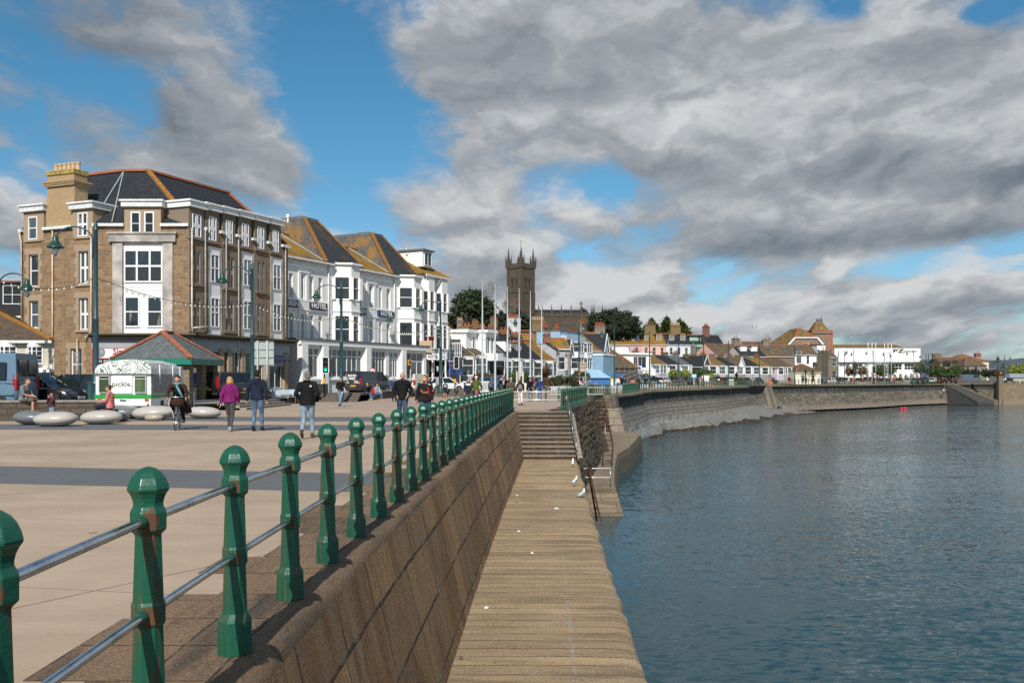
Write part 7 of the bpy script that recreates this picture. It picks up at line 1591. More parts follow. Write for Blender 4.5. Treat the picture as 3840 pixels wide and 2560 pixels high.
# ------------------------------------------------------------ signs, lights, benches, bins
rs=thing('road_sign','large grey-green back of a road sign on two poles behind the second lamp','road sign',(wx(1012,60),60,.3)); z=lambda y: wz(y,60)-.3
x_=lambda x: wx(x,60)-wx(1012,60)
b=MB(); b.box((x_(938),0,z(1371)),(x_(1027),.03,z(1279))); b.build('sign_panel',plain('sign_back',(.34,.38,.36),.5,.06,2),rs,bevel=.01)
for y in (1281,1311,1341,1369): b=MB(); b.box((x_(938),-.03,z(y)-.025),(x_(1027),-.005,z(y)+.025)); b.build('stiffener',LEAD,rs)
for x in (967,1003): b=MB(); b.tube([(x_(x),-.08,0),(x_(x),-.08,z(1277))],.06,8); b.build('pole',plain('sign_pole',(.42,.43,.43),.5,.15),rs,smooth=True)
TB_=plain('signal_black',(.014,.014,.015),.45,.1)
def traffic(label,px,d,ty,by,side,lit,z0=.3):
    k=d/F; H=wz(ty,d)-z0; r=thing('traffic_light',label,'traffic light',(wx(px,d),d,z0)); b=MB(); b.tube([(0,0,0),(0,0,H)],.055,8); b.build('pole',TB_,r,smooth=True)
    hb=MB(); hb.box((-.05+side*.0,-.3,H-1.15),(.36,-.08,H-.05)); h_=hb.build('signal_head',TB_,r,bevel=.02)
    b=MB()
    for a,c in (((-.09,-.33,H-1.19),(-.045,-.04,H-.01)),((.355,-.33,H-1.19),(.4,-.04,H-.01)),((-.09,-.33,H-1.19),(.4,-.04,H-1.15)),((-.09,-.33,H-.05),(.4,-.04,H-.01))): b.box(a,c)
    b.build('white_border',WHITE,h_)
    for j in range(3):
        zz=H-.24-.33*j; b=MB(T_((.155,-.3,zz))@Matrix.Rotation(R(90),4,'X')); b.lathe([(.11,0),(.11,.02)],14)
        if lit==j:
            m,t,p=mk('green_signal'); fin(t,p,(.0,.5,.35),.3); p.inputs['Emission Color'].default_value=(0,.75,.5,1); p.inputs['Emission Strength'].default_value=1.1; mm=m
        else: mm=DARK
        b.build('lens',mm,h_)
        b=MB(T_((.155,-.3,zz))@Matrix.Rotation(R(90),4,'X')); b.rings([[(.125*math.cos(a),.125*math.sin(a),o_) for a in [R(-20)+R(220)*q/10 for q in range(11)]] for o_ in (0,.16)],False,closed=False); b.build('visor',TB_,h_)
    b=MB(); b.box((.38,-.1,H-1.1),(.7,.2,H-.1)); b.build('side_head',TB_,r,bevel=.02); b=MB(); b.box((-.1,-.16,1.0),(.1,-.05,1.35)); b.build('push_button_box',YS,r); return r
traffic('traffic light with green lamp lit in front of the hotel lounge',1216,66,1338,1440,1,2); traffic('dark traffic light by the blue cafe awning',1706,86,1336,1460,-1,9)
ut=thing('litter_bin','black street cabinet with green graffiti below the traffic light','cabinet',(wx(1202,67),67,.3)); b=MB(); b.box((-.42,0,0),(.45,.5,.98)); b.build('cabinet',TB_,ut,bevel=.02); b=MB(); b.bar((-.2,-.01,.6),(.1,-.01,.85),.05,.01); b.bar((-.15,-.012,.75),(.15,-.012,.5),.05,.01); b.build('graffiti',VG,ut)
for lb,px,d,w_,h in (('big black litter bin behind the man in the navy coat',922,55,.66,1.15),('low black bin right of the navy coat man',1000,57,.55,.9)):
    r=thing('litter_bin',lb,'bin',(wx(px,d),d,.0)); b=MB(); b.lathe([(w_/2,0),(w_/2,h*.72),(w_*.54,h*.75),(w_*.54,h*.88),(w_*.4,h*.98),(w_*.15,h*1.02)],14); b.build('bin',TB_,r,smooth=True,auto=R(40)); b=MB(); b.lathe([(w_*.505,h*.7),(w_*.51,h*.72)],14); b.build('gold_band',YS,r)
ALU=plain('bench_slats',(.30,.36,.42),.45,.1,3); ALF=plain('bench_frame',(.68,.68,.67),.4,.06)
def bench(label,px,by,L,ang,d=None):
    p=gnd(px,by) if d is None else Vector((wx(px,d),d,0)); r=thing('bench',label,'bench',p,R(ang),'white metal benches with grey slats')
    for k in range(4): b=MB(); b.box((-L/2,.0+.12*k,.44),(L/2,.1+.12*k,.47)); b.build('seat_slat',ALU,r)
    for k in range(4): b=MB(); b.hexa([(-L/2,.47+.02*k,.52+.1*k),(L/2,.47+.02*k,.52+.1*k),(L/2,.49+.02*k,.52+.1*k),(-L/2,.49+.02*k,.52+.1*k)],[(-L/2,.487+.02*k,.605+.1*k),(L/2,.487+.02*k,.605+.1*k),(L/2,.507+.02*k,.605+.1*k),(-L/2,.507+.02*k,.605+.1*k)]); b.build('back_slat',ALU,r)
    for s in (-1,1):
        x=s*(L/2+.04); b=MB(); b.tube([(x,-.12,0),(x,-.02,.42),(x,.0,.62),(x,.08,.68),(x,.42,.68)],.022,6); b.tube([(x,.75,0),(x,.5,.42),(x,.56,.95)],.022,6); b.tube([(x,-.02,.42),(x,.5,.42)],.022,6); b.build('end_frame',ALF,r,smooth=True)
    for k in (-.28,.28): b=MB(); b.tube([(k*L,-.08,0),(k*L,0,.42),(k*L,.5,.42),(k*L,.72,0)],.02,6); b.build('leg',ALF,r,smooth=True)
bench('long slatted bench left of the man in the black fleece',1046,1513,2.1,0); bench('slatted bench half hidden behind the man in the black fleece',1112,1510,1.6,0)
bench('white-framed bench on the promenade beside the seated family',1395,1489,1.6,25); bench('empty white bench behind the flagpoles by the blue car',1840,1462,1.7,0); bench('pale bench left of the two people sitting by the brown signs',2105,1458,1.9,0,92)
bench('white bench left of the single post in the open railing',2286,1462,1.5,20,112); bench('white bench right of the single post in the open railing',2330,1462,1.5,20,114)
bench('white bench on the far promenade left of the white car',2412,1450,1.7,10,128); bench('white bench on the far promenade below the estate cars',2480,1450,1.7,10,140)
sg=thing('finger_signs','three brown direction signs on a pole pointing left','sign',(wx(2196,112),112,.3)); BRS=plain('sign_brown',(.26,.17,.06),.5,.08); x_=lambda x: wx(x,112)-wx(2196,112); z=lambda y: wz(y,112)-.3
b=MB(); b.tube([(0,.1,0),(0,.1,z(1360))],.05,8); b.build('pole',plain('buff_pole',(.5,.46,.38),.5,.1),sg,smooth=True)
BRR=plain('sign_red_brown',(.22,.07,.03),.5,.08)
for y0,y1,m_,tx in ((1359,1373,BRS,'Tourist Info'),(1374,1384,BRR,'Harbour'),(1385,1392,BRS,'Museum')):
    pts=[(x_(2166),0,(z(y0)+z(y1))/2),(x_(2170),0,z(y1)),(x_(2197),0,z(y1)),(x_(2197),0,z(y0)),(x_(2170),0,z(y0))]
    b=MB(); b.hexa(pts[::-1],[(x,.04,zz) for x,y,zz in pts][::-1]); f=b.build('sign_blade',m_,sg); b=MB()
    for k in range(5): b.bar((pts[k][0],-.01,pts[k][2]),(pts[(k+1)%5][0],-.01,pts[(k+1)%5][2]),.03)
    b.build('white_border',WHITE,f); lettering(tx,.13,T_((x_(2184),-.015,lerp(z(y0),z(y1),.4))),WHITE,f,depth=.004)
pp=thing('post','rusty red and white striped post under the brown signs','post',(wx(2173,108),108,.2)); b=MB(); b.tube([(0,0,0),(0,0,2.)],.07,8); b.build('pole',plain('rust_red',(.3,.09,.03),.7,.2),pp); b=MB(); b.tube([(0,0,.8),(0,0,1.3)],.074,8); b.build('white_band',WHITE,pp); b=MB(); b.lathe([(.2,2.),(.1,2.2)],6); b.build('cap',plain('rust_red'),pp)
bs=thing('inn_sign','blue framed white inn sign on two blue posts in the car park','sign',(wx(2397,170),170,.4)); BF=plain('frame_blue',(.03,.13,.36),.5,.1); x_=lambda x: wx(x,170)-wx(2397,170); z=lambda y: wz(y,170)-.4
b=MB(); b.box((x_(2386),0,z(1394)),(x_(2409),.15,z(1368))); f=b.build('sign_frame',BF,bs); b=MB(); b.box((x_(2388.5),-.05,z(1391.5)),(x_(2406.5),0,z(1372))); pf_=b.build('sign_face',plain('sign_white'),bs); b=MB(T_((0,-.06,z(1379)))@Matrix.Rotation(R(90),4,'X')); b.lathe([(.22,0),(.22,.02)],12); b.build('emblem',BL,pf_); b=MB(); b.box((x_(2392),-.07,z(1388)),(x_(2403),-.05,z(1386.5))); b.build('letter_line',BF,pf_)
b=MB(); b.bar((x_(2389),.07,z(1394)),(0,.07,z(1402)),.12); b.bar((x_(2406),.07,z(1394)),(0,.07,z(1402)),.12); b.bar((0,.07,0),(0,.07,z(1394)),.14); b.build('post',BF,bs)
for px in (2362,2379): r=thing('post','plain blue post left of the inn sign' if px==2379 else 'blue post farthest left of the inn sign','post',(wx(px,168),168,.4)); b=MB(); b.bar((0,0,0),(0,0,2.9),.22); b.build('post',BF,r)
pg=thing('pergola','low blue timber pergola frame in the car park','pergola',(wx(2310,152),152,.4))
for x in (-1.3,.0,1.1): b=MB(); b.bar((x,0,0),(x,0,2.),.14); b.build('post',BF,pg)
b=MB(); b.bar((-1.5,0,2.05),(1.3,0,2.05),.16); b.build('beam',BF,pg)
for x in (-1.,.3): b=MB(); b.bar((x,0,1.5),(x+.4,0,2.),.1); b.build('brace',BF,pg)
nb=thing('notice_board','small blue and white notice board on a post before the white houses','notice board',(wx(2602,190),190,.5)); b=MB(); b.box((-.45,0,1.5),(.55,.06,2.25)); f=b.build('board',plain('board_cyan',(.12,.35,.45),.5,.1),nb); b=MB(); b.box((-.38,-.02,1.95),(.48,0,2.1)); b.box((-.38,-.02,1.65),(.48,0,1.78)); b.build('text_strip',WHITE,f); b=MB(); b.bar((0,.05,0),(0,.05,1.5),.08); b.build('post',WHITE,nb)
yb=thing('yellow_sign','yellow and white site notice by the blue pergola','sign',(wx(2301,148),148,.4)); b=MB(); b.box((-.45,0,.9),(.4,.05,1.35)); b.build('panel',plain('panel_yellow',(.7,.6,.08),.5,.05),yb); b=MB(); b.box((-.45,0,.3),(.4,.05,.88)); b.build('panel',WHITE,yb)
sp=thing('speed_sign','round 20 speed limit sign beside the dark van','road sign',(wx(1397,84),84,.3)); z=wz(1392,84)-.3
b=MB(); b.tube([(0,.04,0),(0,.04,z)],.035,6); b.build('pole',LEAD,sp); b=MB(T_((0,0,z))@Matrix.Rotation(R(90),4,'X')); b.lathe([(.3,0),(.3,.02)],24); f=b.build('red_ring',SR,sp); b=MB(T_((0,-.025,z))@Matrix.Rotation(R(90),4,'X')); b.lathe([(.22,0),(.22,.01)],24); b.build('disc',WHITE,f); lettering('20',.27,T_((0,-.04,z)),SBK,f,bold=.008,depth=.004)
ps=thing('parking_sign','small grey parking sign pole beside the boy','sign',(wx(187,41),41,.2)); b=MB(); b.tube([(0,0,0),(0,0,2.15)],.035,8); b.build('pole',T,ps) if 0 else b.build('pole',LEAD,ps); b=MB(); b.box((0,-.05,1.85),(.14,-.02,2.05)); b.build('plate',CRM,ps)
lb_=thing('lifebuoy_post','orange lifebuoy holder behind the short green railing','lifebuoy',(wx(2240,96),97.5,0)); b=MB(); b.box((-.1,0,0),(.1,.2,1.25)); b.build('holder',plain('orange_plastic',(.7,.09,.015),.4,.08),lb_,bevel=.04)
for lb,px,d in (('orange lifebuoy post beside the far beach stair',2889,199),('red lifebuoy post at the right end of the far railing',3532,279)):
    r=thing('lifebuoy_post',lb,'lifebuoy',(wx(px,d),d+.4,.45)); b=MB(); b.box((-.18,0,0),(.18,.2,1.3)); b.build('holder',MATS['orange_plastic'] if px<3000 else SR,r,bevel=.05)
ab=thing('pavement_sign','white pavement board with lines of text on the far promenade','sign',(wx(2753,170),172,.4)); b=MB(); b.hexa([(-.45,0,0),(.45,0,0),(.45,.5,0),(-.45,.5,0)],[(-.45,.2,1.25),(.45,.2,1.25),(.45,.3,1.25),(-.45,.3,1.25)]); f=b.build('board',WHITE,ab)
for k in range(5): b=MB(); b.box((-.3,-.01+.033*(k+1),.2+.2*k),(.3,.03+.033*(k+1),.27+.2*k)); b.build('text_strip',LEAD,f)
hd=thing('hoarding','brown timber hoarding by the slipway','hoarding',(wx(3548,284),285,.45)); b=MB(); b.box((-.9,0,0),(2.6,.1,1.35)); b.build('panel',plain('ply_brown',(.3,.2,.12),.8,.15),hd)
bc=thing('beacon','black and white striped belisha beacon with orange globe','beacon',(wx(3754,276),276,.5)); 
for k in range(5): b=MB(); b.tube([(0,0,.55*k),(0,0,.55*k+.55)],.1,8); b.build('band',WHITE if k%2 else SBK,bc)
b=MB(); b.ell((0,0,2.95),.26,.26,.26,12,8); b.build('globe',plain('beacon_orange',(.7,.25,.02),.4,.05),bc,smooth=True)
# flower pots on the lounge front, low white patterned wall, pavement planters
for i,px in enumerate((1131,1197,1247,1299,1449)):
    d=78+i*2.2; r=thing('planter',['hanging flower planter left of the man in the black fleece','hanging planter over the black street cabinet','hanging planter right of the traffic light','hanging planter with yellow flowers beside the lamp post','hanging planter right of the dark van'][i],'planter',(wx(px,d),d-.6,wz(1424,d)),0,'planters on the hotel lounge wall'); rn=random.Random(i)
    b=MB(); b.lathe([(.12,-.25),(.3,.1),(.32,.12)],10); b.build('pot',DKR,r); b=MB(); leaves(b,[(0,0,.25,.36,.3,.24)],160,.1,rn); b.ell((0,0,.2),.22,.2,.16,8,6); b.build('plants',LLIME if i==3 else LHED,r,uv=False)
pw_w=thing('screen_wall','white pierced concrete block wall behind the cyclist in green','wall',(wx(1728,98),98,.3))
b=MB(); b.box((0,0,0),(.2,.2,1.1)); b.box((0,0,1.0),(3.,.15,1.1)); b.box((0,0,0),(3.,.15,.12)); b.build('frame',WHITE,pw_w)
for j in range(3): 
    for k in range(8): b=MB(T_((.35+.34*k,.05,.28+.29*j))@Matrix.Rotation(R(90),4,'X')); b.rings([[(r_*math.cos(a),r_*math.sin(a),0) for a in [6.283*q/10 for q in range(10)]] for r_ in (.145,.09)],False); b.build('block',WHITE,pw_w)
for x,px in ((0,1938),(1,1961)): r=thing('post','left thin white gate post in front of the clipped hedge' if x==0 else 'right thin white gate post in front of the clipped hedge','post',(wx(px,98),98,.3)); b=MB(); b.box((-.07,-.07,0),(.07,.07,wz(1396,98)-.3)); b.box((-.13,-.13,wz(1397,98)-.3),(.13,.13,wz(1394,98)-.3)); b.build('post',CRM,r)
for px,w_ in ((1944,.9),(1962,.9)): r=thing('gate_pillar','left short cream pillar behind the promenade' if px<1950 else 'right short cream pillar behind the promenade','pillar',(wx(px,92),92,.3)); b=MB(); b.box((-.3,-.2,0),(.3,.2,.95)); b.build('pillar',CRM,r,bevel=.04)
# ------------------------------------------------------------ gulls, litter, buoys
GW_=plain('gull_white',(.8,.8,.79),.6,.04); GG=plain('gull_grey',(.34,.37,.41),.6,.08); GB=plain('gull_bill',(.6,.35,.05),.5,.1)
def gull(label,p,ang,sit=False,size=.7,fly=False):
    r=thing('gull',label,'gull',p,R(ang)); z=.12 if sit else .26; s=size
    b=MB(T_((0,0,z*s))@Matrix.Rotation(R(-14),4,'X')@Matrix.Scale(s,4)); b.rings([[(w_*math.cos(a),y,h*math.sin(a)+o) for a in [6.283*q/10 for q in range(10)]] for y,w_,h,o in ((.24,.005,.005,.0),(.18,.035,.02,0),(.08,.075,.07,0),(-.04,.085,.09,0),(-.14,.06,.075,.03),(-.19,.04,.045,.09),(-.2,.045,.05,.15),(-.24,.03,.03,.17),(-.27,.005,.005,.16))]); b.build('body',GW_,r,smooth=True)
    for sx in (-1,1):
        b=MB(T_((0,0,z*s))@Matrix.Rotation(R(-14),4,'X')@Matrix.Scale(s,4))
        if fly: b.rings([[(sx*x,y-.06,zz),(sx*x,y+.0,zz+.01),(sx*x,y+.07,zz)] for x,y,zz in ((.05,0,.05),(.3,-.05,.18),(.62,.08,.1))])
        else: b.rings([[(sx*.07,y,zz-.05),(sx*.095,y,zz),(sx*.05,y,zz+.055)] for y,zz in ((-.1,.02),(.08,.03),(.27,.02))])
        b.build('wing',GG,r,smooth=True)
        if not sit and not fly: b=MB(); b.tube([(sx*.035,0,z*s-.06),(sx*.035,-.02,0)],.008,5); b.build('leg',GB,r)
    b=MB(T_((0,0,z*s))@Matrix.Rotation(R(-14),4,'X')@Matrix.Scale(s,4)); b.lathe([(.014,0),(.004,.06)],6,(0,0,0)) ; b=MB(T_((0,-.27*s,(z+.215)*s))@Matrix.Rotation(R(100),4,'X')@Matrix.Scale(s,4)); b.lathe([(.014,0),(.004,.06)],6); b.build('bill',GB,r)
    return r
gull('standing gull seen from behind at the foot of the handrail',gnd(2148,1750,-2.1),172); gull('standing gull preening on the middle of the walkway edge',gnd(2156,1823,-2.1),150); gull('gull sitting down at the walkway edge, nearest of the three',gnd(2182,1862,-2.1),140,True)
gull('gull perched on the far-left hotel turret top',W(1157,851,90),60,size=1.); gull('gull flying over the roofs left of the brick hall',W(2826,1235,180),20,fly=True,size=1.6); gull('gull flying high beside the hall tower',W(3192,1271,200),40,fly=True,size=1.2)
gull('left gull on the sky blue parapet',W(2119,1236,148),90); gull('right gull on the sky blue parapet',W(2186,1236,148),80); gull('gull on the white hotel dormer',W(1522,942,101),60)
rn=random.Random(12); PW=plain('paper_white',(.75,.75,.76),.7,.05)
for i,(px,py) in enumerate(((2087,1907),(1947,1993),(1825,2280),(1939,1858),(1937,1883),(1995,2075),(1730,2470),(2085,1906))):
    p=gnd(px,py,-2.1)+Vector((0,0,.008)); b=MB(); s=.04 if i!=0 else .07; b.hexa([(-s,-s*.6,0),(s,-s*.5,0),(s*.9,s*.7,0),(-s*.8,s*.5,0)],[(-s*.4,-s*.2,.02),(s*.6,-s*.2,.03),(s*.5,s*.3,.015),(-s*.4,s*.3,.02)]); o=b.build('litter',PW if i not in (4,6) else DKR); o.location=p; o.rotation_euler=(0,0,rn.random()*6)
    tag(o,['crumpled white paper in the middle of the far walkway','folded white scrap near the wall foot, halfway along','white scrap by the wall foot nearest the camera','small pale scrap just above the dark scrap','small dark scrap near the wall foot below the steps','pale scrap left of the walkway joint','dark pebble near the wall foot at the bottom','second white scrap beside the crumpled paper'][i],'litter')
for i,(px,py) in enumerate(((3381,1532),(3386,1532))):
    p=gnd(px,py,WL); b=MB(); b.ell((0,0,.1),.38,.38,.34,12,8); o=b.build('buoy',plain('buoy_red',(.6,.02,.05),.4,.05),smooth=True); o.location=p+Vector((i*.5,0,0)); tag(o,'left of two red buoys floating off the far wall' if i==0 else 'right of two red buoys floating off the far wall','buoy')
# ------------------------------------------------------------ vehicles
def paint(name,c,rough=.22,coat=.6):
    if name in MATS: return MATS[name]
    m,t,p=mk(name); fin(t,p,c,rough,None,0,.5); p.inputs['Coat Weight'].default_value=coat; p.inputs['Coat Roughness'].default_value=.06; return m
CP=dict(black=paint('car_black',(.010,.010,.012)),navy=paint('car_navy',(.012,.018,.035)),blue=paint('car_blue',(.03,.17,.36)),vanblue=paint('van_blue',(.11,.19,.27),.35,.3),grey=paint('car_grey',(.10,.115,.125)),silver=paint('car_silver',(.34,.36,.38)),white=paint('car_white',(.72,.72,.71)),cream=paint('van_cream',(.62,.58,.5),.35,.3),red=paint('car_red',(.30,.012,.02)),maroon=paint('car_maroon',(.12,.012,.022)),charcoal=paint('van_charcoal',(.03,.032,.036)),green=paint('car_grey_green',(.13,.16,.155)),steel=paint('car_steel_blue',(.07,.11,.15)))
TYRE=plain('tyre',(.016,.016,.017),.85,.1); RIM=plain('alloy_rim',(.42,.43,.44),.3,.1,8,metal=.8); CGL=paint('car_glass',(.012,.017,.02),.05,.3); HEADL=paint('headlamp_glass',(.62,.64,.66),.1); TAILL=paint('tail_lamp_red',(.34,.008,.01),.2); PLY=plain('plate_yellow',(.65,.42,.02),.5,.03); PLW=plain('plate_white',(.7,.7,.68),.5,.03); TRIM=plain('black_trim',(.02,.02,.021),.6,.1)
KIND=dict( # L,W,H,belt,cabin bottom x0,x1,roof x0,x1, bonnet curve
 hatch=(4.05,1.72,1.48,.93,-1.98,1.02,-1.52,.2),suv=(4.55,1.84,1.72,1.08,-2.2,1.1,-1.95,.35),estate=(4.6,1.76,1.5,.93,-2.25,1.0,-1.95,.25),saloon=(4.5,1.76,1.44,.92,-1.75,1.0,-1.05,.2),van=(5.,1.95,2.0,1.2,-2.46,1.75,-2.4,.95),bigvan=(5.4,2.0,2.35,1.3,-2.66,2.1,-2.6,1.35),smallvan=(4.4,1.75,1.82,1.1,-2.16,1.2,-2.1,.5))
def car(label,kind,col,pos,rz,group=None,far=False,name='parked_car',cat='car',plate=None,roofrack=False):
    L,Wd,H,bz,c0,c1,r0,r1=KIND[kind]; w=Wd/2; r=thing(name,label,cat,pos,rz,group); P=CP[col]; van='van' in kind
    x0,x1=-L/2,L/2; zb=.24
    st=[(x0,.42,bz*.78,.86),(x0+.08,.3,bz*.97,.94),(x0+.5,zb,bz,.99),(-.3,zb,bz,1.),(c1-.1,zb,bz-.02,1.),(lerp(c1,x1,.55),zb+.02,bz*.9 if not van else bz*.92,.985),(x1-.22,.27,bz*.78,.93),(x1-.04,.34,bz*.62,.84),(x1,.4,bz*.52,.76)]
    b=MB(); rs=[]
    for x,za,zt_,k in st:
        a=w*k; zm=lerp(za,zt_,.5)
        ring=[(-a*.86,za),(-a*.97,za+.1),(-a,zm),(-a*.97,zt_-.07),(-a*.9,zt_),(-a*.4,zt_+.025),(a*.4,zt_+.025),(a*.9,zt_),(a*.97,zt_-.07),(a,zm),(a*.97,za+.1),(a*.86,za)]
        rs.append([(x,y,z) for y,z in ring])
    b.rings(rs,True)
    # roof skin and pillars
    B=[(c0,-w*.9,bz-.02),(c1,-w*.9,bz-.02),(c1,w*.9,bz-.02),(c0,w*.9,bz-.02)]; k=.74 if not van else .84; T4=[(r0,-w*k,H),(r1,-w*k,H),(r1,w*k,H),(r0,w*k,H)]
    b.hexa([(x,y*1.02,z-.07) for x,y,z in T4],[(lerp(x,(r0+r1)/2,.08),y*.9,z+.025) for x,y,z in T4])
    for p,q in zip(B,T4): b.bar(p,q,.09)
    for f in ((.5,) if kind=='hatch' else (.36,.7)):
        for s in (-1,1): b.bar((lerp(c0,c1,f),s*w*.9,bz-.02),(lerp(r0,r1,f),s*w*k,H-.02),.07)
    if van:
        xs=lerp(c0,c1,.62); xr=lerp(r0,r1,.72)
        b.hexa([(c0-.02,-w*.93,bz-.05),(xs,-w*.93,bz-.05),(xs,w*.93,bz-.05),(c0-.02,w*.93,bz-.05)],[(r0-.02,-w*k*1.04,H),(xr,-w*k*1.04,H),(xr,w*k*1.04,H),(r0-.02,w*k*1.04,H)])
    bd=b.build('body',P,r,smooth=True,auto=R(32))
    b=MB(); b.hexa([(x,y*.985,z) for x,y,z in B],[(x,y*.985,z-.02) for x,y,z in T4])
    if kind in('van','bigvan') and col!='cream': b.box((c0-.035,-w*.7,bz+.1),(c0+.1,-.06,H-.25)); b.box((c0-.035,.06,bz+.1),(c0+.1,w*.7,H-.25))
    b.build('window_glass',CGL,r)
    rw=.31 if not van else .34
    for x in (x0+.78,x1-.85):
        for s in (-1,1):
            b=MB(T_((x,s*(w-.1),rw))@Matrix.Rotation(R(90),4,'X')); b.lathe([(rw*.62,-.115),(rw*.93,-.11),(rw,-.07),(rw,.07),(rw*.93,.11),(rw*.62,.115)],18 if not far else 10); wh=b.build('wheel',TYRE,r,smooth=True,auto=R(40))
            if not far:
                b=MB(T_((x,s*(w-.1),rw))@Matrix.Rotation(R(90),4,'X')); b.lathe([(rw*.15,-.125),(rw*.6,-.118),(rw*.62,-.1),(rw*.62,.1),(rw*.6,.118),(rw*.15,.125)],14); b.build('rim',RIM,wh)
                b=MB(T_((x,s*(w-.16),rw))@Matrix.Rotation(R(90),4,'X')); b.lathe([(rw*1.2,-.17),(rw*1.2,.17)],18); b.build('wheel_arch',TRIM,r)
    for s in (-1,1):
        b=MB(); b.hexa([(x1-.30,s*w*.55,bz*.58),(x1-.06,s*w*.5,bz*.56),(x1-.2,s*w*.88,bz*.58),(x1-.42,s*w*.945,bz*.62)][::s],[(x1-.32,s*w*.6,bz*.75),(x1-.16,s*w*.5,bz*.7),(x1-.26,s*w*.86,bz*.74),(x1-.45,s*w*.93,bz*.77)][::s]); b.build('headlight',HEADL,r)
        b=MB(); tz0,tz1=(bz*.72,bz*1.02) if kind in('hatch','saloon') else (bz*.7,bz*1.35)
        if van: tz0,tz1=bz*.65,bz*1.15
        b.box((x0-.015,s*w*.7,tz0),(x0+.16,s*w*.93,tz1)); b.build('tail_light',TAILL,r,bevel=.02)
        if not far: b=MB(); b.box((c1-.35,s*w*.98,bz+.0),(c1-.2,s*(w+.2),bz+.16)); b.build('door_mirror',P if not van else TRIM,r,bevel=.03)
    b=MB(); b.box((x0-.03,-.26,bz*.55),(x0+.05,.26,bz*.55+.12)); pl=b.build('number_plate',PLY,r)
    b=MB(); b.box((x1-.05,-.26,.42),(x1+.02,.26,.53)); b.build('number_plate',PLW,r)
    if not far:
        b=MB(); b.box((x0-.02,-w*.8,.3),(x0+.2,w*.8,.48)); b.box((x1-.3,-w*.72,.28),(x1-.01,w*.72,.42)); b.build('bumper',TRIM,r,bevel=.05)
    if roofrack:
        b=MB(); b.box((r0+.2,-w*.6,H+.02),(r1-.1,w*.6,H+.3)); b.build('roof_box',P if roofrack==1 else WHITE,r,bevel=.08)
    return r
def rz_at(d): return RZ+interp([(105,0),(153,.2),(200,.3)],d)+.004
G=rz_at
# near vehicles on the left
v=car('pale blue panel van with side windows at the left edge','bigvan','vanblue',(wx(72,38.5)-2.7,39.2,.3),R(180),name='parked_van',cat='van')
for x0,x1 in ((-2.3,-1.65),(-1.5,-.2),(-.05,1.1)): b=MB(); b.hexa([(x0,1.0,1.25),(x1,1.0,1.25),(x1,.93,1.98),(x0,.93,1.98)],[(x0,1.03,1.25),(x1,1.03,1.25),(x1,.965,1.98),(x0,.965,1.98)]); b.build('side_window',CGL,v,bevel=.02)
b=MB(); b.box((-2.6,.985,.62),(2.3,1.02,.7)); b.box((-2.6,.99,1.12),(2.3,1.01,1.15)); b.build('body_moulding',CP['vanblue'],v)
car('black hatchback facing right, nose behind the boy','hatch','black',(wx(150,41.5),41.5,.3),R(-8)); car('black hatchback facing left, red tail light behind the boy','hatch','black',(wx(263,42.5),42.8,.3),R(184)); car('black car furthest back by the green cabinet','hatch','navy',(wx(308,46),47,.3),R(176))
car('dark car behind the woman in purple','suv','black',(wx(868,58),59,.3),R(60)); car('blue car glimpsed between the shelter columns','hatch','steel',(wx(822,62),63,.3),R(70))
v=car('charcoal van with white and blue lettering, parked at the hotel lounge','van','charcoal',(wx(1372,83),84.5,.3),R(66),name='parked_van',cat='van')
MV=Matrix.Translation((-2.53,0,0))@Matrix.Rotation(R(-90),4,'Z')
lettering('SOUTH',.27,MV@T_((-.05,-.04,1.62)),WHITE,v,bold=.012,depth=.006,align='CENTER'); lettering('WEST',.27,MV@T_((-.05,-.04,1.36)),WHITE,v,bold=.012,depth=.006); lettering('ELECTRICAL',.13,MV@T_((.55,-.04,1.6)),plain('letter_blue',(.05,.12,.5),.5,.05),v,depth=.006)
b=MB(MV); b.bar((-.62,-.05,1.78),(-.78,-.05,1.48),.08,.02); b.bar((-.78,-.05,1.5),(-.58,-.05,1.52),.07,.02); b.bar((-.6,-.05,1.5),(-.74,-.05,1.2),.08,.02); b.build('lightning_logo',WHITE,v)
for k in range(4): b=MB(MV); b.box((-.8,-.05,.95+.07*k),(-.35-.05*k,-.03,.98+.07*k)); b.box((.15,-.05,.95+.07*k),(.75-.06*k,-.03,.98+.07*k)); b.build('letter_line',WHITE,v)
car('cream white van seen from behind at the hotel porch','smallvan','cream',(wx(1562,93),94.5,.3),R(68),name='parked_van',cat='van'); car('white hatchback by the tall lamp post near the traffic light','hatch','white',(wx(1664,93),94.5,.3),R(30)); car('bright blue hatchback seen from behind between two flagpoles','hatch','blue',(wx(1842,107),108.5,G(107)),R(68)); car('silver estate car behind the man in the blue coat','estate','silver',(wx(2022,113),114.5,G(113)),R(55)); car('small pale hatchback behind the brown finger signs','hatch','silver',(wx(2184,124),125.5,G(124)),R(70))
def pmw_d(px):
    k=(px-CX)/F
    for (ya,xa),(yb,xb) in zip(PROMWALL,PROMWALL[1:]):
        if xa/ya<=k<=xb/yb:
            s=(k*ya-xa)/((xb-xa)-k*(yb-ya)); return ya+s*(yb-ya)
    return 276
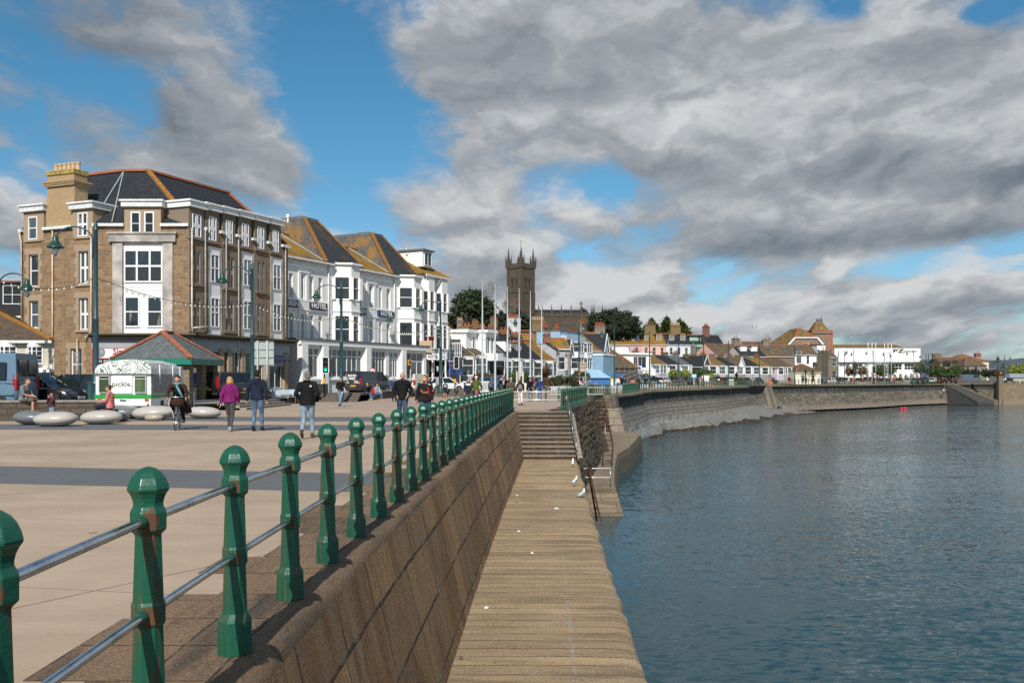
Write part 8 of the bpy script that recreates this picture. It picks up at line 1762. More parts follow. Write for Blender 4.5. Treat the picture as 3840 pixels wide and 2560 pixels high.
FARC=[(2268,'suv','grey',-100,'grey four-by-four with light bonnet facing the camera, right of the finger signs'),(2312,'hatch','navy',-70,'dark hatchback half behind the lamp post beside the grey four-by-four'),(2348,'hatch','maroon',-60,'maroon car behind the man in the red cap'),(2330,'suv','navy',40,'dark car further back by the blue pergola'),(2410,'suv','green',-80,'large dark estate behind the black-hooded figure'),(2452,'hatch','navy',-90,'dark hatchback left of the white-backed estate'),(2492,'estate','white',55,'white-backed estate car with red tail light, left of the red tub'),(2521,'hatch','black',70,'black hatchback right of the white-backed estate'),(2541,'hatch','navy',60,'navy hatchback, second right of the white-backed estate'),(2560,'estate','grey',60,'grey estate behind a far railing lamp post'),(2578,'hatch','navy',60,'navy car left of the red-topped car in the far row'),(2598,'estate','steel',65,'steel blue estate left of the white van'),(2645,'smallvan','white',80,'white van among dark cars in front of the lime bush'),(2668,'hatch','green',60,'grey-green hatchback right of the white van'),(2688,'suv','black',75,'black car with lit-looking tail lights right of the white van'),(2708,'hatch','red',60,'bright red hatchback in front of the stone bayed house'),(2768,'hatch','maroon',45,'maroon hatchback behind the pavement board'),(2800,'hatch','navy',60,'dark blue hatchback behind the man in the dark red jumper'),(2840,'estate','black',50,'black estate behind the person in the grey hoodie'),(2884,'suv','black',-30,'large black four-by-four above the beach stair'),(2936,'estate','green',65,'grey-green estate right of the large black four-by-four'),(2968,'hatch','red',50,'crimson hatchback before the double-bayed white house'),(3000,'hatch','white',50,'white hatchback before the cream bungalow'),(3060,'hatch','navy',60,'navy hatchback right of the walking group'),(3090,'smallvan','steel',70,'grey-blue van before the white rendered house'),(3122,'hatch','white',40,'white and dark hatchback by the narrow stone house'),(3150,'suv','black',60,'black four-by-four with white front before the gallery'),(3180,'hatch','steel',60,'steel blue hatchback below the green palm'),(3222,'hatch','navy',60,'navy hatchback under the left gallery windows'),(3252,'suv','black',60,'black car in front of the white pickup'),(3256,'smallvan','white',20,'white pickup van by the rockery'),(3294,'estate','maroon',50,'dark maroon estate behind the first three far flagpoles'),(3320,'hatch','black',60,'black car with roof box between the far flagpoles'),(3338,'estate','white',60,'white estate behind the last far flagpoles'),(3372,'hatch','navy',60,'navy hatchback behind the man in the red jacket'),(3404,'hatch','silver',60,'silver hatchback right of the man in the red jacket'),(3430,'hatch','steel',60,'steel blue hatchback below the gallery lettering'),(3452,'estate','navy',60,'navy estate at the right end of the gallery'),(3472,'suv','black',60,'black four-by-four by the pair of lamp posts'),(3500,'hatch','white',50,'white hatchback right of the pair of lamp posts'),(3532,'suv','black',50,'black pickup before the shrub mound'),(3568,'saloon','navy',40,'navy saloon at the right end of the parked row')]
protos={}
for i,(px,k,c,a,lb) in enumerate(FARC):
    far2=px in (2330,3256); d=pmw_d(px)+(4.2 if not far2 else 11)+1.3*math.sin(i*2.3); pos=(wx(px,d),d,G(d)); key=(k,c)
    grp='cars parked along the sea front'
    if key in protos: dup(protos[key],pos,R(a),lb,grp)
    else: protos[key]=car(lb,k,c,pos,R(a),grp,far=px>2300,roofrack=1 if px in (3320,) else False)
v=car('big blue-grey covered truck behind the parapet by the slipway','bigvan','steel',(wx(3640,292),292,.8),R(5),name='covered_truck',cat='truck',far=True); v.scale=(1.2,1.05,1.05)
v=car('white van parked behind the harbour wall at the far right','van','white',(wx(3787,290),290,.9),R(175),name='parked_van',cat='van',far=True)
tb=thing('red_tub','red plastic tub on the roof of a parked car','tub',(wx(2518,165),pmw_d(2518)+5.2,G(170)+1.5)); b=MB(); b.lathe([(.28,0),(.42,.55),(.45,.57)],10); b.build('tub',SR,tb,smooth=True)
sd=thing('market_shed','long pale shed with grey glazed roof behind the harbour wall','shed',(wx(3800,282),282,.6)); b=MB(); b.box((0,0,0),(22,4,1.6)); b.build('wall',plain('shed_pale',(.42,.38,.33),.8,.1),sd); b=MB(); b.hexa([(-1.2,-.3,1.6),(22,-.3,1.6),(22,4.3,1.6),(-1.2,4.3,1.6)],[(-.4,1.5,2.9),(22,1.5,2.9),(22,2.6,2.9),(-.4,2.6,2.9)]); b.build('roof',plain('shed_roof',(.22,.25,.27),.4,.15,2),sd)
# ------------------------------------------------------------ people
SKIN=plain('skin',(.46,.25,.17),.5,.1,25); SKIN2=plain('skin_ruddy',(.50,.25,.17),.5,.1,25)
def cloth(name,c,var=.25,rough=.85,sc=7.,bs=.5,c2=None):
    if name in MATS: return MATS[name]
    m,t,p=mk(name); g=posc(t); n=t.noise(t.scale(g,1,1,.45),sc,4,.6,.6)
    fin(t,p,t.mix(t.ramp(n,.32,.68),mul(c,1-var),c2 or mul(c,1+var)),rough,t.bump(t.m('ADD',n,t.m('MULTIPLY',t.noise(g,70,2),.15)),bs,.03),0,.2); return m
C=dict(purple=cloth('fleece_purple',(.155,.012,.105)),navy=cloth('jacket_navy',(.012,.018,.036)),black=cloth('cloth_black',(.008,.008,.009)),dgrey=cloth('trouser_grey',(.065,.06,.065)),jeans=cloth('denim_mid',(.07,.125,.2),.3,c2=(.13,.2,.29)),ljeans=cloth('denim_light',(.16,.25,.36),.25,c2=(.27,.37,.48)),djeans=cloth('denim_dark',(.028,.05,.085),c2=(.06,.095,.15)),brown=cloth('coat_brown',(.035,.018,.015)),grey=cloth('tshirt_grey',(.16,.165,.175)),khaki=cloth('shorts_khaki',(.09,.08,.07)),pink=cloth('cardigan_pink',(.48,.16,.145)),red=cloth('cloth_red',(.42,.02,.02)),plaid=cloth('shirt_plaid',(.22,.035,.035),.6,sc=30,c2=(.05,.03,.05)),white=cloth('cloth_white',(.68,.67,.66),.08),green=cloth('coat_green',(.01,.11,.06)),olive=cloth('jersey_olive',(.07,.10,.018)),blue=cloth('coat_blue',(.022,.04,.13)),taupe=cloth('coat_taupe',(.085,.06,.045)),salmon=cloth('top_salmon',(.55,.16,.11)),lgrey=cloth('hoodie_grey',(.36,.36,.36),.12),tan=cloth('chino_tan',(.4,.28,.16)),teal=cloth('scarf_teal',(.13,.34,.36)),orange=cloth('trouser_orange',(.5,.2,.04)),magenta=cloth('bag_pink',(.75,.03,.16)))
HB=cloth('hair_blond',(.42,.26,.10),.35,.6,30); HD=cloth('hair_dark',(.018,.012,.009),.3,.55,30); HBR=cloth('hair_brown',(.07,.038,.02),.35,.55,30); HGR=cloth('hair_grey',(.17,.165,.16),.35,.6,30); HRED=cloth('hair_auburn',(.16,.065,.025),.3,.55,30); LIP=plain('lips',(.28,.10,.085),.5,.1); EYEM=plain('eye_dark',(.03,.022,.02),.3,.1); SHW=cloth('shoe_white',(.62,.61,.6),.15); SHB=cloth('shoe_black',(.015,.015,.016)); SHG=cloth('shoe_grey',(.3,.29,.28)); SHT=cloth('shoe_brown',(.08,.05,.03))
def capsule(mb,p,q,r0,r1,n=10):
    p=Vector(p);q=Vector(q);d=q-p; L=d.length
    if L<1e-5: d=Vector((0,0,1)); L=1e-5
    d/=L; a=d.orthogonal().normalized(); b=d.cross(a); rs=[]
    for c,r,rng in ((p,r0,[-80,-50,-20,0]),(q,r1,[0,20,50,80])):
        for t in rng:
            t=R(t); o=c+d*r*math.sin(t); k=r*math.cos(t); rs.append([o+(a*math.cos(f)+b*math.sin(f))*k for f in [6.2832*i/n for i in range(n)]])
    mb.rings(rs)
def remesh(prims,voxel,name,mats,parent,zone=None,smooth=2,special=()):
    mb=MB()
    for p in prims:
        if p[0]=='c': capsule(mb,*p[1:5])
        elif p[0]=='r': mb.rings([[(c[0]+rx*math.cos(a),c[1]+ry*math.sin(a),c[2]) for a in [6.2832*i/16 for i in range(16)]] for c,rx,ry in p[1]])
        else:
            c,r=p[1],p[2]; m0=mb.M
            mb.M=T_(c)@(p[3].to_4x4() if len(p)>3 and p[3] is not None else Matrix.Identity(4)); mb.ell((0,0,0),*r,14,10); mb.M=m0
    o=mb.build(name,mats,parent,uv=False); md=o.modifiers.new('r','REMESH'); md.mode='VOXEL'; md.voxel_size=voxel; md.use_smooth_shade=True
    if smooth: sm=o.modifiers.new('s','SMOOTH'); sm.iterations=smooth; sm.factor=.5
    dg=bpy.context.evaluated_depsgraph_get(); me=bpy.data.meshes.new_from_object(o.evaluated_get(dg)); o.modifiers.clear(); old=o.data; o.data=me; bpy.data.meshes.remove(old); me.name=name
    if not isinstance(mats,(list,tuple)): mats=[mats]
    me.materials.clear()
    for m_ in mats: me.materials.append(m_)
    if zone:
        Z=[]
        for p,z in zip(prims,zone):
            if p[0]=='c': Z.append((Vector(p[1]),Vector(p[2]),p[3],p[4],z))
            else: Z.append((Vector(p[1]),Vector(p[1]),sum(p[2])/3,sum(p[2])/3,z))
        for f in me.polygons:
            c=f.center; best=9
            for a,b,r0,r1,z in Z:
                d=b-a; L=d.length_squared; t=max(0,min(1,(c-a).dot(d)/L)) if L>1e-9 else 0
                v=(c-(a+d*t)).length-(r0+(r1-r0)*t)
                if v<best: best=v; f.material_index=z
    for c,r,z in special:
        c=Vector(c)
        for f in me.polygons:
            if (f.center-c).length<r: f.material_index=z
    me.polygons.foreach_set('use_smooth',[True]*len(me.polygons)); return o
def joints(**ov):
    J=dict(pel=(0,0,.96),wst=(0,0,1.1),che=(0,.0,1.3),nck=(0,.015,1.47),hd=(0,-.015,1.625),sL=(.185,.01,1.41),sR=(-.185,.01,1.41),eL=(.245,.04,1.14),eR=(-.245,.04,1.14),wL=(.255,-.05,.89),wR=(-.255,-.05,.89),hL=(.09,0,.93),hR=(-.09,0,.93),kL=(.1,-.02,.51),kR=(-.1,-.02,.51),aL=(.1,.02,.09),aR=(-.1,.02,.09),tL=None,tR=None,look=0.,nod=0.,lean=0.)
    J.update(ov)
    return J
WALK=dict(kL=(.09,-.15,.53),aL=(.09,-.2,.1),kR=(-.09,.03,.5),aR=(-.09,.27,.14),eL=(.24,.11,1.16),wL=(.25,.12,.9),eR=(-.24,-.03,1.15),wR=(-.23,-.17,.93),tR=(-.09,.2,.03))
WALK2=dict(kR=(-.09,-.15,.53),aR=(-.09,-.2,.1),kL=(.09,.04,.5),aL=(.09,.3,.2),eR=(-.24,.1,1.16),wR=(-.25,.1,.9),eL=(.24,-.03,1.15),wL=(.23,-.17,.93),tL=(.09,.24,.05))
POCK=dict(eL=(.29,.08,1.16),wL=(.17,-.08,.99),eR=(-.29,.08,1.16),wR=(-.17,-.08,.99))
SIT=dict(pel=(0,0,.1),wst=(0,0,.24),che=(0,-.01,.45),nck=(0,-.01,.63),hd=(0,-.05,.785),sL=(.185,0,.57),sR=(-.185,0,.57),eL=(.22,-.08,.32),eR=(-.22,-.08,.32),wL=(.12,-.33,.25),wR=(-.12,-.33,.25),hL=(.09,-.03,.1),hR=(-.09,-.03,.1),kL=(.1,-.45,.1),kR=(-.1,-.45,.1),aL=(.1,-.44,-.36),aR=(-.1,-.44,-.36))
def person(label,pos,H,face,top,bot,shoe,hair,pose=None,far=False,skin=None,hairstyle='short',shorts=False,hood=False,fat=1.,open_=None,coat=0.,sleeve=True,extras=(),beard=False,hat=None,group=None,vox=.011,facial=True,z=0.):
    J=joints(**(pose or {})); k=H/1.74; sk=skin or SKIN; V=lambda n: Vector(J[n])
    r=thing('person',label,'person',pos,R(face),group); r.scale=(k,k,k)
    hd=V('hd'); RL=Matrix.Rotation(R(J['look']),3,'Z')@Matrix.Rotation(R(J['nod']),3,'X'); hp=lambda x,y,z: hd+RL@Vector((x,y,z))
    head=[('e',hp(0,.012,.03),(.077,.095,.088),RL),('e',hp(0,-.02,-.035),(.062,.075,.085),RL),('e',hp(0,-.045,-.085),(.036,.035,.035),RL),('c',hp(0,-.095,.005),hp(0,-.113,-.028),.012,.017),('e',hp(.079,.01,-.01),(.012,.022,.034),RL),('e',hp(-.079,.01,-.01),(.012,.022,.034),RL),('c',V('nck')-Vector((0,0,.06)),hp(0,.015,-.05),.062,.056)]
    def feet(s):
        a=V('a'+s); kn=V('k'+s); t_=J['t'+s]
        if t_ is not None: toe=Vector(t_)+Vector((0,-.02,0)); heel=a+Vector((0,.03,-.04)); return [('c',heel,toe,.045,.04),('c',heel,a+Vector((0,0,.02)),.045,.048)]
        sh=(kn-a).normalized(); f=Vector((0,-1,0)); 
        if abs(sh.z)<.85: f=Vector((0,-sh.z,sh.y)).normalized()
        return [('c',a+Vector((0,.03,-.045)),a+f*.17+Vector((0,0,-.055)),.044,.034),('c',a+Vector((0,.02,-.03)),a+Vector((0,.01,.03)),.046,.047)]
    tr=lambda w: [('e',V('che')+Vector((0,.01,.03)),(.165*w*fat,.115*w*fat,.17)),('e',V('wst'),(.145*w*fat,.112*w*fat,.16)),('c',V('sL')+Vector((-.06,.0,.0)),V('sR')+Vector((.06,0,0)),.075*w,.075*w),('e',(V('nck')+V('che'))/2+Vector((0,.02,.04)),(.11*w,.075*w,.09))]
    arms=lambda w: [x for s in 'LR' for x in (('c',V('s'+s),V('e'+s),.058*w,.046*w),('c',V('e'+s),V('w'+s),.044*w,.036*w))]
    legs=lambda w: [('e',V('pel'),(.155*fat*w,.108*fat*w,.12*w)),]+[x for s in 'LR' for x in (('c',V('h'+s),V('k'+s),.088*w*fat,.062*w),('c',V('k'+s),V('a'+s)+(V('k'+s)-V('a'+s)).normalized()*.05,.058*w,.05*w))]
    def hand(s,full):
        w=V('w'+s); d=(w-V('e'+s)).normalized(); sx=1 if s=='L' else -1
        if not full: return [('c',w,w+d*.13,.034,.03)]
        side=Vector((0,-1,0))-d*Vector((0,-1,0)).dot(d); side=side.normalized() if side.length>.2 else Vector((sx,0,0)); pn=d.cross(side).normalized()
        out=[('c',w,w+d*.03,.027,.03),('c',w+d*.05+side*.018,w+d*.05-side*.018,.024,.024),('c',w+d*.075+side*.022,w+d*.075-side*.024,.019,.018)]
        cu=pn*(-.02*sx)
        for j,(o,L) in enumerate(((.03,.066),(.01,.074),(-.011,.068),(-.03,.052))):
            b0=w+d*.085+side*o; m_=b0+d*L*.5+cu*.35; out+= [('c',b0,m_,.0098,.0092),('c',m_,m_+d*L*.4+cu,.0092,.008)]
        out+=[('c',w+d*.03+side*.026,w+d*.075+side*.052+cu*.4,.0125,.0105),('c',w+d*.075+side*.052+cu*.4,w+d*.11+side*.05+cu,.0105,.009)]
        return out
    hairp=[]
    if hairstyle!='bald' and not hood and hat is None:
        hairp=[('e',hp(0,.03,.055),(.086,.094,.078),RL),('e',hp(0,.055,.0),(.08,.062,.085),RL)]
        if hairstyle=='bob': hairp+=[('e',hp(0,.05,-.03),(.098,.075,.11),RL),('c',hp(.075,.015,.0),hp(.085,.0,-.1),.035,.03),('c',hp(-.075,.015,.0),hp(-.085,.0,-.1),.035,.03),('e',hp(0,-.05,.085),(.06,.05,.03),RL)]
        if hairstyle=='long': hairp+=[('e',hp(0,.06,-.08),(.1,.06,.16),RL),('c',hp(.075,.02,.0),hp(.1,.02,-.2),.03,.028),('c',hp(-.075,.02,.0),hp(-.1,.02,-.2),.03,.028)]
        if hairstyle=='bun': hairp+=[('e',hp(0,.1,.06),(.05,.05,.05),RL)]
    if hat is not None: hairp=[('e',hp(0,.01,.065),(.09,.105,.075),RL)]
    if hood: hairp=[('e',hp(0,.035,.02),(.1,.1,.125),RL),('c',hp(0,.05,-.06),V('nck')+Vector((0,.05,-.02)),.09,.1)]
    hm=hair if hat is None else hat
    if hood: hm=top
    if far:
        P=head[:4]+head[6:]; Zn=[0]*len(P)
        if hairp: P+=hairp; Zn+=[3]*len(hairp)
        t_=tr(1.12)+arms(1.22); 
        h_=V('pel')-Vector((0,0,coat)); t_.append(('c',V('pel')+Vector((0,0,.08)),h_,.15*fat,.15*fat))
        P+=t_; Zn+=[1]*len(t_); l=legs(1.12); P+=l; Zn+=[2]*len(l)
        for s in 'LR': P+=hand(s,False); Zn+=[0]; f=feet(s); P+=f; Zn+=[4]*len(f)
        if shorts:
            for i,q in enumerate(P):
                if Zn[i]==2 and q[0]=='c' and q[1].z<q[2].z+.6 and (q[1]-V('kL')).length<.02 or (q[0]=='c' and (q[1]-V('kR')).length<.02): Zn[i]=0
        b=remesh(P,.03,'body',[sk,top,bot,hm,shoe],r,Zn,1)
    else:
        P=head+tr(.92)+arms(.92)+legs(.9)+hand('L',True)+hand('R',True)
        for s in 'LR': P.append(('c',V('a'+s)+(V('k'+s)-V('a'+s)).normalized()*.06,V('a'+s),.038,.036))
        sp=[(hp(.031,-.085,.008),.0135,1),(hp(-.031,-.085,.008),.0135,1),(hp(.012,-.095,-.062),.014,2),(hp(-.012,-.095,-.062),.014,2)] if facial else []
        if hairstyle!='bald': sp+=[(hp(.034,-.088,.03),.010,3),(hp(-.034,-.088,.03),.010,3)]
        if beard: sp=[(hp(0,-.07,-.1),.042,3),(hp(.03,-.06,-.08),.035,3),(hp(-.03,-.06,-.08),.035,3),(hp(.02,-.1,-.05),.016,3),(hp(-.02,-.1,-.05),.016,3)]+sp
        remesh(P,vox,'body',[sk,EYEM,LIP,hair],r,None,2,sp)
        tp=tr(1.1)
        hem=V('pel')-Vector((0,0,coat+.035)); pw_=V('pel')+Vector((0,0,.05)); tp.append(('r',[(hem,.18*fat,.14*fat),(hem+Vector((0,0,.02)),.186*fat,.145*fat),(pw_,.175*fat,.135*fat),(V('wst')+Vector((0,0,.03)),.163*fat,.125*fat),(V('che'),.178*fat,.128*fat),(V('che')+Vector((0,.01,.1)),.17*fat,.11*fat)]))
        for s in 'LR':
            tp.append(('c',V('s'+s),V('e'+s),.07 if sleeve else .068,.058 if sleeve else .07))
            if sleeve: tp.append(('c',V('e'+s),lerp(V('e'+s),V('w'+s),.93),.056,.045))
        if not sleeve: tp=[q for q in tp]
        if coat or hood is None: pass
        tp.append(('c',V('nck')+Vector((0,.02,-.03)),V('nck')+Vector((0,.005,.0)),.075,.07))
        if hood is None: tp+=[('e',V('nck')+Vector((0,.09,-.05)),(.11,.06,.1)),('c',V('nck')+Vector((.07,.03,.0)),V('nck')+Vector((-.07,.03,0)),.06,.06)]
        remesh(tp,.015,'jacket' if coat or hood is None else 'top',top,r,None,3)
        lg=legs(1.08)
        if shorts: lg=[lg[0]]+[('c',V('h'+s),lerp(V('h'+s),V('k'+s),.95),.1,.092) for s in 'LR']
        remesh(lg,.015,'shorts' if shorts else 'trousers',bot,r,None,3)
        for s in 'LR': remesh(feet(s),.012,'shoe',shoe,r,None,1)
        if hairp: remesh(hairp,.011,'hood' if hood else ('hat' if hat is not None else 'hair'),hm,r,None,1)
        if open_: # shirt front under an open jacket
            w_=[('e',V('che')+Vector((0,-.055,-.02)),(.085,.085,.2)),('e',V('wst')+Vector((0,-.06,-.02)),(.085,.085,.19))]; remesh(w_,.013,'jumper',open_,r,None,2)
    for e in extras: e(r,J)
    return r
def bag(name,c,size,mat,strap=None):
    def f(r,J):
        b=MB(); b.ell((0,0,0),*size,12,8,pw=.6); o=b.build(name,mat,r,smooth=True); o.location=c
        if strap: b=MB(); b.tube([Vector(p)-Vector(c) for p in strap],.012,6); b.build('strap',mat,o)
    return f
def stripe(name,pts,r_,mat):
    def f(r,J): b=MB(); b.tube(pts,r_,6); b.build(name,mat,r,smooth=True)
    return f
def textp(txt,size,p,mat,back=False,name='lettering'):
    def f(r,J): lettering(txt,size,T_(p)@(Matrix.Rotation(R(180),4,'Z') if back else Matrix.Identity(4)),mat,r,name,depth=.012,bold=.006)
    return f
g_=lambda px,py: gnd(px,py)
person('woman in a purple hooded fleece and grey trousers walking away, blond bob',g_(862,1617),1.64,176,C['purple'],C['dgrey'],SHG,HB,dict(WALK,aR=(-.09,.18,.1),tR=None),hairstyle='bob',hood=None,fat=1.18,extras=[bag('handbag',(.3,.06,.8),(.05,.1,.11),C['black'],[(.29,.0,.9),(.2,.05,1.43),(.05,.1,1.2)])])
person('man in a navy hooded jacket and blue jeans walking away',g_(964,1616),1.84,180,C['navy'],C['jeans'],SHB,HD,dict(WALK2,aL=(.07,.14,.1),tL=None,kL=(.08,.0,.5),eL=(.27,.02,1.14),wL=(.3,-.03,.88),eR=(-.27,.05,1.14),wR=(-.29,.05,.88)),hood=None,fat=1.06,coat=.02)
person('grey-haired man in a black fleece and faded jeans walking away',g_(1153,1644),1.77,182,C['black'],C['ljeans'],SHT,HGR,dict(WALK2,**POCK),fat=1.12,coat=.06,extras=[stripe('collar',[(-.08,.07,1.5),(0,.1,1.5),(.08,.07,1.5)],.03,C['black']),lambda r,J: (lambda b:(b.box((-.13,.128,1.36),(-.08,.137,1.385)),b.box((-.13,.128,1.34),(-.085,.137,1.352)),b.build('chest_mark',C['white'],r)))(MB())])
person('bald bearded man in an open black quilted jacket, hands in pockets',g_(1509,1601),1.80,2,C['black'],C['djeans'],SHB,cloth('beard_stubble',(.15,.10,.08)),dict(WALK,**POCK,nod=16.,look=-8.,hd=(0,-.04,1.615)),hairstyle='bald',beard=True,hood=None,open_=cloth('jumper_black',(.005,.005,.005)),fat=1.12,coat=.03,extras=[lambda r,J:[ (lambda b:(b.tube([(sx*.03,-.135,z),(sx*.12,-.115,z-.01),(sx*.2,-.03,z)],.013,6),b.build('quilt_seam',C['black'],r,smooth=True)))(MB()) for sx in (-1,1) for z in (1.35,1.26,1.17,1.08,.99)],lambda r,J:(lambda b:(b.box((.17,-.14,1.0),(.2,-.12,1.1)),b.build('label_tag',C['lgrey'],r)))(MB())])
person('red-haired smiling man in a black jacket with red stripes, turned to his friend',g_(1594,1608),1.68,4,cloth('jacket_black',(.012,.011,.012)),C['djeans'],SHB,HRED,dict(WALK2,look=-42.,eR=(-.27,.03,1.15),wR=(-.28,-.12,.92)),skin=SKIN2,fat=1.2,coat=.02,beard=True,extras=[stripe('red_stripe',[(.09,-.135,1.4),(.13,-.16,1.2),(.17,-.14,1.02)],.014,C['red']),stripe('red_stripe',[(-.17,-.12,1.02),(-.12,-.15,1.0)],.014,C['red']),stripe('white_stripe',[(.1,-.07,1.47),(.2,-.03,1.44)],.016,C['white']),stripe('cuff',[(-.29,-.11,.94),(-.26,-.13,.935)],.03,C['white']),textp('Neill',.1,(0.0,-.172,1.2),plain('print_brown',(.25,.09,.04),.7,.1)),stripe('sleeve_badge',[(.25,-.045,1.28),(.26,-.05,1.22)],.03,C['salmon']),stripe('chest_badge',[(-.12,-.14,1.28),(-.12,-.15,1.21)],.026,C['salmon'])])
person('dark-haired woman in a black jumper and ripped jeans gliding towards the camera',g_(1278,1524),1.68,0,cloth('jumper_black',(.005,.005,.005)),C['ljeans'],SHB,HD,dict(kL=(.03,-.12,.53),aL=(-.07,-.16,.12),kR=(-.05,.0,.51),aR=(-.04,.1,.12),eL=(.27,.03,1.17),wL=(.42,-.02,.97),eR=(-.27,.0,1.17),wR=(-.07,-.2,1.0)),hairstyle='bun',vox=.012)
# seated pair and child on the left
wp=gnd(100,1573); 
person('man in a grey t-shirt and camouflage shorts sitting on the low wall',Vector((wx(88,35),35.,.70)),1.80,82,C['grey'],C['khaki'],SHB,HBR,dict(SIT,che=(0,-.06,.45),nck=(0,-.1,.62),hd=(0,-.16,.765),sL=(.19,-.07,.56),sR=(-.19,-.07,.56),eL=(.23,-.14,.3),eR=(-.23,-.14,.3),wL=(.07,-.36,.23),wR=(-.07,-.36,.23)),sleeve=False,shorts=True,fat=1.12,skin=SKIN2)
cn=thing('drink_can','silver drink can standing on the low wall beside the seated man','can',Vector((wx(95,34.7),34.75,.78))); b=MB(); b.lathe([(.03,0),(.034,.01),(.034,.12),(.028,.14)],12); b.build('can',STEEL,cn,smooth=True)
bgp=thing('bag','dark and bright blue bag on the ground by the seated man','bag',Vector((wx(146,34.4),34.4,.0))); b=MB(); b.ell((0,0,.2),.24,.18,.22,14,8); b.build('bag',C['navy'],bgp,smooth=True); b=MB(); b.ell((.12,-.05,.16),.16,.16,.16,12,8); b.build('pocket',plain('bag_blue',(.02,.2,.42),.6,.1),bgp,smooth=True)
person('small child in a plaid shirt and jeans with hands raised to the face',Vector((wx(195,34.),34.,.0)),1.06,-25,C['plaid'],C['ljeans'],SHB,HBR,dict(eL=(.2,-.16,1.22),wL=(.05,-.2,1.48),eR=(-.2,-.16,1.22),wR=(-.06,-.2,1.5),hd=(0,-.015,1.66)),hairstyle='bob',fat=1.2)
person('woman in a pink cardigan and navy trousers sitting on a pebble seat',Vector((wx(408,33.2),33.3,.50)),1.66,-80,C['pink'],C['navy'],SHW,HBR,dict(SIT,eL=(.23,-.1,.3),wL=(.08,-.37,.26),eR=(-.23,-.1,.3),wR=(-.08,-.37,.26),hd=(0,-.06,.78),nod=8.),hairstyle='bun',fat=1.25,coat=.04)
# ------------------------------------------------------------ bicycles
def bicycle(label,pos,rz,frame_m,wr=.26,basket=None,far=False):
    r=thing('bicycle',label,'bicycle',pos,rz); n=20 if not far else 12
    for nm,y in (('front',-.5),('rear',.5)):
        b=MB(T_((0,y,wr))@Matrix.Rotation(R(90),4,'Y')); k=n
        b.rings([[((wr-.018+.018*math.cos(a))*math.cos(f),(wr-.018+.018*math.cos(a))*math.sin(f),.018*math.sin(a)) for a in [6.283*q/6 for q in range(6)]] for f in [6.2832*q/k for q in range(k+1)]],False); w=b.build('wheel',TYRE,r,smooth=True)
        b=MB(T_((0,y,wr))@Matrix.Rotation(R(90),4,'Y')); b.rings([[((wr-.042+.01*math.cos(a))*math.cos(f),(wr-.042+.01*math.cos(a))*math.sin(f),.012*math.sin(a)) for a in [6.283*q/5 for q in range(5)]] for f in [6.2832*q/k for q in range(k+1)]],False)
        for q in range(10): a=6.2832*q/10; b.bar((0,0,.02*(-1)**q),(math.cos(a)*(wr-.04),math.sin(a)*(wr-.04),0),.004)
        b.lathe([(.022,-.05),(.022,.05)],8); b.build('rim',STEEL,w)
    hz=1.02
    b=MB(); 
    for p,q,t_ in (((0,-.33,.5),(0,.18,.36),.03),((0,.18,.36),(0,.28,.72),.028),((0,.28,.72),(0,.3,.86),.022),((0,-.36,.42),(0,-.27,hz),.03),((.05,.5,wr),(.03,.2,.36),.018),((-.05,.5,wr),(-.03,.2,.36),.018),((.055,-.5,wr),(.03,-.36,.55),.02),((-.055,-.5,wr),(-.03,-.36,.55),.02),((.03,.5,wr),(.02,.27,.6),.014),((-.03,.5,wr),(-.02,.27,.6),.014)): b.tube([p,q],t_*.5+.003,8)
    b.build('frame',frame_m,r,smooth=True)
    b=MB(); b.tube([(-.29,-.2,hz),(-.1,-.27,hz),(.1,-.27,hz),(.29,-.2,hz)],.013,8); h=b.build('handlebar',STEEL,r,smooth=True); 
    for s in (-1,1): b=MB(); b.tube([(s*.2,-.235,hz),(s*.32,-.19,hz)],.019,8); b.build('grip',TRIM,h)
    b=MB(); b.tube([(-.2,-.25,hz-.02),(-.22,-.42,hz-.25),(-.1,-.42,.6),(-.05,-.5,.4)],.006,5); b.build('brake_cable',WHITE,r)
    b=MB(); b.ell((0,.32,.88),.08,.14,.035,12,6); b.build('saddle',TRIM,r,smooth=True)
    b=MB(); b.tube([(-.1,.18,.36),(.1,.18,.36)],.012,6); b.bar((.1,.18,.36),(.1,.18,.2),.02); b.bar((-.1,.18,.36),(-.1,.18,.52),.02)
    for s,z in ((1,.2),(-1,.52)): b.box((s*.1,.13,z-.012),(s*.2,.23,z+.012))
    b.build('crank',STEEL,r)
    if basket: b=MB(); b.ell((.06,-.4,.86),.2,.12,.14,14,8,pw=.6); b.build('basket',basket,r,smooth=True)
    return r
bp=gnd(652,1612); M_leo=cloth('leopard_bag',(.22,.07,.04),.8,sc=40,c2=(.03,.02,.015))
bicycle('silver folding bicycle with a leopard-pattern front bag',bp+Vector((.05,.2,0)),R(12),STEEL,.25,M_leo)
CYC=dict(pel=(0,.3,.93),wst=(0,.22,1.08),che=(0,.06,1.25),nck=(0,-.06,1.4),hd=(0,-.13,1.545),sL=(.19,-.03,1.34),sR=(-.19,-.03,1.34),eL=(.29,-.1,1.12),eR=(-.29,-.1,1.12),wL=(.27,-.2,1.0),wR=(-.27,-.2,1.0),hL=(.09,.28,.9),hR=(-.09,.28,.9),kL=(.13,-.02,.62),kR=(-.14,-.13,.8),aL=(.15,.17,.3),aR=(-.15,.13,.6))
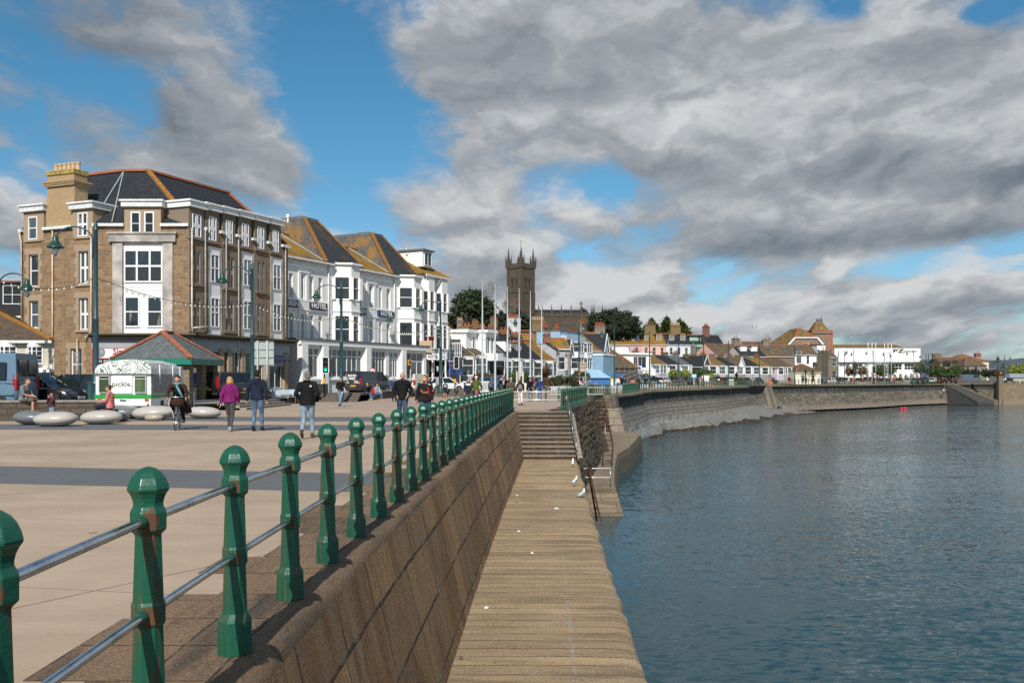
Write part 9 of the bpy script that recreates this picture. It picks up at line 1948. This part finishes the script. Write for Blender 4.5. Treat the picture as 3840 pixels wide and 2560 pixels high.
person('woman in a long brown coat and teal scarf riding the folding bicycle',bp+Vector((.05,.2,0)),1.76,12,C['brown'],C['black'],SHT,HD,dict(CYC,look=-18.),hairstyle='bun',fat=1.05,skin=SKIN2,open_=C['black'],extras=[stripe('scarf',[(-.08,-.14,1.42),(0,-.17,1.4),(.08,-.13,1.43),(.07,-.0,1.45)],.035,C['teal']),stripe('scarf_end',[(-.02,-.17,1.36),(.06,-.16,1.2),(.16,-.16,1.0)],.035,C['teal']),stripe('coat_tail',[(.17,.3,.98),(.25,.38,.7),(.28,.4,.5)],.09,C['brown']),stripe('coat_tail',[(-.17,.3,.98),(-.22,.38,.72)],.09,C['brown']),stripe('sunglasses',[(-.075,-.18,1.63),(0,-.2,1.64),(.07,-.18,1.63)],.018,SBK),stripe('bag_strap',[(.12,-.06,1.44),(.15,-.06,1.3)],.018,plain('tan_strap',(.32,.15,.05),.7,.1))])
# ------------------------------------------------------------ middle distance
def P2(px,d,z=0.): return Vector((wx(px,d),d,z))
FA=dict(far=True)
person('seated woman in a straw sun hat and navy top on the promenade bench',P2(1375,72.3,.42),1.65,60,C['navy'],C['ljeans'],SHW,HBR,SIT,hat=plain('straw',(.55,.38,.18),.8,.1),**FA)
person('seated person in pale jeans and orange shoes beside the red boy',P2(1412,72.0,.40),1.65,75,C['lgrey'],C['jeans'],C['orange'],HBR,SIT,**FA); person('person in dark clothes with dark hair bending behind the sun hat',P2(1392,72.8,.42),1.6,40,C['black'],C['djeans'],SHB,HD,SIT,**FA)
person('little boy in a red top standing by the seated family',P2(1398,71.),1.05,150,C['red'],C['djeans'],SHB,HD,**FA)
person('white-haired man in a blue jacket behind the bald man',P2(1478,66.),1.72,10,C['blue'],C['navy'],SHB,HGR,**FA); person('person in a green coat behind the red-haired man',P2(1571,64.),1.6,-60,C['green'],C['djeans'],SHB,HBR,**FA); person('dark-haired man in a navy gilet behind the red-haired man',P2(1607,63.),1.73,10,C['navy'],C['djeans'],SHB,HD,**FA)
person('child running in navy football kit with number ten on the back',P2(1670,78.5),1.42,172,C['navy'],C['navy'],C['red'],HBR,dict(WALK2),shorts=True,hairstyle='bun',extras=[textp('10',.3,(0,.16,1.25),WHITE,True,'shirt_number')],**FA)
person('person in a grey coat and purple hat behind the tall lamp post',P2(1645,84.,.3),1.6,180,C['lgrey'],C['dgrey'],SHB,HGR,hat=C['purple'],**FA)
person('woman in a white and navy zip jacket walking towards the camera',P2(1757,51.),1.63,5,C['navy'],C['dgrey'],SHB,HD,WALK,hairstyle='long',far=True,extras=[stripe('white_yoke',[(-.16,-.09,1.4),(0,-.11,1.36),(.16,-.09,1.4)],.075,C['white']),stripe('bag_strap',[(-.1,-.12,1.42),(.14,-.17,1.1)],.012,SBK)])
bicycle('bicycle ridden away by the cyclist in green',P2(1786,49.6),R(184),TRIM,.33,far=True)
person('cyclist in an olive green jersey and white helmet seen from behind',P2(1786,49.6),1.82,184,C['olive'],cloth('trouser_moss',(.04,.05,.02)),SHB,HD,CYC,hat=C['white'],far=True,extras=[bag('saddle_bag',(0,.48,.82),(.07,.06,.12),C['magenta'])])
bicycle('bicycle of the man in sunglasses, mostly hidden by the railing',P2(1891,52),R(-25),TRIM,.33,far=True)
person('man in sunglasses and black jacket cycling towards the camera',P2(1891,52),1.9,-20,C['black'],C['tan'],SHT,HBR,CYC,far=True,extras=[stripe('sunglasses',[(-.07,-.225,1.56),(0,-.24,1.555),(.07,-.225,1.56)],.02,SBK),stripe('shirt_front',[(0,-.12,1.36),(0,-.1,1.15)],.05,C['lgrey'])])
person('person in a taupe coat with a pale raised hood walking away',P2(1916,50),1.66,180,C['taupe'],C['dgrey'],SHB,HBR,dict(WALK),far=True,hat=C['lgrey'],coat=.15)
person('woman with patterned hat, black jacket, white trousers and patterned backpack',P2(1951,56.3),1.58,178,C['black'],C['white'],SHB,HBR,WALK,hairstyle='bob',far=True,extras=[bag('backpack',(0,.2,1.22),(.14,.09,.2),cloth('backpack_print',(.5,.48,.42),.5,sc=30,c2=(.12,.12,.11)))])
person('man in a black coat and black cap turning right, by the fourth flagpole',P2(1988,68),1.7,35,C['black'],C['jeans'],SHB,HD,dict(wL=(.05,-.2,1.02),wR=(-.06,-.2,1.02),eL=(.25,0,1.15),eR=(-.25,0,1.15)),far=True,hat=C['black'],coat=.08)
person('stooped man in a royal blue anorak with a walking stick',P2(2024,68),1.72,5,C['blue'],C['jeans'],SHB,HD,dict(nod=25.,hd=(0,-.07,1.6)),far=True,hat=C['navy'],coat=.1,extras=[stripe('walking_stick',[(-.27,-.1,.88),(-.27,-.18,0)],.012,WHITE)])
person('orange-haired person in a green coat sitting by the brown signs',P2(2132,93,.42),1.6,160,C['green'],C['dgrey'],SHB,HRED,SIT,far=True); person('person in a long dark olive coat standing with back turned by the brown signs',P2(2163,95,.0),1.72,180,cloth('coat_olive_dark',(.025,.02,.012)),C['black'],SHB,HD,far=True,coat=.2)
def fd(px):
    for (ya,xa),(yb,xb) in zip(FARP,FARP[1:]):
        a=CX+xa*F/ya; c=CX+xb*F/yb
        if a<=px<=c: return lerp(ya,yb,(px-a)/(c-a))
    return 280
BK='walkers on the far promenade'
for px,off,H,top,bot,hr,fc,po,kw,lb in (
 (2354,4,1.65,'dgrey','djeans',HGR,10,None,dict(hat=C['red']),'man in a red cap and grey jumper behind the dense green railing'),(2373,4.5,1.66,'salmon','tan',HD,170,None,{},'person in a salmon top with a rucksack behind the dense green railing'),(2394,2.5,1.7,'brown','black',HD,150,WALK,dict(hairstyle='long'),'woman in dark brown with long hair walking by the open railing'),(2421,6,1.78,'black','black',HD,180,None,dict(hat=C['black'],coat=.1),'figure in black with the hood up right of the dense railing'),
 (2318,16,1.5,'white','navy',HRED,0,None,dict(hat=C['red']),'person in a red hat by the blue pergola'),(2332,16,1.6,'black','black',HD,0,None,{},'dark-haired person by the blue pergola'),
 (2762,7,1.8,'black','black',HD,170,None,dict(coat=.1),'man in a black coat standing on the far parapet wall'),(2808,7,1.7,'maroon_','jeans',HGR,30,None,{},'man in a dark red jumper sitting on the far wall'),(2829,3,1.65,'lgrey','dgrey',HD,40,WALK,{},'person in a grey hoodie walking left of the beach stair'),
 (3011,2.5,1.78,'black','djeans',HD,0,WALK,{},'man in black with a red bag, left of the walking group'),(3023,2.8,1.75,'black','black',HD,10,None,{},'second figure in black in the walking group'),(3034,2.6,1.62,'tan','white',HB,0,WALK,{},'woman in a cream coat in the walking group'),(3046,3,1.6,'black','black',HD,0,None,{},'short figure in black right of the cream coat'),(3055,2.4,1.05,'magenta','pink',HB,20,WALK,{},'child in bright pink right of the walking group'),(3071,2.6,1.82,'lgrey','ljeans',HBR,0,WALK,{},'tall man in a pale grey hoodie right of the pink child'),(3083,2.4,1.55,'black','black',HD,0,WALK,dict(hairstyle='long'),'woman in black beside the grey hoodie man'),
 (3145,2.6,1.7,'navy','djeans',HBR,0,None,{},'person in navy with a bright blue bag before the gallery'),(3183,2.6,1.6,'white','red',HD,0,WALK,{},'person in white and red, left of the three by the palm'),(3190,3,1.55,'black','blue',HB,0,None,{},'middle person of the three by the palm, in black and blue'),(3200,2.6,1.6,'salmon','ljeans',HBR,0,WALK,{},'right person of the three by the palm, in pale pink'),(3204,6.5,1.75,'red','dgrey',HD,0,None,{},'person in a red jacket behind the three by the palm'),
 (3325,2.6,1.65,'black','navy',HD,0,None,{},'left dark figure between the far flagpoles'),(3333,2.8,1.65,'navy','black',HD,0,WALK,{},'right dark figure between the far flagpoles'),(3344,2.6,1.6,'pink','dgrey',HB,0,WALK,{},'person in pale pink left of the red jacket man'),(3354,2.6,1.72,'red','black',HBR,-60,WALK,dict(coat=.1),'man in a bright red jacket leaning on the far railing'),(3364,2.8,1.75,'navy','tan',HD,0,None,{},'man in navy right of the red jacket man'),
 (3572,3.,1.75,'taupe','dgrey',HD,0,None,{},'man in brown by the timber hoarding above the slipway'),(3586,2.,1.7,'red','black',HD,90,WALK,{},'person in a red jacket at the top of the slipway')):
    d=fd(px)+off; tm=cloth('jumper_maroon',(.14,.012,.015)) if top=='maroon_' else C[top]; zz=zt(d) if off<12 else G(d)
    if px==2762: zz+=.9
    if px==2808: zz+=.95; po=SIT
    person(lb,Vector((wx(px,d),d,zz)),H,fc,tm,C[bot],SHB,hr,po,far=True,group=BK,**kw)
d=fd(2618)+2.5; bicycle('bicycle of the far cyclist in dark brown',Vector((wx(2618,d),d,zt(d))),R(160),TRIM,.33,far=True); person('cyclist in a dark brown jacket on the far promenade',Vector((wx(2618,d),d,zt(d))),1.75,160,C['brown'],C['black'],SHW,HBR,CYC,far=True)
d=266; person('woman in orange trousers carrying a white bag down the slipway',W(3543,1468,d)-Vector((0,0,.1)),1.7,10,C['dgrey'],C['orange'],SHB,HRED,WALK,hairstyle='long',far=True,extras=[bag('shopping_bag',(-.35,0,.55),(.2,.1,.3),C['white'])])
person('person in black sitting on the shingle against the far wall',Vector((*W(2918,1545,197)[:2],-4.55)),1.7,75,C['black'],C['black'],SHB,HD,dict(SIT,kL=(.1,-.42,.22),kR=(-.1,-.42,.22),aL=(.1,-.8,.02),aR=(-.1,-.8,.02)),far=True)
